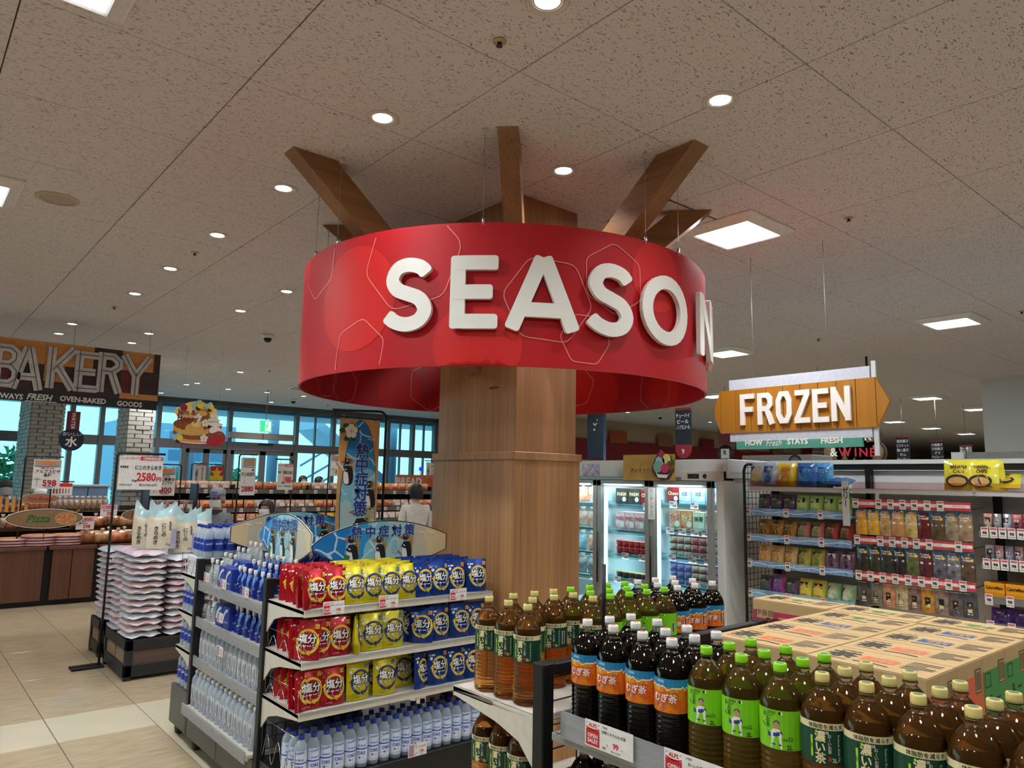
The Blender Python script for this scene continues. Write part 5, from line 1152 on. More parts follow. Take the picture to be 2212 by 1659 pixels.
def vert(P,w,h,T):
    P.text('ポ\nイ\nン\nト\nカ\n|\nド',h*.118,INK,T,.22*w,.0,.001,.02); P.text('入\n会\n案\n内\nは\nこ',h*.118,INK,T,-.24*w,.02*h,.001,.02); P.rect(-w/2,h*.475,w/2,h*.5,OPN,T)
poster('membership_sign','vertical white membership notice over the bread shelves by the doors',12.75,(419,1004,442,1052),(416,1001,.02),vert)
poster('membership_sign','vertical white membership notice beside the wooden column',12.75,(921,999,937,1044),(939,996,.02),vert)
poster('star_poster','red poster with a yellow star over the bread shelves',12.75,(455,1007,481,1037),(484,1004,.02),lambda P,w,h,T:(P.rect(-w/2,-h/2,w/2,h/2,OPN,T),P.add([(((.48 if k%2==0 else .22)*w*cos(1.571+k*pi/5)),((.5 if k%2==0 else .22)*h*sin(1.571+k*pi/5)),.001) for k in range(10)],[tuple(range(10))],YLW,False,T),P.rect(-w*.48,-h*.5,w*.48,-h*.2,YLW,T,.0015)))
poster('chart_card','white card with small red chart bars on the bakery counter',11.92,(113,1043,155,1070),(112,1040,.7665),lambda P,w,h,T:(P.rect(-w*.48,h*.2,w*.48,h*.48,OPN,T),[P.rect(-w*.44+w*.15*k,-h*.35,-w*.44+w*.15*k+w*(.1-.012*k),.05*h,brn,T) for k in range(6)]))
# ------------------------------------------------------------------ rice pallets
plt=M('pallet_black',(38,38,42),.5,var=.05); pin=wood('pallet_wood',(104,82,72),(70,56,52),.5,.5,0); CBD=M('cardboard_inset',(150,126,104),.8,var=.06)
def pallet(x,y,w,d,h,label):
    t=thing('display_pallet',label,'pallet',(x,y,0))
    for (a,c,e,f) in ((0,w,0,.04),(0,w,d-.04,d),(0,.04,.04,d-.04),(w-.04,w,.04,d-.04)):
        MB().box((a,e,.03),(c,f,.13),plt,bev=.004).obj('lower_rail',t); MB().box((a,e,h-.09),(c,f,h),plt,bev=.004).obj('upper_rail',t)
    for a in (0,w-.06):
        for e in (0,d-.06): MB().box((a,e,0),(a+.06,e+.06,h),plt,bev=.004).obj('corner_post',t)
    MB().box((.06,.012,.13),(w-.06,.022,h-.09),pin).obj('front_panel',t)
    for k in range(2): MB().box((.012,.06+(d-.12)*k/2+.02,.13),(.022,.06+(d-.12)*(k+1)/2-.02,h-.09),CBD).obj('side_panel',t)
    MB().box((.01,.01,h-.012),(w-.01,d-.01,h-.001),plt).obj('deck',t)
pallet(1.69,7.0,.92,.80,.335,'black slotted pallet with brown panel under the rice bags'); pallet(1.70,8.05,.9,.42,.335,'black pallet behind the sign stand under rice bags')
RT=M('rice_bag_print',(230,228,232),.3,col2=(206,160,184),vscale=13,coat=.3); RT2=M('rice_bag_print_blue',(230,230,232),.3,col2=(160,176,206),vscale=15,coat=.3); RB=M('rice_bag_white',(236,231,222),.35,var=.04,coat=.3)
def rice_bag(seed,m):
    t=thing('rice_bag','x','rice bag'); B=MB(); w,l,hh_=.30,.40,.0505; nx,ny=8,10; rr=random.Random(seed); ph=[rr.uniform(0,6) for _ in range(4)]; F=[];K=[]
    for j in range(ny+1):
        for i in range(nx+1):
            u=-1+2*i/nx; v=-1+2*j/ny; g=max(0,(1-abs(u)**3.4))**.36*max(0,1-abs(v*1.07)**4)**.36 if abs(v)<.93 else 0
            x=u*w/2*(1-.10*abs(v)**5+.02*sin(9*v+ph[0])); y=v*l/2*(1-.06*abs(u)**5+.015*sin(7*u+ph[1])); k=.003*sin(8*u+5*v+ph[2])
            F.append((x,y,.020+(hh_-.020)*g+k*g*.4+(.012*sin(6*u+ph[3]) if abs(v)>=.93 else 0))); K.append((x,y,.018-.017*g+(.012*sin(6*u+ph[3]) if abs(v)>=.93 else 0)))
    ff=[];fk=[]
    for j in range(ny):
        for i in range(nx): a=j*(nx+1)+i; q=(a,a+1,a+nx+2,a+nx+1); ff.append(q); fk.append(q[::-1])
    B.add(F,ff,m,True); B.add(K,fk,RB,True); n=len(F); e=[]
    for i in range(nx): e.append((n+i,n+i+1,i+1,i)); a=ny*(nx+1)+i; e.append((a,a+1,n+a+1,n+a))
    for j in range(ny): a=j*(nx+1); e.append((a,a+nx+1,n+a+nx+1,n+a)); b=a+nx; e.append((n+b,n+b+nx+1,b+nx+1,b))
    B.add(F+K,e,RB,True); B.obj('sack',t)
    P=MB(); T=face((0,-l/2+.0,.03),'-Y')
    for k in range(3): P.disc(-.06+.06*k,.004,.012,[M('print_pink',(206,110,150),.4,var=0),M('print_teal',(120,190,190),.4,var=0),M('print_violet',(150,150,206),.4,var=0)][k],TR(0,-.02-.03*k,hh_+.002),0,10)
    P.text('にじのきらめき',.03,MATS['print_violet'],TR(0,.02,hh_+.003),0,0,0,.02,fit=.2); P.obj('top_print',t); return Proto(t)
RG=[rice_bag(1,RT),rice_bag(2,RT2),rice_bag(3,RT)]
def rstack(x,y,n,z0,lb,dx=0,step=.0528):
    for k in range(n):
        RG[(k+int(x*9))%3].at(None,0,'rice bag in %s, %s layer from the bottom'%(lb,ORD[k]),'stacked rice bags',TR(x+random.uniform(-.004,.004)+dx*k,y+random.uniform(-.006,.006),z0+step*k)@RZ(random.choice((0,pi))+random.uniform(-.015,.015)))
rstack(1.835,7.2,14,.3365,'the front left stack'); rstack(2.147,7.2,13,.3365,'the front middle stack'); rstack(2.458,7.2,13,.3365,'the front right stack'); rstack(1.835,7.615,14,.3365,'the rear left stack'); rstack(2.147,7.615,13,.3365,'the rear middle stack')
rstack(1.86,8.26,13,.3365,'the separate stack behind the sign stand',-.002); rstack(2.2,8.26,13,.3365,'the far stack beside the sign stand')
RP=M('rice_film_teal',(176,210,214),.2,coat=.4,var=.1,vscale=9); RCR=M('rice_grain',(222,212,188),.35,coat=.4,var=.04)
def upright_bag(seed):
    t=thing('upright_rice_bag','x','rice bag'); B=MB(); dep=pillow_mesh(B,.245,.40,.10,RCR,nx=10,nz=14,gus=.7,seed=seed,wr=.004,seal=.05); 
    B.obj('sack',t); me=KIDS[t.name][0].data; me.materials.append(RP)
    for v in me.vertices:
        if v.co.z>.24: k=(v.co.z-.24)/.16; v.co.z+=k*(.085*abs(v.co.x/.12)**1.5-.06+.008*sin(40*v.co.x)); v.co.y+=k*k*(.025*sin(25*v.co.x+seed)+.02); v.co.x*=1-.06*k
    me.materials.append(MATS['print_violet'])
    for p in me.polygons:
        c=p.center
        if c.z>.27+.25*c.x*c.x*40*.1: p.material_index=1
        elif c.x>.06 and c.z<.18: p.material_index=2
    me.materials[2]=M('rice_film_lilac',(178,176,200),.25,coat=.4)
    P=MB(); P.text('に\nじ\nの',.044,INK,None,.01,.165,.004,.014); P.text('き\nら\nめ\nき',.044,INK,None,-.055,.12,.004,.014); P.text('新\n潟\n県\n産',.022,INK,None,.062,.2,.004,.01); P.text('5kg',.03,INK,None,.05,.035,.002,.0); P.v=[(x,-max(dep(x,y),.0006)-z,y) for x,y,z in P.v]; P.obj('front_print',t); return Proto(t)
UB=[upright_bag(4),upright_bag(8)]
for k,(px,y,yaw,ln) in enumerate([(318,7.30,-.5,.06),(350,7.17,-.12,-.06),(396,7.25,.0,-.05),(432,7.3,.25,-.04),(352,7.55,.1,0),(405,7.55,-.1,0)]):
    z=1.0775 if px<360 else 1.026
    UB[k%2].at(None,0,'upright translucent rice bag on the stack, %s'%(['leftmost in front','front and nearest','third in front','rightmost in front, by the blue bottles','behind the nearest one','behind the third one'][k]),'upright rice bags',TR(ony(px,1150,y).x,y,z)@RZ(yaw)@RX(ln))
# ------------------------------------------------------------------ bakery counter and goods
cw=wood('counter_walnut',(116,74,54),(80,48,36),.5,.45,2)
bc=thing('bakery_counter','long walnut bakery counter with black plinth and gaps','counter',(0,11.5,0))
xs=[-2.6,-1.6,-.6,.45]+[ony(97,1240,11.5).x,ony(206,1240,11.5).x,3.0]
for a,c in zip(xs,xs[1:]):
    MB().box((a+.07,.0,.07),((a+c)/2-.004,.9,.72),cw,bev=.003).obj('cabinet_panel',bc); MB().box(((a+c)/2+.004,.0,.07),(c-.03,.9,.72),cw,bev=.003).obj('cabinet_panel',bc)
    MB().box((a+.02,-.02,.72),(c-.01,.95,.765),cw,bev=.004).obj('worktop',bc)
MB().box((-2.6,.05,.0),(3.0,.85,.715),BLACK).obj('plinth',bc)
ACR=clear('acrylic',(240,246,250),.92,.14)
for z,y0,y1 in ((.95,.55,.85),(1.19,.7,1.0)):
    MB().box((-2.6,y0,z-.01),(3.0,y1,z),M('tray_wood',(130,90,64),.6)).obj('tier_shelf',bc); MB().box((-2.6,y0-.01,z-.04),(3.0,y0,z+.05),ACR).obj('clear_guard',bc)
    MB().box((-2.6,y1-.02,.765),(3.0,y1,z-.01),M('riser_dark',(46,36,32),.7)).obj('riser',bc)
CRU=M('pizza_crust',(206,160,110),.7,var=.15,vscale=30); TOP=M('pizza_topping',(214,170,110),.5,col2=(176,84,50),vscale=34); WRP=M('pink_wrap',(214,170,178),.3,coat=.3,var=.1,vscale=20)
pz=thing('wrapped_pizza','x','pizza'); MB().lathe([(.02,0),(.19,.0),(.208,.012),(.211,.02),(.195,.03),(.18,.026)],WRP,22,cap=False).obj('tray',pz); MB().lathe([(.195,.03),(.18,.034),(.16,.030),(0,.034)],TOP,22,cap=False).obj('topping',pz); PZ=Proto(pz)
for j,(px,y,n,lb) in enumerate([(23,11.75,3,'left front stack'),(83,11.72,4,'middle front stack'),(143,11.74,4,'right front stack'),(-36,11.75,3,'stack cut by the left edge')]):
    for k in range(n):
        z=.7665 if y<12 else .9515
        PZ.at((ony(px,1170,y).x,y,z+.0365*k*1.55 if False else z+.037*k),random.uniform(0,3),'pink-wrapped pizza, %s from the bottom of the %s'%(ORD[k],lb),'wrapped pizzas')
BROWN=[M('bun_bag_brown',(176,112,66),.28,col2=(104,58,34),vscale=16,coat=.5),M('bun_bag_tan',(210,164,116),.28,col2=(150,96,60),vscale=18,coat=.5),M('slice_bag_orange',(222,150,104),.28,col2=(168,84,48),vscale=14,coat=.5),M('raisin_bag',(206,176,146),.28,col2=(70,44,36),vscale=34,coat=.5)]
def bagthing(name,cat,w,h,d,m,seed,gus=0.0):
    t=thing(name,'x',cat); B=MB(); pillow_mesh(B,w,h,d,m,nx=7,nz=7,gus=gus,seed=seed,wr=.006,seal=.0); B.obj('bag',t); Q=MB().lathe([(.0,h*.96),(.012,h),(.03,h+.04),(.02,h+.045)],M('film_clear_end',(206,196,186),.3,coat=.4),7,cap=False); Q.obj('twisted_end',t); return Proto(t)
BN=[bagthing('bread_roll_bag','bread bag',.25,.17,.2,m,k+2) for k,m in enumerate(BROWN[:3])]; SLB=[bagthing('sliced_bread_bag','bread bag',.086,.17,.10,m,k+9) for k,m in enumerate(BROWN[2:])]
for k,(px,y,z) in enumerate([(187,11.66,.767),(221,11.66,.767),(255,11.66,.767),(289,11.66,.767),(170,12.155,.952),(204,12.155,.952),(238,12.155,.952),(272,12.155,.952),(196,11.91,.767),(235,11.91,.767),(268,11.91,.767)]):
    BN[k%3].at((ony(px,1150,y).x,y,z),random.uniform(-.04,.04),'brown bag of bread rolls, %s of the heap right of the pizzas'%ORD[k],'bags of bread rolls')
for k in range(14):
    SLB[0 if k<4 else 1].at((ony(66+12.4*k,1088,12.35).x,12.36,1.191),random.uniform(-.03,.03),'%s slice bag on the top bakery tier, %s from the left'%('orange bread' if k<4 else 'raisin bread',ORD[k]),'sliced bread bags')
for k in range(10):
    SLB[k%2].at((ony(-10+16*k,1125,12.12).x,12.15,.952),random.uniform(-.1,.1),'bread bag on the middle bakery tier, %s from the left'%ORD[k],'bread bags on the middle tier') if k<9 else None
cb=thing('bread_crate','wooden slatted crate filled with loaves at the left edge of the bakery','crate',(ony(22,1090,12.3).x,12.3,1.191)); 
for k in range(6): MB().box((-.22+.075*k,-.12,0),(-.18+.075*k,-.1,.2+.02*(k%2)),pine).obj('slat',cb)
MB().box((-.24,-.1,0),(.22,.12,.03),pine).obj('base',cb)
lo=thing('round_loaf','x','bread'); MB().lathe([(.0,0),(.06,.005),(.075,.04),(.05,.08),(0,.095)],BROWN[1],14).obj('loaf',lo); LO=Proto(lo)
for k in range(3): LO.at((ony(22,1090,12.3).x-.14+.14*k,12.3,1.2225),0,'round loaf in the wooden crate, %s from the left'%ORD[k],'loaves in the crate')
def oval_sign(label,px,py,y,w,h,s_,m,pizza=False):
    p=ony(px,py,y); t=thing('oval_bakery_sign',label,'sign',(p.x,y,p.z)); O=[(w/2*cos(a)*(1+.06*abs(cos(a))**6),h/2*sin(a)) for a in [2*pi*i/32 for i in range(32)]]
    MB().prism(O,-.008,0,PAPER,TJ).obj('board',t); P=MB(); P.poly([(x*.96,z*.92,.001) for x,z in O],INKB,TJ); P.poly([(x*.94,z*.87,.0015) for x,z in O],M('oval_brown',(150,118,84),.5),TJ); P.text(s_,h*.52,m,TJ,-.08*w if pizza else 0,0,.003,.03,ital=.25,fit=.62*w)
    if pizza: P.disc(.28*w,0,.2*h+.08,CRU,TJ,.003,18,.34*h); P.disc(.28*w,0,.2*h+.06,TOP,TJ,.0035,18,.29*h); P.stroke([(.38*w,.2*h),(.46*w,.45*h)],.06*h,pine,TJ,.003)
    else: P.disc(.3*w,.2*h,.12*h,CRU,TJ,.003,10)
    P.obj('sign_print',t); MB().cyl((0,.01,-h/2-.16),(0,.01,-h*.2),.004,BLACK,6).obj('stem',t)
GRT=M('pizza_green',(30,110,60),.5,var=0)
oval_sign('oval sign reading Pizza with a pizza on a peel',98,1120,11.505,.86,.26,'Pizza',GRT,True); oval_sign('oval hot bread sign over the sliced bread bags',87,1077,12.16,.46,.14,'Hot Bread',MARO); oval_sign('oval sign with red lettering peeping out left of the upright rice bags',305,1112,11.505,.48,.18,'Danish',MARO)
for k,(px,py,y) in enumerate([(184,1130,11.53),(235,1103,12.02)]):
    p=ony(px,py,y); t=thing('bakery_price_card','small white and red price card %s'%['before the brown bread bags','on the upper bakery tier beside the pier'][k],'price card',(p.x,y,p.z)); MB().box((-.11,-.002,-.085),(.11,.002,.085),PAPER).obj('card',t)
    P=MB(); T=face((0,-.003,0),'-Y'); P.rect(-.1,.02,.1,.078,M('card_pink',(226,150,160),.5,var=0),T); P.text('7月3日',.035,OPN,T,.02,.05,.001,.03); P.text('298',.06,OPN,T,.02,-.045,.001,.04); P.text('あんぱん',.028,INK,T,-.02,.0,.001,.02); P.obj('card_print',t); MB().cyl((0,.004,-.25),(0,.004,-.05),.004,BLACK,5).obj('stem',t)
t=thing('service_counter','pale blue service counter front behind the bakery','counter',(ony(98,1060,13.2).x,13.2,0)); Lx=ony(234,1060,13.2).x-ony(98,1060,13.2).x
zt=ony(150,1047,13.2).z
for k in range(3): MB().box((Lx*k/3+.006,0,0),(Lx*(k+1)/3-.006,.5,zt-.03),M('counter_blue',(150,186,226),.4),bev=.004).obj('front_panel',t)
MB().box((-.02,-.03,zt-.03),(Lx+.02,.55,zt),M('counter_top_white',(222,228,234),.3),bev=.005).obj('top',t)
# ------------------------------------------------------------------ bread gondola in front of the entrance
BGY=11.8; bx0,bx1=ony(338,1066,BGY).x,8.3
bgn=thing('bread_gondola','long black bread gondola with price rails before the glass entrance','shelving',(0,BGY,0))
RAILW=M('rail_smoke',(96,92,90),.4)
tiers=[(1.50,.42),(1.20,.28),(.98,.16),(.72,.0)]
for z,y in tiers:
    MB().box((bx0,y,z-.025),(bx1,y+.40,z),BLACK).obj('shelf',bgn); MB().box((bx0,y-.012,z-.045),(bx1,y,z+.02),RAILW).obj('price_rail',bgn)
MB().box((bx0,.8,0),(bx1,.86,1.62),M('gondola_back',(60,54,52),.7)).obj('back_panel',bgn); MB().box((bx0,.05,0),(bx1,.8,.35),BLACK).obj('base',bgn)
n_=int((bx1-bx0)/1.25)
for k in range(n_+1): x=bx0+(bx1-bx0)*k/n_; MB().box((x-.02,.45,0),(x+.02,.8,1.6),BLACK).obj('upright',bgn)
PALS=[((226,176,120),(150,90,50)),((222,206,190),(190,120,80)),((226,190,70),(200,120,40)),((196,60,50),(226,190,150)),((120,70,46),(70,40,30)),((226,226,226),(206,150,110)),((220,130,60),(240,200,150)),((60,120,180),(226,220,210))]
BM=[M('loaf_film_%d'%k,a,.25,col2=c,vscale=22,coat=.6) for k,(a,c) in enumerate(PALS)]
LB=[]
for k,m in enumerate(BM):
    t=thing('bread_bag','x','bread bag'); B=MB(); pillow_mesh(B,.168,.15,.13,m,nx=6,nz=5,gus=0,seed=k,wr=.004,seal=0); B.obj('bag',t)
    P=MB(); P.rect(-.05,.045,.05,.085,LET if k%2 else OPN,face((0,-.066,0),'-Y')); P.obj('wrapper_band',t); LB.append(Proto(t))
TN=['top','second','third','lowest']
for ti,(z,y) in enumerate(tiers):
    x=bx0+.12; k=0; kind=random.randrange(8)
    while x<bx1-.1 and k<34:
        if k%3==0: kind=[random.choice((0,1,2,3,4,6)),random.choice((0,5,1,7,6)),random.choice((0,1,5,3)),random.choice((3,5,0,1))][ti]
        if ti==2 and 4.8<x<6.1: kind=2
        LB[kind].at((x,BGY+y+.1+random.uniform(0,.03),z+.0015),random.uniform(-.25,.25),'wrapped bread on the %s tier of the bread gondola, %s from its left end'%(TN[ti],ORD[k]),'wrapped breads')
        x+=.178; k+=1
tg_=MB().box((-.028,-.0015,-.03),(.028,0,.03),PAPER); tg_.rect(-.02,-.018,.02,.012,M('tag_grey',(150,140,138),.6,var=0),face((0,-.002,0),'-Y')); tgm=tg_.mesh('price_tag')
for ti,(z,y) in enumerate(tiers[:2]):
    for k in range(18):
        o=place(tgm,'price_tag',None,(bx0+.3+.27*k,BGY+y-.0135,z-.012)); tag(o,'white price tag on the %s rail of the bread gondola, %s from the left'%(TN[ti],ORD[k]),'price tag','bread price tags')
bb_=thing('bread_board_sign','orange board reading BREAD behind the man in white','sign',(ony(862,1040,12.6).x,12.7,1.55)); MB().box((0,0,0),(1.3,.03,.28),M('board_orange',(196,110,70),.5)).obj('board',bb_); P=MB(); P.text('BREAD',.2,PAPER,face((.3,-.002,.15),'-Y'),0,0,0,.03); P.text('Fresh',.2,OPN,face((.95,-.002,.14),'-Y'),0,0,0,.02,ital=.3); P.obj('board_print',bb_)
# grocery shelf with packets left of the bread gondola
gs=thing('packet_shelf','dark side shelf of packets beyond the rice bags','shelving',(ony(322,1100,10.9).x,10.9,0)); 
for z in (.7,.95,1.22): MB().box((0,0,z-.02),(.62,.3,z),BLACK).obj('shelf',gs)
for x in (0,.62): MB().box((x-.015,0,0),(x+.015,.3,1.62),M('shelf_navy',(30,40,60),.5)).obj('upright',gs)
pk=thing('standing_packet','x','packet'); MB().box((-.05,-.025,0),(.05,.025,.16),M('packet_paper',(200,170,150),.5,col2=(120,60,50),vscale=12),bev=.004).obj('pack',pk); P=MB(); P.rect(-.035,.05,.035,.11,LET,face((0,-.0265,0),'-Y')); P.obj('front_print',pk); PK=Proto(pk)
for zi,z in enumerate((.95,1.22)):
    for k in range(5): PK.at((ony(322,1100,10.9).x+.07+.12*k,11.0,z+.001),random.uniform(-.1,.1),'standing packet on the %s level of the dark side shelf, %s from the left'%(['lower','upper'][zi],ORD[k]),'packets on the side shelf')
# register sign by the column
rg=thing('register_lamp','register number 18 sign with blue lamp on top','sign',(ony(908,1034,15.2).x,15.2,0)); z=ony(908,1034,15.2).z
MB().box((-.06,-.03,z-.07),(.06,.03,z+.07),INKB).obj('number_box',rg); P=MB(); P.rect(-.045,-.055,.045,.055,PAPER,face((0,-.031,z),'-Y')); P.text('18',.08,INK,face((0,-.032,z),'-Y'),0,0,0,.02); P.obj('number_print',rg); MB().cyl((0,0,0),(0,0,z-.07),.02,STEEL,8).obj('pole',rg); MB().cyl((0,0,z+.07),(0,0,z+.2),.02,PAPER,8).obj('lamp_stem',rg); MB().lathe([(.04,z+.2),(.045,z+.24),(.03,z+.28),(0,z+.29)],M('lamp_blue',(20,30,240),.3,emit=1.2,var=0),12).obj('lamp',rg)
# ------------------------------------------------------------------ people
def person(label,head_top,feet,yaw,cl,skin=(206,160,128),short=False,extra=None,sc=None):
    """one continuous skinned figure about 1.70 high, scaled to the height in the photograph; faces local -Y"""
    k=(head_top)/1.70
    V=[];E=[];R=[];G=[]
    def v(p,r,g,to=None):
        V.append(p); R.append(r if isinstance(r,tuple) else (r,r)); G.append(g)
        if to is not None: E.append((to,len(V)-1))
        return len(V)-1
    SH=1; TROU=0; SK_=2; SHOE=3
    pel=v((0,0,.93),(.150,.105),TROU); sp1=v((0,.01,1.08),(.138,.10),SH,pel); ch=v((0,.012,1.27),(.165,.115),SH,sp1); nb=v((0,.012,1.405),(.085,.07),SH,ch)
    nk=v((0,.006,1.465),(.052,.055),SK_,nb); jw=v((0,-.014,1.53),(.060,.072),SK_,nk); hd=v((0,-.004,1.60),(.074,.090),SK_,jw); v((0,.004,1.655),(.058,.07),SK_,hd)
    for s in (-1,1):
        sh=v((s*.165,.012,1.375),.062,SH,ch); el=v((s*.215,.03,1.12),.046,SH,sh)
        fa=v((s*.222,-.02,1.02),.040,SK_ if short else SH,el); wr=v((s*.215,-.07,.89),.030,SK_ if short else SH,fa); pa=v((s*.212,-.09,.825),(.022,.036),SK_,wr)
        for q,(dy,L) in enumerate(((-.028,.075),(-.010,.084),(.008,.078),(.024,.062))):
            f1=v((s*.212,-.095+dy,.77),.0095,SK_,pa); v((s*.203,-.098+dy,.77-L*.6),.0085,SK_,f1)
        t1=v((s*.203,-.128,.80),.011,SK_,pa); v((s*.196,-.142,.765),.009,SK_,t1)
        hp=v((s*.088,0,.86),(.088,.092),TROU,pel); kn=v((s*.095,-.012,.48),.06,TROU,hp); an=v((s*.1,.02,.09),.045,TROU,kn); v((s*.108,-.11,.04),.04,SHOE,an)
    me=bpy.data.meshes.new('skeleton'); me.from_pydata([tuple(c for c in p) for p in V],E,[]); o=bpy.data.objects.new('skeleton',me); COL.objects.link(o)
    o.modifiers.new('s','SKIN'); u=o.modifiers.new('u','SUBSURF'); u.levels=1; u.render_levels=1
    for i,d in enumerate(me.skin_vertices[0].data): d.radius=R[i]; d.use_root=(i==0)
    bpy.context.view_layer.update()
    bm=bpy.data.meshes.new_from_object(o.evaluated_get(bpy.context.evaluated_depsgraph_get())); bpy.data.objects.remove(o)
    segs=[(Vector(V[a]),Vector(V[b]),G[a],G[b]) for a,b in E]
    ms=[M(cl[0][0],cl[0][1],.8),M(cl[1][0],cl[1][1],.85,var=.08,vscale=40,bump=.1),M('skin_%d'%skin[0],skin,.5,var=.03),M('shoe_dark',(40,38,38),.5)]
    for m in ms: bm.materials.append(m)
    for p in bm.polygons:
        c=p.center; best=(9,0)
        for a,b,ga,gb in segs:
            d=b-a; t=max(0,min(1,(c-a).dot(d)/d.length_squared)); q=(a+d*t-c).length
            if q<best[0]: best=(q, gb if t>.5 else ga)
        p.material_index=best[1]; p.use_smooth=True
    t=thing('person',label,'person',feet,yaw); S=Matrix.Scale(k,4)
    bm.transform(S); place(bm,'body',t)
    def part(b,name): me=b.mesh(name); me.transform(S); return place(me,name,t)
    b=MB(); b.add([(-.014,-.088,1.56),(.014,-.088,1.56),(0,-.118,1.565),(0,-.092,1.605),(0,-.09,1.555)],[(0,4,2),(4,1,2),(1,3,2),(3,0,2)],ms[2],True); part(b,'nose')
    for s in (-1,1):
        b=MB().lathe([(0,-.012),(.011,-.006),(.011,.006),(0,.012)],LET,10,TR(s*.030,-.083,1.60)); b.lathe([(0,-.003),(.006,0),(0,.003)],INKB,8,TR(s*.030,-.0945,1.60)@RX(pi/2)); part(b,'eye')
        b=MB().lathe([(0,-.030),(.013,-.016),(.017,.006),(.012,.022),(0,.030)],ms[2],10,TR(s*.078,.008,1.582)@RY(s*.2),squash=(.5,1)); part(b,'ear')
        part(MB().box((s*.030-.016,-.094,1.622),(s*.030+.016,-.086,1.627),INKB),'eyebrow')
    part(MB().box((-.022,-.092,1.528),(.022,-.084,1.534),M('lips',(170,96,88),.5)),'mouth')
    if extra: extra(part)
    return t
def hair_cap(part,m,zlo=1.60,zside=1.56,zback=1.50,k=1.0,fringe=1.635):
    """hair as one shell round the skull; the hem hangs lower at the sides and the back"""
    B=MB(); n=24; rows=7; vs=[];fs=[]
    for j in range(rows+1):
        for i in range(n):
            a=2*pi*i/n; f=-cos(a)                     # f=1 at the front (-Y)
            hem=fringe if f>.62 else zside if f>-.25 else zback
            t=j/rows; z=1.705-(1.705-hem)*t**1.2
            rr=(max(0,1-max(0,(z-1.60)/.108)**2))**.5; rr=max(rr,.12 if j else 0)
            vs.append((.086*k*rr*sin(a)*1.02,.102*k*rr*(-1)*(-cos(a))*-1*(-1)+.0 if False else -.102*k*rr*f+.006,z))
    for j in range(rows):
        for i in range(n): q=(i+1)%n; fs.append((j*n+i,(j+1)*n+i,(j+1)*n+q,j*n+q))
    fs.append(tuple(range(n))); B.add(vs,fs,m,True); part(B,'hair')
def mask(part):
    B=MB(); vs=[];fs=[];n=10
    for j in range(6):
        z=1.578-.088*j/5
        for i in range(n+1):
            a=radians(-72+144*i/n); r=.083+.012*cos(a)*(1-abs(j-1.6)/4); vs.append((r*sin(a)*.96,-.012-r*cos(a)*1.13+(.016*(j/5)**2),z))
    for j in range(5):
        for i in range(n): fs.append((j*(n+1)+i,(j+1)*(n+1)+i,(j+1)*(n+1)+i+1,j*(n+1)+i+1))
    B.add(vs,fs,M('mask_white',(226,226,226),.8,var=.02),True); part(B,'face_mask')
    L=MB()
    for s in (-1,1): L.tube([(s*.078,-.04,1.565),(s*.083,.01,1.585),(s*.079,-.03,1.505)],.0015,LET,5)
    part(L,'mask_loop')
HB=M('hair_black',(20,18,18),.45,var=.1,vscale=60); HBR=M('hair_dark_brown',(44,30,28),.4,var=.15,vscale=60); HG=M('hair_grey',(150,148,146),.6)
def cap_man(part):
    mask(part); hair_cap(part,HG,k=.985,zside=1.58,zback=1.53)
    cg=M('cap_grey',(150,154,160),.8,var=.1,vscale=60); cbm=M('cap_brim_blue',(70,80,110),.8)
    B=MB().lathe([(.089,1.628),(.091,1.66),(.082,1.70),(.055,1.725),(0,1.735)],cg,22,squash=(1,1.16)); part(B,'cap')
    vs=[];fs=[];n=10
    for i in range(n+1): a=radians(-62+124*i/n); vs+= [(.089*sin(a),-.103*cos(a),1.632),(.094*sin(a)*1.0,-.103*cos(a)-.078*cos(a*.9)**.5,1.612)]
    for i in range(n): fs.append((2*i,2*i+1,2*i+3,2*i+2))
    B=MB(); B.add(vs,fs,cbm,True); B.add([(x,y,z-.004) for x,y,z in vs],[q[::-1] for q in fs],cbm,True); part(B,'cap_brim')
    B=MB(); t=MB(); t.text('ISLANDS',.032,NAVT,None,0,1.668,.0,.03); B.add([(.093*sin(x/.093),-.108*cos(x/.093)-.001,y) for x,y,z in t.v],t.f,NAVT); part(B,'cap_print')
    col=MB().lathe([(.075,1.40),(.068,1.455),(.062,1.45)],M('collar_navy',(40,46,60),.8),16,cap=False); part(col,'collar')
def top_of(px,py,y): return ony(px,py,y)
p=ony(468,1052,8.75); person('man in grey cap, white mask and grey sweater behind the rice bags',p.z*1.70/1.735,(p.x+.02,8.75,0),-.95,[('trousers_dark',(60,58,60)),('sweater_grey',(120,122,128))],extra=cap_man)
def bob(part): mask(part); hair_cap(part,HBR,zside=1.50,zback=1.47,k=1.16,fringe=1.635)
p=ony(577,1077,8.3); person('woman with dark bobbed hair and white mask behind the surfboard placards',p.z*1.70/1.712,(p.x,8.3,0),-.9,[('skirt_brown',(70,60,58)),('jacket_taupe',(150,128,116))],skin=(216,170,140),extra=bob)
p=ony(899,1042,8.2); person('man with black hair seen from behind in a white short-sleeved shirt',p.z*1.70/1.712,(p.x,8.2,0),pi-.15,[('trousers_black',(36,36,42)),('shirt_white',(214,210,204))],short=True,extra=lambda q:(hair_cap(q,HB,zside=1.575,zback=1.50,k=1.06),q(MB().lathe([(.068,1.41),(.060,1.465),(.056,1.46)],MATS['shirt_white'],16,cap=False),'collar')))
p=ony(655,1026,15.5); person('distant man with dark hair and white mask before the stair window',p.z*1.70/1.712,(p.x,15.5,0),.1,[('trousers_dark',(60,58,60)),('suit_dark',(50,54,66))],extra=lambda q:(mask(q),hair_cap(q,HB,k=1.03)))
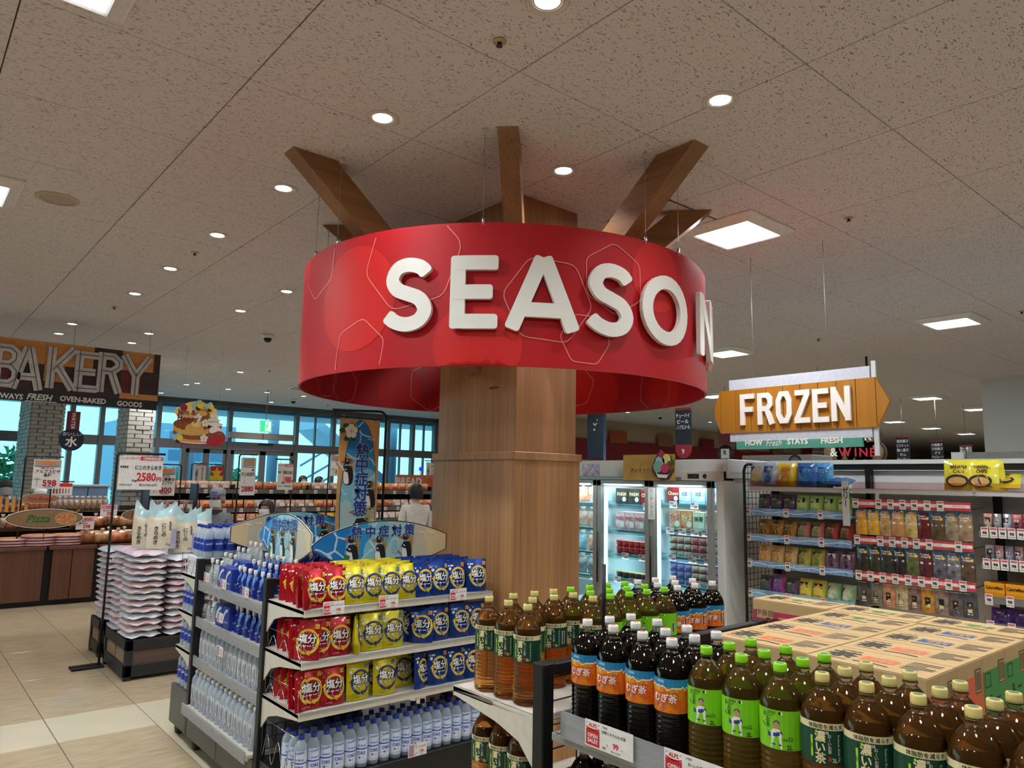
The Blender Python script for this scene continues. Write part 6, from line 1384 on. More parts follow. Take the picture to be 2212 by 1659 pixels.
p=ony(690,1028,15.8); person('distant person in blue by the shopping baskets at the entrance window',p.z*1.70/1.712,(p.x,15.8,0),1.0,[('trousers_dark',(60,58,60)),('shirt_blue',(70,100,160))],extra=lambda q:(mask(q),hair_cap(q,HB,k=1.03)))
p=ony(88,1057,12.75); person('bakery worker in white hat behind the 598 price poster',p.z*1.70/1.76,(p.x,12.75,0),.2,[('apron_black',(30,30,34)),('uniform_black',(34,34,40))],extra=lambda q:(mask(q),hair_cap(q,HB,k=1.0),q(MB().lathe([(.088,1.62),(.092,1.70),(.10,1.755),(.06,1.77),(0,1.772)],LET,20,squash=(1,1.1)),'hat')))
p=ony(14,1036,13.0); person('shopper in a round dark cap cut off by the left edge',p.z*1.70/1.735,(p.x,13.0,0),pi,[('trousers_dark',(60,58,60)),('coat_dark',(60,60,64))],extra=lambda q:(hair_cap(q,HG,k=.985),q(MB().lathe([(.088,1.60),(.096,1.66),(.085,1.715),(.05,1.732),(0,1.735)],M('cap_charcoal',(62,62,66),.9),20,squash=(1,1.14)),'cap')))
# ------------------------------------------------------------------ freezer bank
fz=thing('reach_in_freezer','upright glass-door freezer bank with lit shelves behind the wooden column','freezer',(5.6,0,0))
FGY=M('freezer_frame',(150,148,144),.35,.4); FIN=M('freezer_inside',(214,228,232),.5,var=.01); FWH=M('freezer_white',(206,208,206),.4,var=.01); LED=M('led_tube',(220,250,255),.3,emit=2.6,var=0)
doors=[(5.90,5.215),(5.21,4.535),(4.53,3.83)]
MB().box((.92,3.78,0),(1.0,6.6,1.95),FIN).obj('back_wall',fz); MB().box((.0,3.72,0),(1.0,3.80,1.93),FWH,bev=.006).obj('side_panel',fz); MB().box((.0,6.6,0),(1.0,6.68,1.93),FWH).obj('side_panel',fz)
MB().box((.03,3.80,1.76),(1.0,6.6,1.80),FIN).obj('ceiling_panel',fz); MB().box((-.02,3.72,1.775),(.16,4.16,1.865),M('beige_plate',(196,186,172),.4),bev=.005).obj('control_box',fz)
MB().box((-.0,4.16,1.775),(.16,6.6,1.80),FGY).obj('canopy_rail',fz); MB().box((.04,3.70,1.80),(1.0,6.6,1.97),FWH,bev=.006).obj('canopy',fz); MB().box((0,3.8,0),(1,6.6,.16),M('freezer_kick',(60,60,62),.5)).obj('kick_panel',fz)
P=MB(); T=face((-.021,3.98,1.822),'-X'); P.rect(-.105,-.028,.02,.016,INKB,T); P.text('-20',.02,M('display_dim',(90,120,120),.4,var=0),T,-.03,-.006,.001); P.disc(.08,-.006,.022,INKB,T,0,14); P.obj('control_print',fz)
fsh={0:[1.53,1.27,1.02,.78,.5],1:[1.53,1.27,1.03,.79,.5],2:[1.56,1.315,1.065,.81,.52]}
for k,(a,c) in enumerate(doors):
    d=MB()
    for (y0,y1,z0,z1) in ((c,c+.055,.18,1.77),(a-.055,a,.18,1.77),(c,a,.18,.25),(c,a,1.71,1.77)): d.box((-.02,y0,z0),(.03,y1,z1),FGY,bev=.004)
    D=d.obj('door',fz); MB().box((.0,c+.05,.24),(.006,a-.05,1.72),clear('freezer_glass',(236,250,252),.96,.07,.02)).obj('pane',D); MB().cyl((-.045,a-.03,.75),(-.045,a-.03,1.25),.009,BLACK,8).obj('handle',D)
    for z in fsh[k]:
        MB().box((.14,c+.02,z-.02),(.9,a-.02,z),FIN).obj('shelf',fz); MB().box((.128,c+.02,z-.045),(.138,a-.02,z+.03),clear('freezer_rail',(240,250,252),.9,.2)).obj('price_rail',fz)
    MB().box((.05,a-.06,.3),(.075,a-.035,1.68),LED).obj('led_strip',fz); MB().box((.06,c-.03,.2),(.9,c+.0,1.76),FIN).obj('divider',fz) if k<2 else None
    grp_light('freezer_fill','AREA',(5.72,(a+c)/2,1.735),7,(.85,.97,1),.5)  # added area light without a fitting, brightens the inside beside the LED strip
    for z in fsh[k][:4]: grp_light('freezer_shelf_fill','AREA',(5.9,(a+c)/2,z-.03),1.6,(.85,.97,1),.45)  # added fill light under each shelf, no fitting there
def fbox(kind,w,h,col,col2,txt,tcol):
    t=thing('ice_cream_box','x','box'); MB().box((0,-w/2,0),(.14,w/2,h),M('carton_'+kind,col,.45,col2=col2,vscale=18),bev=.002).obj('carton',t); P=MB(); T=face((-.0008,0,h*.62),'-X'); P.text(txt,h*.3,tcol,T,0,0,0,.03,fit=w*.85); P.disc(w*.22,-h*.32,h*.16,LET,T,0,12); P.obj('front_print',t); return Proto(t)
FB={'sky':fbox('sky',.15,.145,(150,200,226),(226,236,240),'ICE',NAVT),'brown':fbox('brown',.16,.16,(90,66,52),(50,36,30),'PARM',GOLD),'crimson':fbox('crimson',.14,.15,(176,26,36),(120,14,22),'Choco',GOLD),'pino':fbox('pino',.12,.18,(226,120,120),(240,226,222),'PINO',OPN),'aqua':fbox('aqua',.10,.18,(80,180,206),(200,230,236),'PINO',NAVT),
 'cream':fbox('cream',.13,.18,(226,196,170),(210,120,70),'アイス',OPN),'ruby':fbox('ruby',.13,.18,(206,70,60),(230,190,120),'アイス',LET),'lime':fbox('lime',.13,.17,(200,212,150),(226,230,220),'抹茶',DG),'snow':fbox('snow',.10,.18,(226,228,230),(206,150,140),'アイス',NAVT)}
def cup(kind,col,lid):
    t=thing('ice_cream_cup','x','cup'); MB().lathe([(.030,0),(.038,.056)],M('cup_'+kind,col,.4,var=.15,vscale=40),14).obj('tub',t); MB().lathe([(.040,.054),(.040,.064),(.038,.066),(0,.066)],M('lid_'+kind,lid,.4,var=.03),14).obj('lid',t); return Proto(t)
CUPS={'vanilla':cup('vanilla',(226,216,196),(120,40,50)),'berry':cup('berry',(216,150,150),(150,30,50)),'white':cup('white',(230,232,230),(70,60,60)),'red':cup('red',(200,50,54),(226,90,80)),'dark':cup('dark',(70,66,74),(216,190,120)),'blue':cup('blue',(150,160,210),(90,90,160)),'violet':cup('violet',(210,190,220),(120,50,120))}
DN=['left','middle','right']; SN=['top','second','third','fourth']
def frow(k,si,items,n0=0):
    a,c=doors[k]; y=a-.09; z=fsh[k][si]+.0015
    for i,(kind,wd) in enumerate(items):
        FB[kind].at((5.6+.165,y-wd/2,z),random.uniform(-.03,.03),'%s ice cream box, %s shelf, %s freezer door, %s from the left'%({'sky':'pale blue','brown':'dark brown','crimson':'crimson','pino':'red and white','aqua':'aqua','cream':'cream','ruby':'ruby red','lime':'pale green','snow':'white'}[kind],SN[si],DN[k],ORD[i]),'ice cream boxes'); y-=wd+.006
def fcups(k,si,kinds,high,w=.086):
    a,c=doors[k]; z=fsh[k][si]+.0015
    for i,kd in enumerate(kinds):
        for h in range(high): CUPS[kd].at((5.6+.20,a-.12-w*i,z+.0665*h),0,'%s ice cream cup, %s freezer door, %s shelf, %s column, %s in its pile'%(kd,DN[k],SN[si],ORD[i],['bottom','middle','top'][h]),'ice cream cups')
frow(2,0,[('crimson',.1)]+[('sky',.15)]*3); frow(2,1,[('cream',.13),('ruby',.13),('lime',.13),('snow',.10)]); fcups(2,2,['vanilla','vanilla','vanilla','berry','berry','white','white'],3,.082); fcups(2,3,['blue','blue','blue','vanilla','vanilla','violet','violet'],3,.082)
frow(1,0,[('brown',.16),('brown',.16),('crimson',.14)]); frow(1,1,[('pino',.12)]*3+[('aqua',.10)]); fcups(1,2,['red']*7,2,.078); fcups(1,3,['dark']*7,1,.08)
IB=[bagthing('frozen_food_bag','bag',.125,.165,.085,m,k+21,.6) for k,m in enumerate([M('bag_teal',(60,150,180),.3,col2=(200,226,230),vscale=14,coat=.3),M('bag_white_orange',(226,216,206),.3,col2=(216,120,80),vscale=18,coat=.3),M('bag_orange',(226,110,70),.3,col2=(240,200,170),vscale=18,coat=.3),M('bag_grey',(170,176,176),.3,col2=(70,80,80),vscale=16,coat=.3)])]
for si,(z,ks) in enumerate(zip(fsh[0],[(1,2,1,2),(0,1,1,0),(0,0,2,2),(3,3,3,3)])):
    for i,kd in enumerate(ks): IB[kd].at((5.6+.24,5.80-.145*i,z+.0015),-pi/2+random.uniform(-.1,.1),'%s frozen food bag, left freezer door, %s shelf, %s from the left'%(['teal','white and orange','orange','grey'][kd],SN[si],ORD[i]),'frozen food bags')
ft=MB().box((-.001,-.045,-.032),(0,.045,.032),PAPER); P_=face((-.0015,0,0),'-X'); ft.rect(-.038,.004,.0,.026,M('tag_pink',(220,120,130),.6,var=0),P_); ft.text('298',.026,OPN,P_,.012,-.014,.0005,.03); ftm=ft.mesh('freezer_tag')
for k,si,ys in [(2,0,(.12,.36)),(2,1,(.08,.22,.36,.48)),(2,2,(.1,.33,.5)),(1,0,(.48,)),(1,1,(.5,)),(1,2,(.2,.42,.54)),(1,3,(.1,.3,.45)),(0,3,(.45,))]:
    for i,u in enumerate(ys):
        o=place(ftm,'freezer_tag',None,(5.6+.1265,doors[k][0]-u-.05,fsh[k][si]-.012)); tag(o,'price tag on the %s rail behind the %s freezer door, %s from the left'%(SN[si],DN[k],ORD[i]),'price tag','freezer price tags')
vs_=thing('vertical_door_strip','white strip with vertical black lettering on the freezer door frame','sign',(5.575,4.50,1.555)); MB().box((-.001,-.04,-.15),(0,.04,.15),PAPER).obj('strip',vs_); P=MB(); P.text('ハ\n|\nゲ\nン\nダ\nッ\nツ',.042,INK,face((-.0015,0,0),'-X'),0,0,0,.0); P.obj('strip_print',vs_)
ip=thing('ice_cream_poster','gold poster with a cut-out ice cream bowl on the freezer canopy','poster',(5.57,0,0)); a,c=onx(1347,983,5.57),onx(1459,1039,5.57); GO=M('poster_gold',(196,160,66),.4,col2=(160,120,50),vscale=5)
MB().box((-.004,c.y,c.z),(0,a.y,a.z),GO).obj('sheet',ip); P=MB(); T=face((-.005,(a.y+c.y)/2,(a.z+c.z)/2),'-X')
for i,s_ in enumerate('アイスクリーム'): P.text(s_,.05,M('gold_lettering',(90,66,30),.5,var=0),T,-.2+.05*i,-.03,.001,.02,sx=.8,rot=.05*i-.1)
P.obj('sheet_print',ip); P=MB(); q=lambda px,py:(-(onx(px,py,5.57).y-(a.y+c.y)/2),onx(px,py,5.57).z-(a.z+c.z)/2)
O=[q(*u) for u in ((1411,1008),(1416,992),(1428,972),(1436,978),(1452,985),(1456,1000),(1457,1018),(1446,1036),(1432,1038),(1418,1030),(1411,1018))][::-1]; P.prism(O,.004,.012,M('cutout_brown',(72,52,48),.5),T)
for (px,py,r,m) in ((1428,998,.055,sky),(1442,992,.05,yel),(1424,1008,.055,M('mint',(120,176,160),.5,var=.05)),(1439,1012,.045,M('raspberry',(190,50,84),.5,var=.05)),(1450,1006,.045,brn),(1431,982,.03,jam)): x,z=q(px,py); P.disc(x,z,r,m,T,.0135+.0008*(px%7),16)
x,z=q(1434,1027); P.poly([(x-.08,z+.045,.021),(x-.05,z-.02,.021),(x+.05,z-.025,.021),(x+.09,z+.03,.021),(x+.07,z+.005,.0215),(x-.05,z+.01,.0215)],LET,T); P.stroke([q(1450,1002),q(1464,991)],.014,GRT,T,.022); P.obj('ice_cream_cutout',ip)
sk_=thing('canopy_sticker','small colourful sticker on the white freezer canopy','sticker',(5.638,5.35,1.875)); P=MB(); T=face((0,0,0),'-X'); P.box((-.002,-.12,-.06),(0,.12,.06),M('sticker_paper',(210,216,226),.5,col2=(120,110,190),vscale=18)); P.text('アイス',.05,YLW,face((-.003,0,-.02),'-X'),0,0,0,.03); P.obj('sticker_print',sk_)
# ------------------------------------------------------------------ snack shelving
sn=thing('snack_shelving','tall white-backed snack shelving to the right of the freezers','shelving',(0,0,0))
SX,BX_=5.65,6.05; mods=[(3.50,2.63),(2.62,1.79),(1.78,.9)]; LG=M('shelf_lightgrey',(186,184,180),.4,var=.02); BPN=M('back_panel_white',(206,206,206),.5,var=.01)
MB().box((BX_+.03,.85,0),(BX_+.05,3.52,1.88),BPN).obj('back_panel',sn); MB().box((BX_-.01,.85,1.885),(BX_+.05,3.52,1.93),BLACK).obj('top_bar',sn); MB().box((BX_-.02,.85,1.932),(BX_+.12,3.52,1.965),FWH).obj('top_cap',sn)
for y in (3.49,2.66,1.77,.9): MB().box((BX_-.03,y-.02,0),(BX_+.03,y+.02,1.9),BLACK).obj('upright',sn)
MB().tube([(SX-.02,3.535,.05),(SX-.02,3.535,1.86),(SX-.0,3.535,1.905),(SX+.04,3.535,1.925),(BX_+.02,3.535,1.925)],.013,BLACK,8).obj('end_frame',sn); frame_grid(sn,SX-.02,BX_,3.535,.1,1.9,7,34)
PKR=clear('pink_clear',(246,228,230),.93,.14)
for k,(a,c) in enumerate(mods):
    MB().box((SX,c+.01,1.715),(BX_,a-.01,1.735),LG).box((SX-.006,c+.005,1.70),(SX+.006,a-.005,1.735),LG).obj('shelf',sn); MB().box((SX-.012,c+.005,1.735),(SX-.008,a-.005,1.785),PKR).obj('clear_guard',sn)
BLP=M('sea_strip',(92,140,196),.4,col2=(150,190,220),vscale=9); zl1=[(1.494,1.553),(1.281,1.339),(1.069,1.119),(.817,.882)]
for z0,z1 in zl1:
    a,c=mods[0]; MB().box((SX+.0,c+.01,z0+.01),(BX_,a-.01,z0+.03),LG).obj('shelf',sn); R_=MB().box((SX-.008,c+.005,z0),(SX,a-.005,z1),BLP).obj('sea_print_rail',sn)
    P=MB(); rr=random.Random(int(z0*100)); T=face((SX-.009,(a+c)/2,(z0+z1)/2),'-X')
    for q in range(14): P.disc(-.4+.06*q,rr.uniform(-.018,.018),rr.uniform(.004,.009),rr.choice((OPN,LET,tan,BLU)),T,0,7)
    P.stroke([(-.43+.05*q,.008*sin(q*1.3)) for q in range(18)],.006,LET,T,.0005); stuff(P.obj('shell_print',R_))
tagm=MB().box((-.0012,-.022,-.035),(0,.022,.035),PAPER); T=face((-.0016,0,0),'-X'); tagm.text('98',.026,INK,T,0,-.004,0,.05); tagm.rect(-.018,.018,.018,.030,M('tag_red_head',(206,90,96),.6,var=0),T); tagm.rect(-.018,-.026,.018,-.021,MATS['tag_grey'],T); tagm=tagm.mesh('price_tag')
def stag(y,z,lb,x=SX-.0105): o=place(tagm,'price_tag',None,(x,y,z)); tag(o,lb,'price tag','snack price tags')
RW=['top','second','third','lowest']
for ri,(z0,z1) in enumerate(zl1):
    for i,px in enumerate((1618,1700,1774)): stag(onx(px,1130,SX).y,(z0+z1)/2,'white price tag on the %s sea-print rail, %s from the left'%(RW[ri],ORD[i]))
def snack(name,cat,w,h,d,c1,c2,seed,win=None,gus=.0,txt=None,tc=None,vs=10):
    t=thing(name,'x',cat); B=MB(); dep=pillow_mesh(B,w,h,d*1.35,M('snack_film_%d'%seed,tuple(min(245,int(q*1.12+14)) for q in c1),.24,col2=c2,vscale=vs,coat=.4),nx=6,nz=7,gus=gus,seed=seed,wr=.004,seal=.05); B.obj('bag',t); P=MB()
    P.rect(-w*.3,h*.55,w*.3,h*.8,win or INKB,None,.002); P.text(txt or 'ゼリー',h*.16,tc or LET,None,0,h*.67,.003,.03,fit=w*.55); P.disc(.0,h*.3,w*.22,M('snack_dot_%d'%seed,c2,.4,var=0),None,.002,12)
    P.v=[(x,-max(dep(x,y),.0006)-z,y) for x,y,z in P.v]; P.obj('front_print',t); return Proto(t)
SNK={'purple':snack('jelly_snack_bag','snack bag',.111,.15,.06,(92,50,110),(60,90,50),41),'green':snack('jelly_snack_bag','snack bag',.111,.15,.06,(120,176,60),(200,216,150),42),'orange':snack('jelly_snack_bag','snack bag',.111,.15,.06,(206,130,40),(60,80,40),43),'pink':snack('jelly_snack_bag','snack bag',.111,.15,.06,(206,70,100),(110,150,80),44),'red':snack('jelly_snack_bag','snack bag',.111,.15,.06,(196,40,50),(60,90,50),45),'cream':snack('jelly_snack_bag','snack bag',.111,.15,.06,(216,190,130),(210,140,60),46,LET,tc=INK),'gold':snack('jelly_snack_bag','snack bag',.111,.15,.06,(216,190,90),(120,130,50),47),'plum':snack('jelly_snack_bag','snack bag',.111,.15,.06,(150,110,130),(60,40,80),48,LET,tc=INK),'berry':snack('jelly_snack_bag','snack bag',.111,.17,.06,(170,60,100),(90,80,150),49),'lemon':snack('jelly_snack_bag','snack bag',.111,.16,.06,(190,200,80),(230,190,60),50),'grass':snack('jelly_snack_bag','snack bag',.111,.15,.06,(60,150,80),(216,220,190),51)}
for ri,(row,(z0,z1)) in enumerate(zip([['purple']*3+['green']*4,['orange']*3+['pink','pink','red','red'],['cream']*3+['gold']*2+['plum']*2,['purple','berry','purple','lemon','lemon','grass','grass']],zl1)):
    for i,kd in enumerate(row): SNK[kd].at(None,0,'%s jelly snack bag on the %s sea-print shelf, %s from the left'%(kd,RW[ri],ORD[i]),'jelly snack bags',TR(SX+.07,3.41-.116*i,z0+.032)@RZ(-pi/2+random.uniform(-.15,.15))@RX(-.2))
TOPB=[(1636,.15,.205,(60,130,196),(226,206,120),'100%',60),(1663,.14,.21,(206,216,226),(40,100,180),'サイダー',61),(1699,.17,.20,(236,206,40),(206,120,60),'ミックス',62),(1715,.15,.19,(230,210,50),(226,190,40),'ミックス',63),(1742,.16,.20,(24,50,130),(60,140,210),'ソフト',64),(1763,.15,.20,(70,150,206),(40,110,190),'ソフト',65),(1775,.13,.19,(80,160,210),(50,120,190),'ソフト',66)]
for k,(px,w_,h_,c1,c2,tx,sd) in enumerate(TOPB):
    x=SX+.07+(.05 if k in(3,5,6) else 0); snack('snack_pack','snack bag',w_,h_,.06,c1,c2,sd,txt=tx,win=LET if k in (2,3) else NAVT,tc=BK if k in (2,3) else LET).at(None,0,'%s snack pack at the left of the top shelf, %s from the left'%(['sky blue','white and blue','yellow','yellow','navy','light blue','light blue'][k],ORD[k]),'snack packs on the top shelf',TR(x,onx(px,1030,SX+.07).y,1.7365)@RZ(-pi/2+random.uniform(-.1,.1))@RX(-.12))
snack('snack_pack','snack bag',.19,.15,.05,(70,150,206),(40,110,190),67,txt='ソフト',win=NAVT).at(None,0,'light blue snack pack lying flat on the top shelf','snack packs on the top shelf',TR(SX+.04,onx(1800,1040,SX).y,1.765)@RZ(-pi/2)@RX(-1.35))
for k,(px,ln,yw) in enumerate([(2072,-.2,.15),(2120,-.2,.1),(2135,-.3,.5),(2160,-1.1,.2)]):
    p_=snack('banana_chip_bag','snack bag',.19,.215,.05,(232,208,40),(226,196,60),70+k,txt='BANANA\nCHIPS',win=M('banana_yellow',(236,214,60),.35,var=0),tc=INK)
    b=MB(); b.disc(-.01,.06,.07,INKB,face((0,-.037,0),'-Y'),0,18,.045); b.disc(-.01,.055,.055,tan,face((0,-.038,0),'-Y'),.001,18,.032); b.obj('bowl_print',p_.r)
    p_.at(None,0,'yellow banana chip bag on the top shelf, %s of four from the left'%ORD[k],'banana chip bags',TR(SX+.07+.02*k,onx(px,1030,SX+.07).y,1.7365 if k<3 else 1.757)@RZ(-pi/2+yw)@RX(ln))
RST=M('red_strip',(186,40,56),.4,col2=(206,80,90),vscale=30); zs=[(1.594,1.653),(1.325,1.381),(1.062,1.121)]
a,c=mods[1]
for ri,(z0,z1) in enumerate(zs):
    s_=MB().box((SX-.006,c+.02,z0),(SX,a-.01,z1),RST).obj('red_rail',sn); P=MB(); T=face((SX-.007,(a+c)/2,(z0+z1)/2),'-X'); P.rect(-.4,-.01,.39,.012,LET,T)
    for q in range(5): P.text('Dry Food',.019,OPN,T,-.32+.16*q,.001,.0006,.0)
    stuff(P.obj('rail_print',s_))
    for q in range(9): MB().cyl((SX+.0,a-.06-.088*q,z0+.005),(BX_,a-.06-.088*q,z0+.02),.003,BLACK,5).obj('hook',sn)
    for i in range(7 if ri<2 else 9): stag([a-.03,a-.20,a-.285,a-.37,a-.45,a-.535,a-.62 if ri==0 else a-.72,a-.68,a-.76][i] if ri<2 else a-.03-.088*i,(z0+z1)/2,'white price tag on the %s red rail, %s from the left'%(['top','middle','lower'][ri],ORD[i]))
def hang(kind,c1,c2,seed):
    t=thing('dried_fruit_packet','x','packet'); w,h=.088,.19 if kind!='clear' else .17; B=MB(); dep=pillow_mesh(B,w,h,.03,M('packet_%d'%seed,c1,.3,col2=c2,vscale=26,coat=.4),nx=5,nz=8,gus=.7,seed=seed,wr=.002,seal=.02); B.obj('bag',t); P=MB()
    if kind!='clear':
        P.rect(-w/2,h*.62,w/2,h,M('header_blue',(20,64,126),.35,col2=(60,130,180),vscale=20),None,.001); P.rect(-w/2,h*.57,w/2,h*.64,DG,None,.0012); P.text('Tropical\nFruits',.019,LET,None,-.008,h*.78,.002,.03,fit=w*.7); P.disc(w*.28,h*.74,.011,bee,None,.002,10); P.rect(-w*.4,h*.48,w*.4,h*.55,PAPER,None,.0014); P.rect(-w/2,0.004,w/2,h*.06,BK,None,.0014)
    else: P.rect(-.017,h*.3,.017,h*.62,INKB,None,.0014); P.rect(-.014,h*.22,.014,h*.36,CR,None,.002); P.rect(-w*.44,h*.93,w*.44,h*.95,LET,None,.0014); P.disc(0,h*.52,.008,CRE,None,.002,10); P.rect(-.016,h*.14,.016,h*.18,PAPER,None,.0014)
    P.v=[(x,-max(dep(x,y),.0006)-z,y) for x,y,z in P.v]; P.obj('front_print',t); return Proto(t)
HC=[((226,176,60),(206,140,40)),((226,186,70),(200,150,40)),((216,176,110),(150,120,90)),((206,150,90),(180,130,90)),((226,206,150),(176,150,40)),((120,30,40),(80,20,30)),((110,90,60),(60,56,40)),((176,160,130),(110,96,80)),((186,160,126),(130,100,80)),
    ((60,56,46),(30,30,30)),((70,66,50),(40,40,30)),((60,62,60),(30,30,34)),((54,40,50),(30,26,30)),((110,120,70),(60,66,40)),((110,40,56),(60,20,34)),((120,124,136),(40,40,50)),((150,150,160),(50,50,60)),((110,90,70),(60,50,44)),
    ((90,86,84),(50,48,48)),((130,126,104),(80,76,60)),((206,150,110),(150,90,60)),((206,186,140),(130,120,90)),((150,120,110),(90,60,50)),((206,150,50),(150,100,40)),((160,140,126),(100,80,70)),((110,100,100),(60,56,60)),((90,90,96),(50,50,56))]
for k in range(27):
    ri,i=divmod(k,9); z1=[1.395,1.131,.885][ri]; h_=.19 if ri<2 else .17
    hang('top' if ri<2 else 'clear',*HC[k],80+k).at((SX+.02,a-.055-.0885*i,[1.594,1.325,1.062][ri]-.012-h_),-pi/2+random.uniform(-.12,.12),'%s hanging on the %s red rail, %s from the left'%('blue-topped dried fruit packet' if ri<2 else 'clear fruit packet with black label',['top','middle','lower'][ri],ORD[i]),'hanging dried fruit packets')
a,c=mods[2]; zw=[(1.427,1.495),(1.219,1.293),(1.0,1.05),(.83,.88)]
for ri,(z0,z1) in enumerate(zw):
    MB().box((SX-.0,c+.01,z0+.01),(BX_,a-.01,z0+.03),LG).box((SX-.006,c+.01,z0),(SX,a-.01,z0+.045),LG).obj('shelf',sn); MB().box((SX-.012,c+.01,z0),(SX-.008,a-.01,z1+.02),CLEAR).obj('clear_guard',sn)
    for i in range(6 if ri<2 else 3): stag(a-.045-(.052 if ri<2 else .12)*i,(z0+z1)/2+.0,'price tag on the %s bar shelf rail at the right edge, %s from left'%(RW[ri],ORD[i]),SX-.0135)
for ri,z in ((0,1.459),(1,1.251)):
    for i in range(6):
        c1,c2=[((150,30,40),(216,200,170)),((60,60,60),(190,190,190)),((40,50,110),(220,220,220)),((206,110,120),(60,40,40)),((176,20,40),(40,30,30)),((190,40,50),(40,40,40)),((176,176,180),(50,40,44)),((150,40,50),(200,200,200)),((60,70,120),(190,190,190)),((130,30,40),(200,200,200)),((206,160,120),(160,40,40)),((190,60,60),(210,190,160))][ri*6+i]
        snack('protein_bar','snack bar',.05,.125,.03,c1,c2,120+ri*6+i,txt='PROTEIN' if ri==0 else 'BAR',win=c2 and INKB,vs=20).at((SX+.05,a-.05-.056*i,z),-pi/2+random.uniform(-.2,.2),'protein bar standing on the %s bar shelf at the right edge, %s from the left'%(RW[ri],ORD[i]),'protein bars')
cmx=thing('nutrition_box','x','box'); MB().box((0,-.058,0),(.16,.058,.10),M('nutrition_yellow',(236,160,20),.4,var=.03),bev=.002).obj('carton',cmx); P=MB(); P.text('CalorieMate',.03,INK,face((-.001,0,.068),'-X'),0,0,0,.03,fit=.1); P.obj('front_print',cmx); CMX=Proto(cmx)
for i in range(3): CMX.at((SX+.02,a-.07-.122*i,1.0315),0,'yellow nutrition bar box on the third bar shelf, %s from the left'%ORD[i],'yellow nutrition boxes')
for i in range(3): snack('nut_bag','snack bag',.12,.11,.05,(90,50,130),(60,30,90),140+i,txt='NUTS').at(None,0,'purple nut bag on the lowest bar shelf, %s from the left'%ORD[i],'purple nut bags',TR(SX+.05,a-.09-.125*i,.8615)@RZ(-pi/2)@RX(-.3))
zs_=thing('shelf_strip_sign','narrow vertical white strip reading jelly in Japanese between two shelf bays','sign',(SX-.02,2.66,1.62)); MB().box((-.001,-.028,-.17),(0,.028,.17),M('strip_grey',(206,206,208),.5)).obj('strip',zs_); P=MB(); P.text('ゼ\nリ\n|',.05,INK,face((-.002,0,.05),'-X'),0,0,0,.02); P.obj('strip_print',zs_)
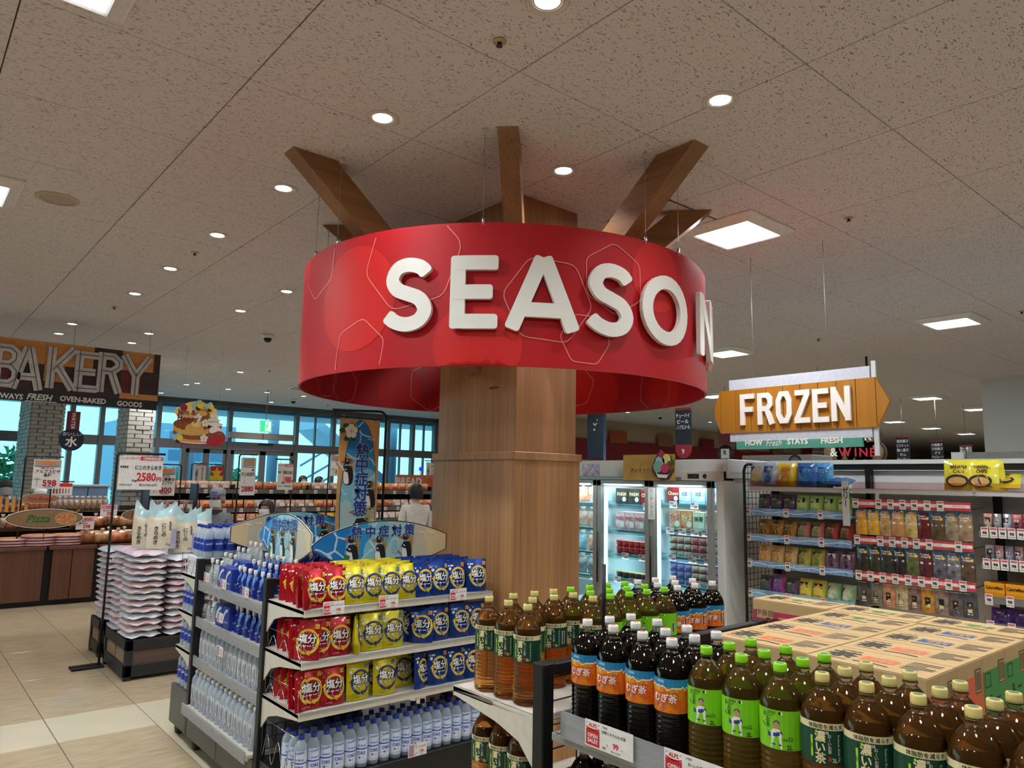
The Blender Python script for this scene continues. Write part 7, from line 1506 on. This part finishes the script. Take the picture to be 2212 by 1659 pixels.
# ------------------------------------------------------------------ cartons stacked on the floor
KR=M('kraft_card',(190,160,112),.8,var=.05,vscale=6); CINK=M('carton_ink',(54,48,40),.7,var=0); CORG=M('carton_orange',(222,104,62),.7,var=.03); CBLU=M('carton_blue',(44,84,136),.7,var=.03); CGRN=M('carton_green',(70,140,70),.7,var=.03); CPNK=M('carton_pink',(176,50,84),.7,var=.03)
def carton(top,side):
    t=thing('tea_carton','x','carton'); w,l,h=.194,.318,.31; MB().box((0,0,0),(w,l,h-.002),KR,bev=.002).obj('box',t); F=MB()
    F.box((.001,.001,h-.002),(w/2-.001,l-.001,h),KR).box((w/2+.001,.001,h-.002),(w-.001,l-.001,h),KR); F.obj('flap',t)
    P=MB(); T=face((w/2,-.0008,h/2),'-Y'); S_={'orange':CORG,'blue':CBLU,'green':CGRN,'pink':CPNK}[side]
    P.rect(-w/2+.002,-h/2+.01,w/2-.002,h*.36,S_,T); P.rect(w*.18,h*.2,w*.42,h*.42,KR,T,.0003); P.stroke([(w*.19,h*.21),(w*.41,h*.21),(w*.41,h*.41),(w*.19,h*.41)],.003,CINK,T,.0005,closed=True);
    for q in range(7): P.rect(w*.22+.005*q,h*.23,w*.22+.005*q+.0025,h*.39,CINK,T,.0005)
    P.text('2L\n6本',.03,CINK,T,-w*.2,h*.06,.0005,.04); P.stroke([(-w*.42,h*.22),(-w*.2,h*.22),(-w*.2,h*.34),(-w*.42,h*.34)],.003,CINK,T,.0005,closed=True); P.rect(.0,h*.08,w*.2,h*.1,CINK,T,.0005); P.stroke([(-.02,-h*.45),(-.045,-h*.2),(-.02,-h*.05),(-.02,.0),(.02,.0),(.02,-h*.05),(.045,-h*.2),(.02,-h*.45)],.003,CINK,T,.0005)
    T=face((-.0008,l/2,h/2),'-X'); P.rect(-l/2+.002,-h/2+.01,l/2-.002,h*(.12 if side!='pink' else .36),CBLU if side!='pink' else CPNK,T) if side in('pink','orange') else None
    if side=='pink': P.rect(-l*.13,h*.12,l*.36,h*.30,KR,T,.0002); P.rect(-l*.44,h*.26,-l*.2,h*.40,KR,T,.0002)
    P.text('PET2L×6本' if side=='pink' else 'K13 28 P',.05 if side=='pink' else .03,CINK,T,.02,h*.22 if side=='pink' else h*.30,.0005,.03); P.text('伊藤園',.028,CINK,T,-l*.33,h*.33,.0005) if side=='pink' else P.text('+ 0921',.03,CINK,T,-l*.3,h*.30,.0005)
    # top print
    Tt=TR(w/2,l/2,h+.0006)@RZ(-pi/2); X=l/2; pc={'o':CORG,'b':CBLU,'g':CGRN}[top]
    P.rect(-X*.28,-w*.12,X*.30,w*.18,pc,Tt) if top!='g' else P.rect(-X*.3,w*.10,X*.05,w*.16,pc,Tt)
    P.text('体脂肪を減らす\nTEA 濃い味' if top!='g' else '濃い茶',.03 if top!='g' else .055,KR if top!='g' else CGRN,Tt,.01,w*.03,.0004,.02,fit=X*.5)
    P.text('茶',.085,CINK,Tt,-X*.62,.0,.0004,.03); P.stroke([(-X*.84,-w*.3),(-X*.4,-w*.3)],.004,CINK,Tt,.0004); P.text('伊藤園',.02,CINK,Tt,-X*.62,w*.3,.0004)
    for q in range(6): P.rect(X*.42,w*.3-.018*q,X*.9-(.03 if q%3==2 else 0),w*.3-.018*q+.006,CINK,Tt,.0004)
    P.stroke([(-X*.3,-w*.28),(0,-w*.24),(X*.3,-w*.3)],.008,CINK if top!='b' else CBLU,Tt,.0004)
    stuff(P.obj('carton_print',t)); return Proto(t)
CT={}
def ct(top,side): 
    if (top,side) not in CT: CT[(top,side)]=carton(top,side)
    return CT[(top,side)]
plt2=thing('carton_pallet','low pallet under the tea cartons','pallet',(2.04,.77,0)); 
for k in range(5): MB().box((0,.14*k,.0),(.80,.14*k+.1,.024),pin).obj('board',plt2)
LV=['floor','second','third','top']
for row,(y,dx,spec) in enumerate([(.777,0,[('o','orange'),('o','orange'),('b','green'),('b','green')]),(1.10,.02,[('o','orange'),('o','orange'),('b','orange'),('g','green')])]):
    for i,(tp,sd) in enumerate(spec):
        for lv in range(4):
            s2=sd if lv==3 else ('blue' if i<2 else 'green'); 
            ct(tp,s2).at((2.04+.1965*i+dx,y,.026+.3105*lv-(.014 if row else 0)*(lv==3)*0),0,'tea carton, %s layer, %s from the bottles in the %s carton row'%(LV[lv],ORD[i],['nearer','farther'][row]),'tea cartons')
plt3=thing('carton_pallet','low pallet under the pink-printed tea carton','pallet',(2.85,1.13,0)); 
for k in range(5): MB().box((0,.14*k,.0),(.22,.14*k+.1,.024),pin).obj('board',plt3)
for lv in range(4): ct('g','pink').at((2.852,1.445,.026+.3105*lv),0,'pink-printed tea carton reading PET2L at the back of the pile, %s layer'%LV[lv],'pink tea cartons'); ct('g','pink').at((2.852,.79,.026+.3105*lv),0,'pink-sided tea carton at the right end of the nearer row, %s layer'%LV[lv],'pink tea cartons'); ct('g','green').at((2.852,1.115,.026+.3105*lv),0,'green-printed tea carton at the right end of the farther row, %s layer'%LV[lv],'green tea cartons')
# ------------------------------------------------------------------ far side of the shop
DR=M('dark_red_band',(132,24,38),.6,var=.05); BGE=M('beige_band',(186,168,144),.7); wr_=struct(MB().box((13.3,15.0,0),(46,15.2,CEIL),BGE).obj('wall_side'))
MB().box((13.3,14.9,2.42),(46,15.0,3.02),DR).obj('red_band',wr_); MB().box((13.3,14.93,0),(46,15.0,1.55),M('dark_goods',(70,56,56),.8,col2=(30,26,28),vscale=2)).obj('dark_base',wr_)
for k in range(14):
    x=14.2+2.3*k; MB().box((x,14.86,2.95),(x+.75,14.9,3.32),[DR,M('orange_block',(170,84,50),.7),M('wood_block',(150,110,74),.7)][k%3]).obj('wall_block',wr_)
for k in range(9):
    x=15.2+1.15*k; MB().box((x,14.985,1.75),(x+1.05,14.99,2.36),M('far_window',(150,226,240),.3,emit=.55,var=0)).obj('pane',wr_); MB().box((x-.05,14.95,1.7),(x,14.995,2.4),FRM).obj('mullion',wr_)
P=MB(); P.text('DELI & COUNTER',.5,PAPER,face((27.5,14.89,2.7),'-Y'),0,0,0,.03); stuff(P.obj('wall_lettering',wr_))
wq=onz(2118,824,CEIL); wp=struct(MB().box((wq.x,1.0,0),(wq.x+.7,wq.y,CEIL),M('white_pillar',(216,226,230),.6,var=.01)).obj('wall_panel'))
a=onx(2085,977,7.2); gp=thing('grey_top_panel','long grey panel above the snack shelving under the white wall','panel',(7.2,0,0)); MB().box((0,.5,1.9),(.4,a.y,a.z),M('panel_grey',(136,134,128),.6),bev=.01).obj('panel',gp); MB().box((-.04,a.y,1.9),(.4,a.y+.10,a.z-.0),FWH).obj('end_cap',gp)
a=onx(1602,984,6.75); c=onx(1756,1005,6.75); cu=thing('cooling_unit','grey cooling unit with round fan opening on top of the cases','cooling unit',(6.75,0,1.9)); MB().box((0,c.y,0),(.4,a.y,a.z-1.9),MATS['panel_grey'],bev=.01).obj('casing',cu); P=MB(); P.disc(-(c.y+.18),.08,.07,INKB,face((-.001,0,0),'-X'),0,18); P.disc(-(c.y+.18),.08,.05,STEEL,face((-.002,0,0),'-X'),0,14); P.obj('fan_opening',cu)
wb=thing('rear_case_top','white case roofs behind the snack shelving','case',(6.45,0,0)); MB().box((.15,.4,1.80),(1.4,3.6,1.897),FWH,bev=.01).obj('roof',wb)
def aisle(label,x,box,rows,num=None,shape=True):
    a=onx(box[0],box[1],x); c=onx(box[2],box[3],x); t=thing('aisle_sign',label,'sign',(x,(a.y+c.y)/2,c.z)); w=abs(a.y-c.y); h=a.z-c.z
    NV=M('aisle_navy',(30,36,50),.5); MR=M('aisle_red',(150,34,50),.5); MB().box((-.01,-w/2,h*.25 if num else 0),(.01,w/2,h*.95),NV).obj('board',t); MB().box((-.012,-w/2,h*.95),(.012,w/2,h),MR).obj('top_strip',t)
    if num:
        MB().prism([(-w/2,h*.25),(-w/2,h*.12),(-w*.36,.03*h),(-w*.15,-.02*h),(w*.15,-.02*h),(w*.36,.03*h),(w/2,h*.12),(w/2,h*.25)],-.01,.01,MR,Matrix(((0,0,1,0),(1,0,0,0),(0,1,0,0),(0,0,0,1)))).obj('number_shield',t)
    P=MB()
    for k,s_ in enumerate(rows): P.text(s_,w*.26,LET,face((-.0115,0,h*(.84-.12*k if num else .82-.165*k)),'-X'),0,0,0,.02,fit=w*.88)
    if num: P.text(num,h*.14,LET,face((-.0125,0,h*.11),'-X'),0,0,0,.02)
    stuff(P.obj('sign_print',t)); MB().cyl((0,0,h),(0,0,CEIL-c.z),.004,STEEL,5).obj('hanging_rod',t)
aisle('navy hanging aisle sign with red number nine shield',9.5,(1459,882,1494,987),['チューハイ','ビール','ノンアルコール'],'9'); aisle('navy hanging aisle sign for biscuits, first right of the frozen food sign',16,(1935,943,1967,1001),['徳用菓子','ビスケット','輸入菓子','ガム','キャンディー']); aisle('navy hanging aisle sign for chocolate, second right of the frozen food sign',16,(2010,952,2041,1004),['大袋菓子','子供菓子','グミ','チョコレート']); aisle('navy hanging aisle sign half hidden by the grey panel, farthest right',18,(2072,962,2103,1000),['均一菓子','吊り下げ'])
aisle('dark red hanging aisle number seven sign behind the snack packs',11,(1755,975,1790,1006),[],'7')
t=thing('round_letter_sign','dark round hanging sign with a white letter R','sign',(12,onx(1567,980,12).y,onx(1567,980,12).z)); MB().cyl((-.01,0,0),(.01,0,0),.17,INKB,24).obj('disc',t); MB().box((-.01,-.14,.17),(.01,.14,.7),M('maroon_board')).obj('strip',t); P=MB(); P.rect(-.09,-.09,.09,.09,PAPER,face((-.011,0,0),'-X')); P.text('R',.12,INK,face((-.0115,0,.02),'-X'),0,0,0,.03); P.text('日本酒',.05,PAPER,face((-.0115,0,.5),'-X'),0,0,0,.02,rot=-pi/2); P.obj('disc_print',t); MB().cyl((0,0,.7),(0,0,CEIL-t.location.z),.004,STEEL,5).obj('hanging_rod',t)
t=thing('barrel_end_sign','hanging wine sign of brown barrel ends with white and red letters','sign',(10.5,0,0)); wd=wood('barrel_wood',(150,124,96),(110,86,64),.6,.6,2)
for ch,px,py in (('&',1802,977),('W',1826,977),('I',1849,977),('N',1866,977),('E',1886,977),('R',1876,942),('E',1852,942)):
    p=onx(px,py,10.5); e=MB().cyl((-.0,p.y,p.z),(.09,p.y,p.z),.16,wd,20).cyl((-.006,p.y,p.z),(.0,p.y,p.z),.17,INKB,20).cyl((-.010,p.y,p.z),(-.005,p.y,p.z),.15,wd,20); e=e.obj('barrel_end',t); P=MB(); P.text(ch,.17,LET if ch in '&R' else OPN,face((-.013,p.y,p.z),'-X'),0,0,0,.02); P.obj('letter',e)
MB().box((0.02,onx(1890,970,10.5).y,onx(1840,940,10.5).z+.1),(.05,onx(1795,970,10.5).y,onx(1840,940,10.5).z+.16),BLACK).box((0.02,onx(1878,970,10.5).y-.01,onx(1840,1000,10.5).z+.1),(.05,onx(1878,970,10.5).y+.01,CEIL),BLACK).obj('hanging_bar',t)
t=thing('dark_tall_banner','tall dark navy banner with white emblem between column and freezer canopy','banner',(12.5,0,0)); a=onx(1269,895,12.5); c=onx(1306,990,12.5); MB().box((0,c.y,c.z),(.02,a.y,a.z),M('banner_night',(14,18,44),.4)).obj('sheet',t); P=MB(); T=face((-.001,(a.y+c.y)/2,(a.z+c.z)/2+.25),'-X'); P.disc(-.05,-.1,.03,LET,T); P.stroke([(-.09,.05),(-.03,.0),(.03,.05)],.03,LET,T); P.disc(.04,.12,.02,LET,T); P.obj('emblem_print',t); MB().cyl((0,c.y,0),(0,c.y,CEIL),.03,M('pole_blue',(90,120,170),.4),8).obj('pole',t)
# ------------------------------------------------------------------ drop kinds that were not used
for q in PROTOS:
    if not q.used:
        for c in KIDS.get(q.r.name,()): bpy.data.objects.remove(c)
        bpy.data.objects.remove(q.r)
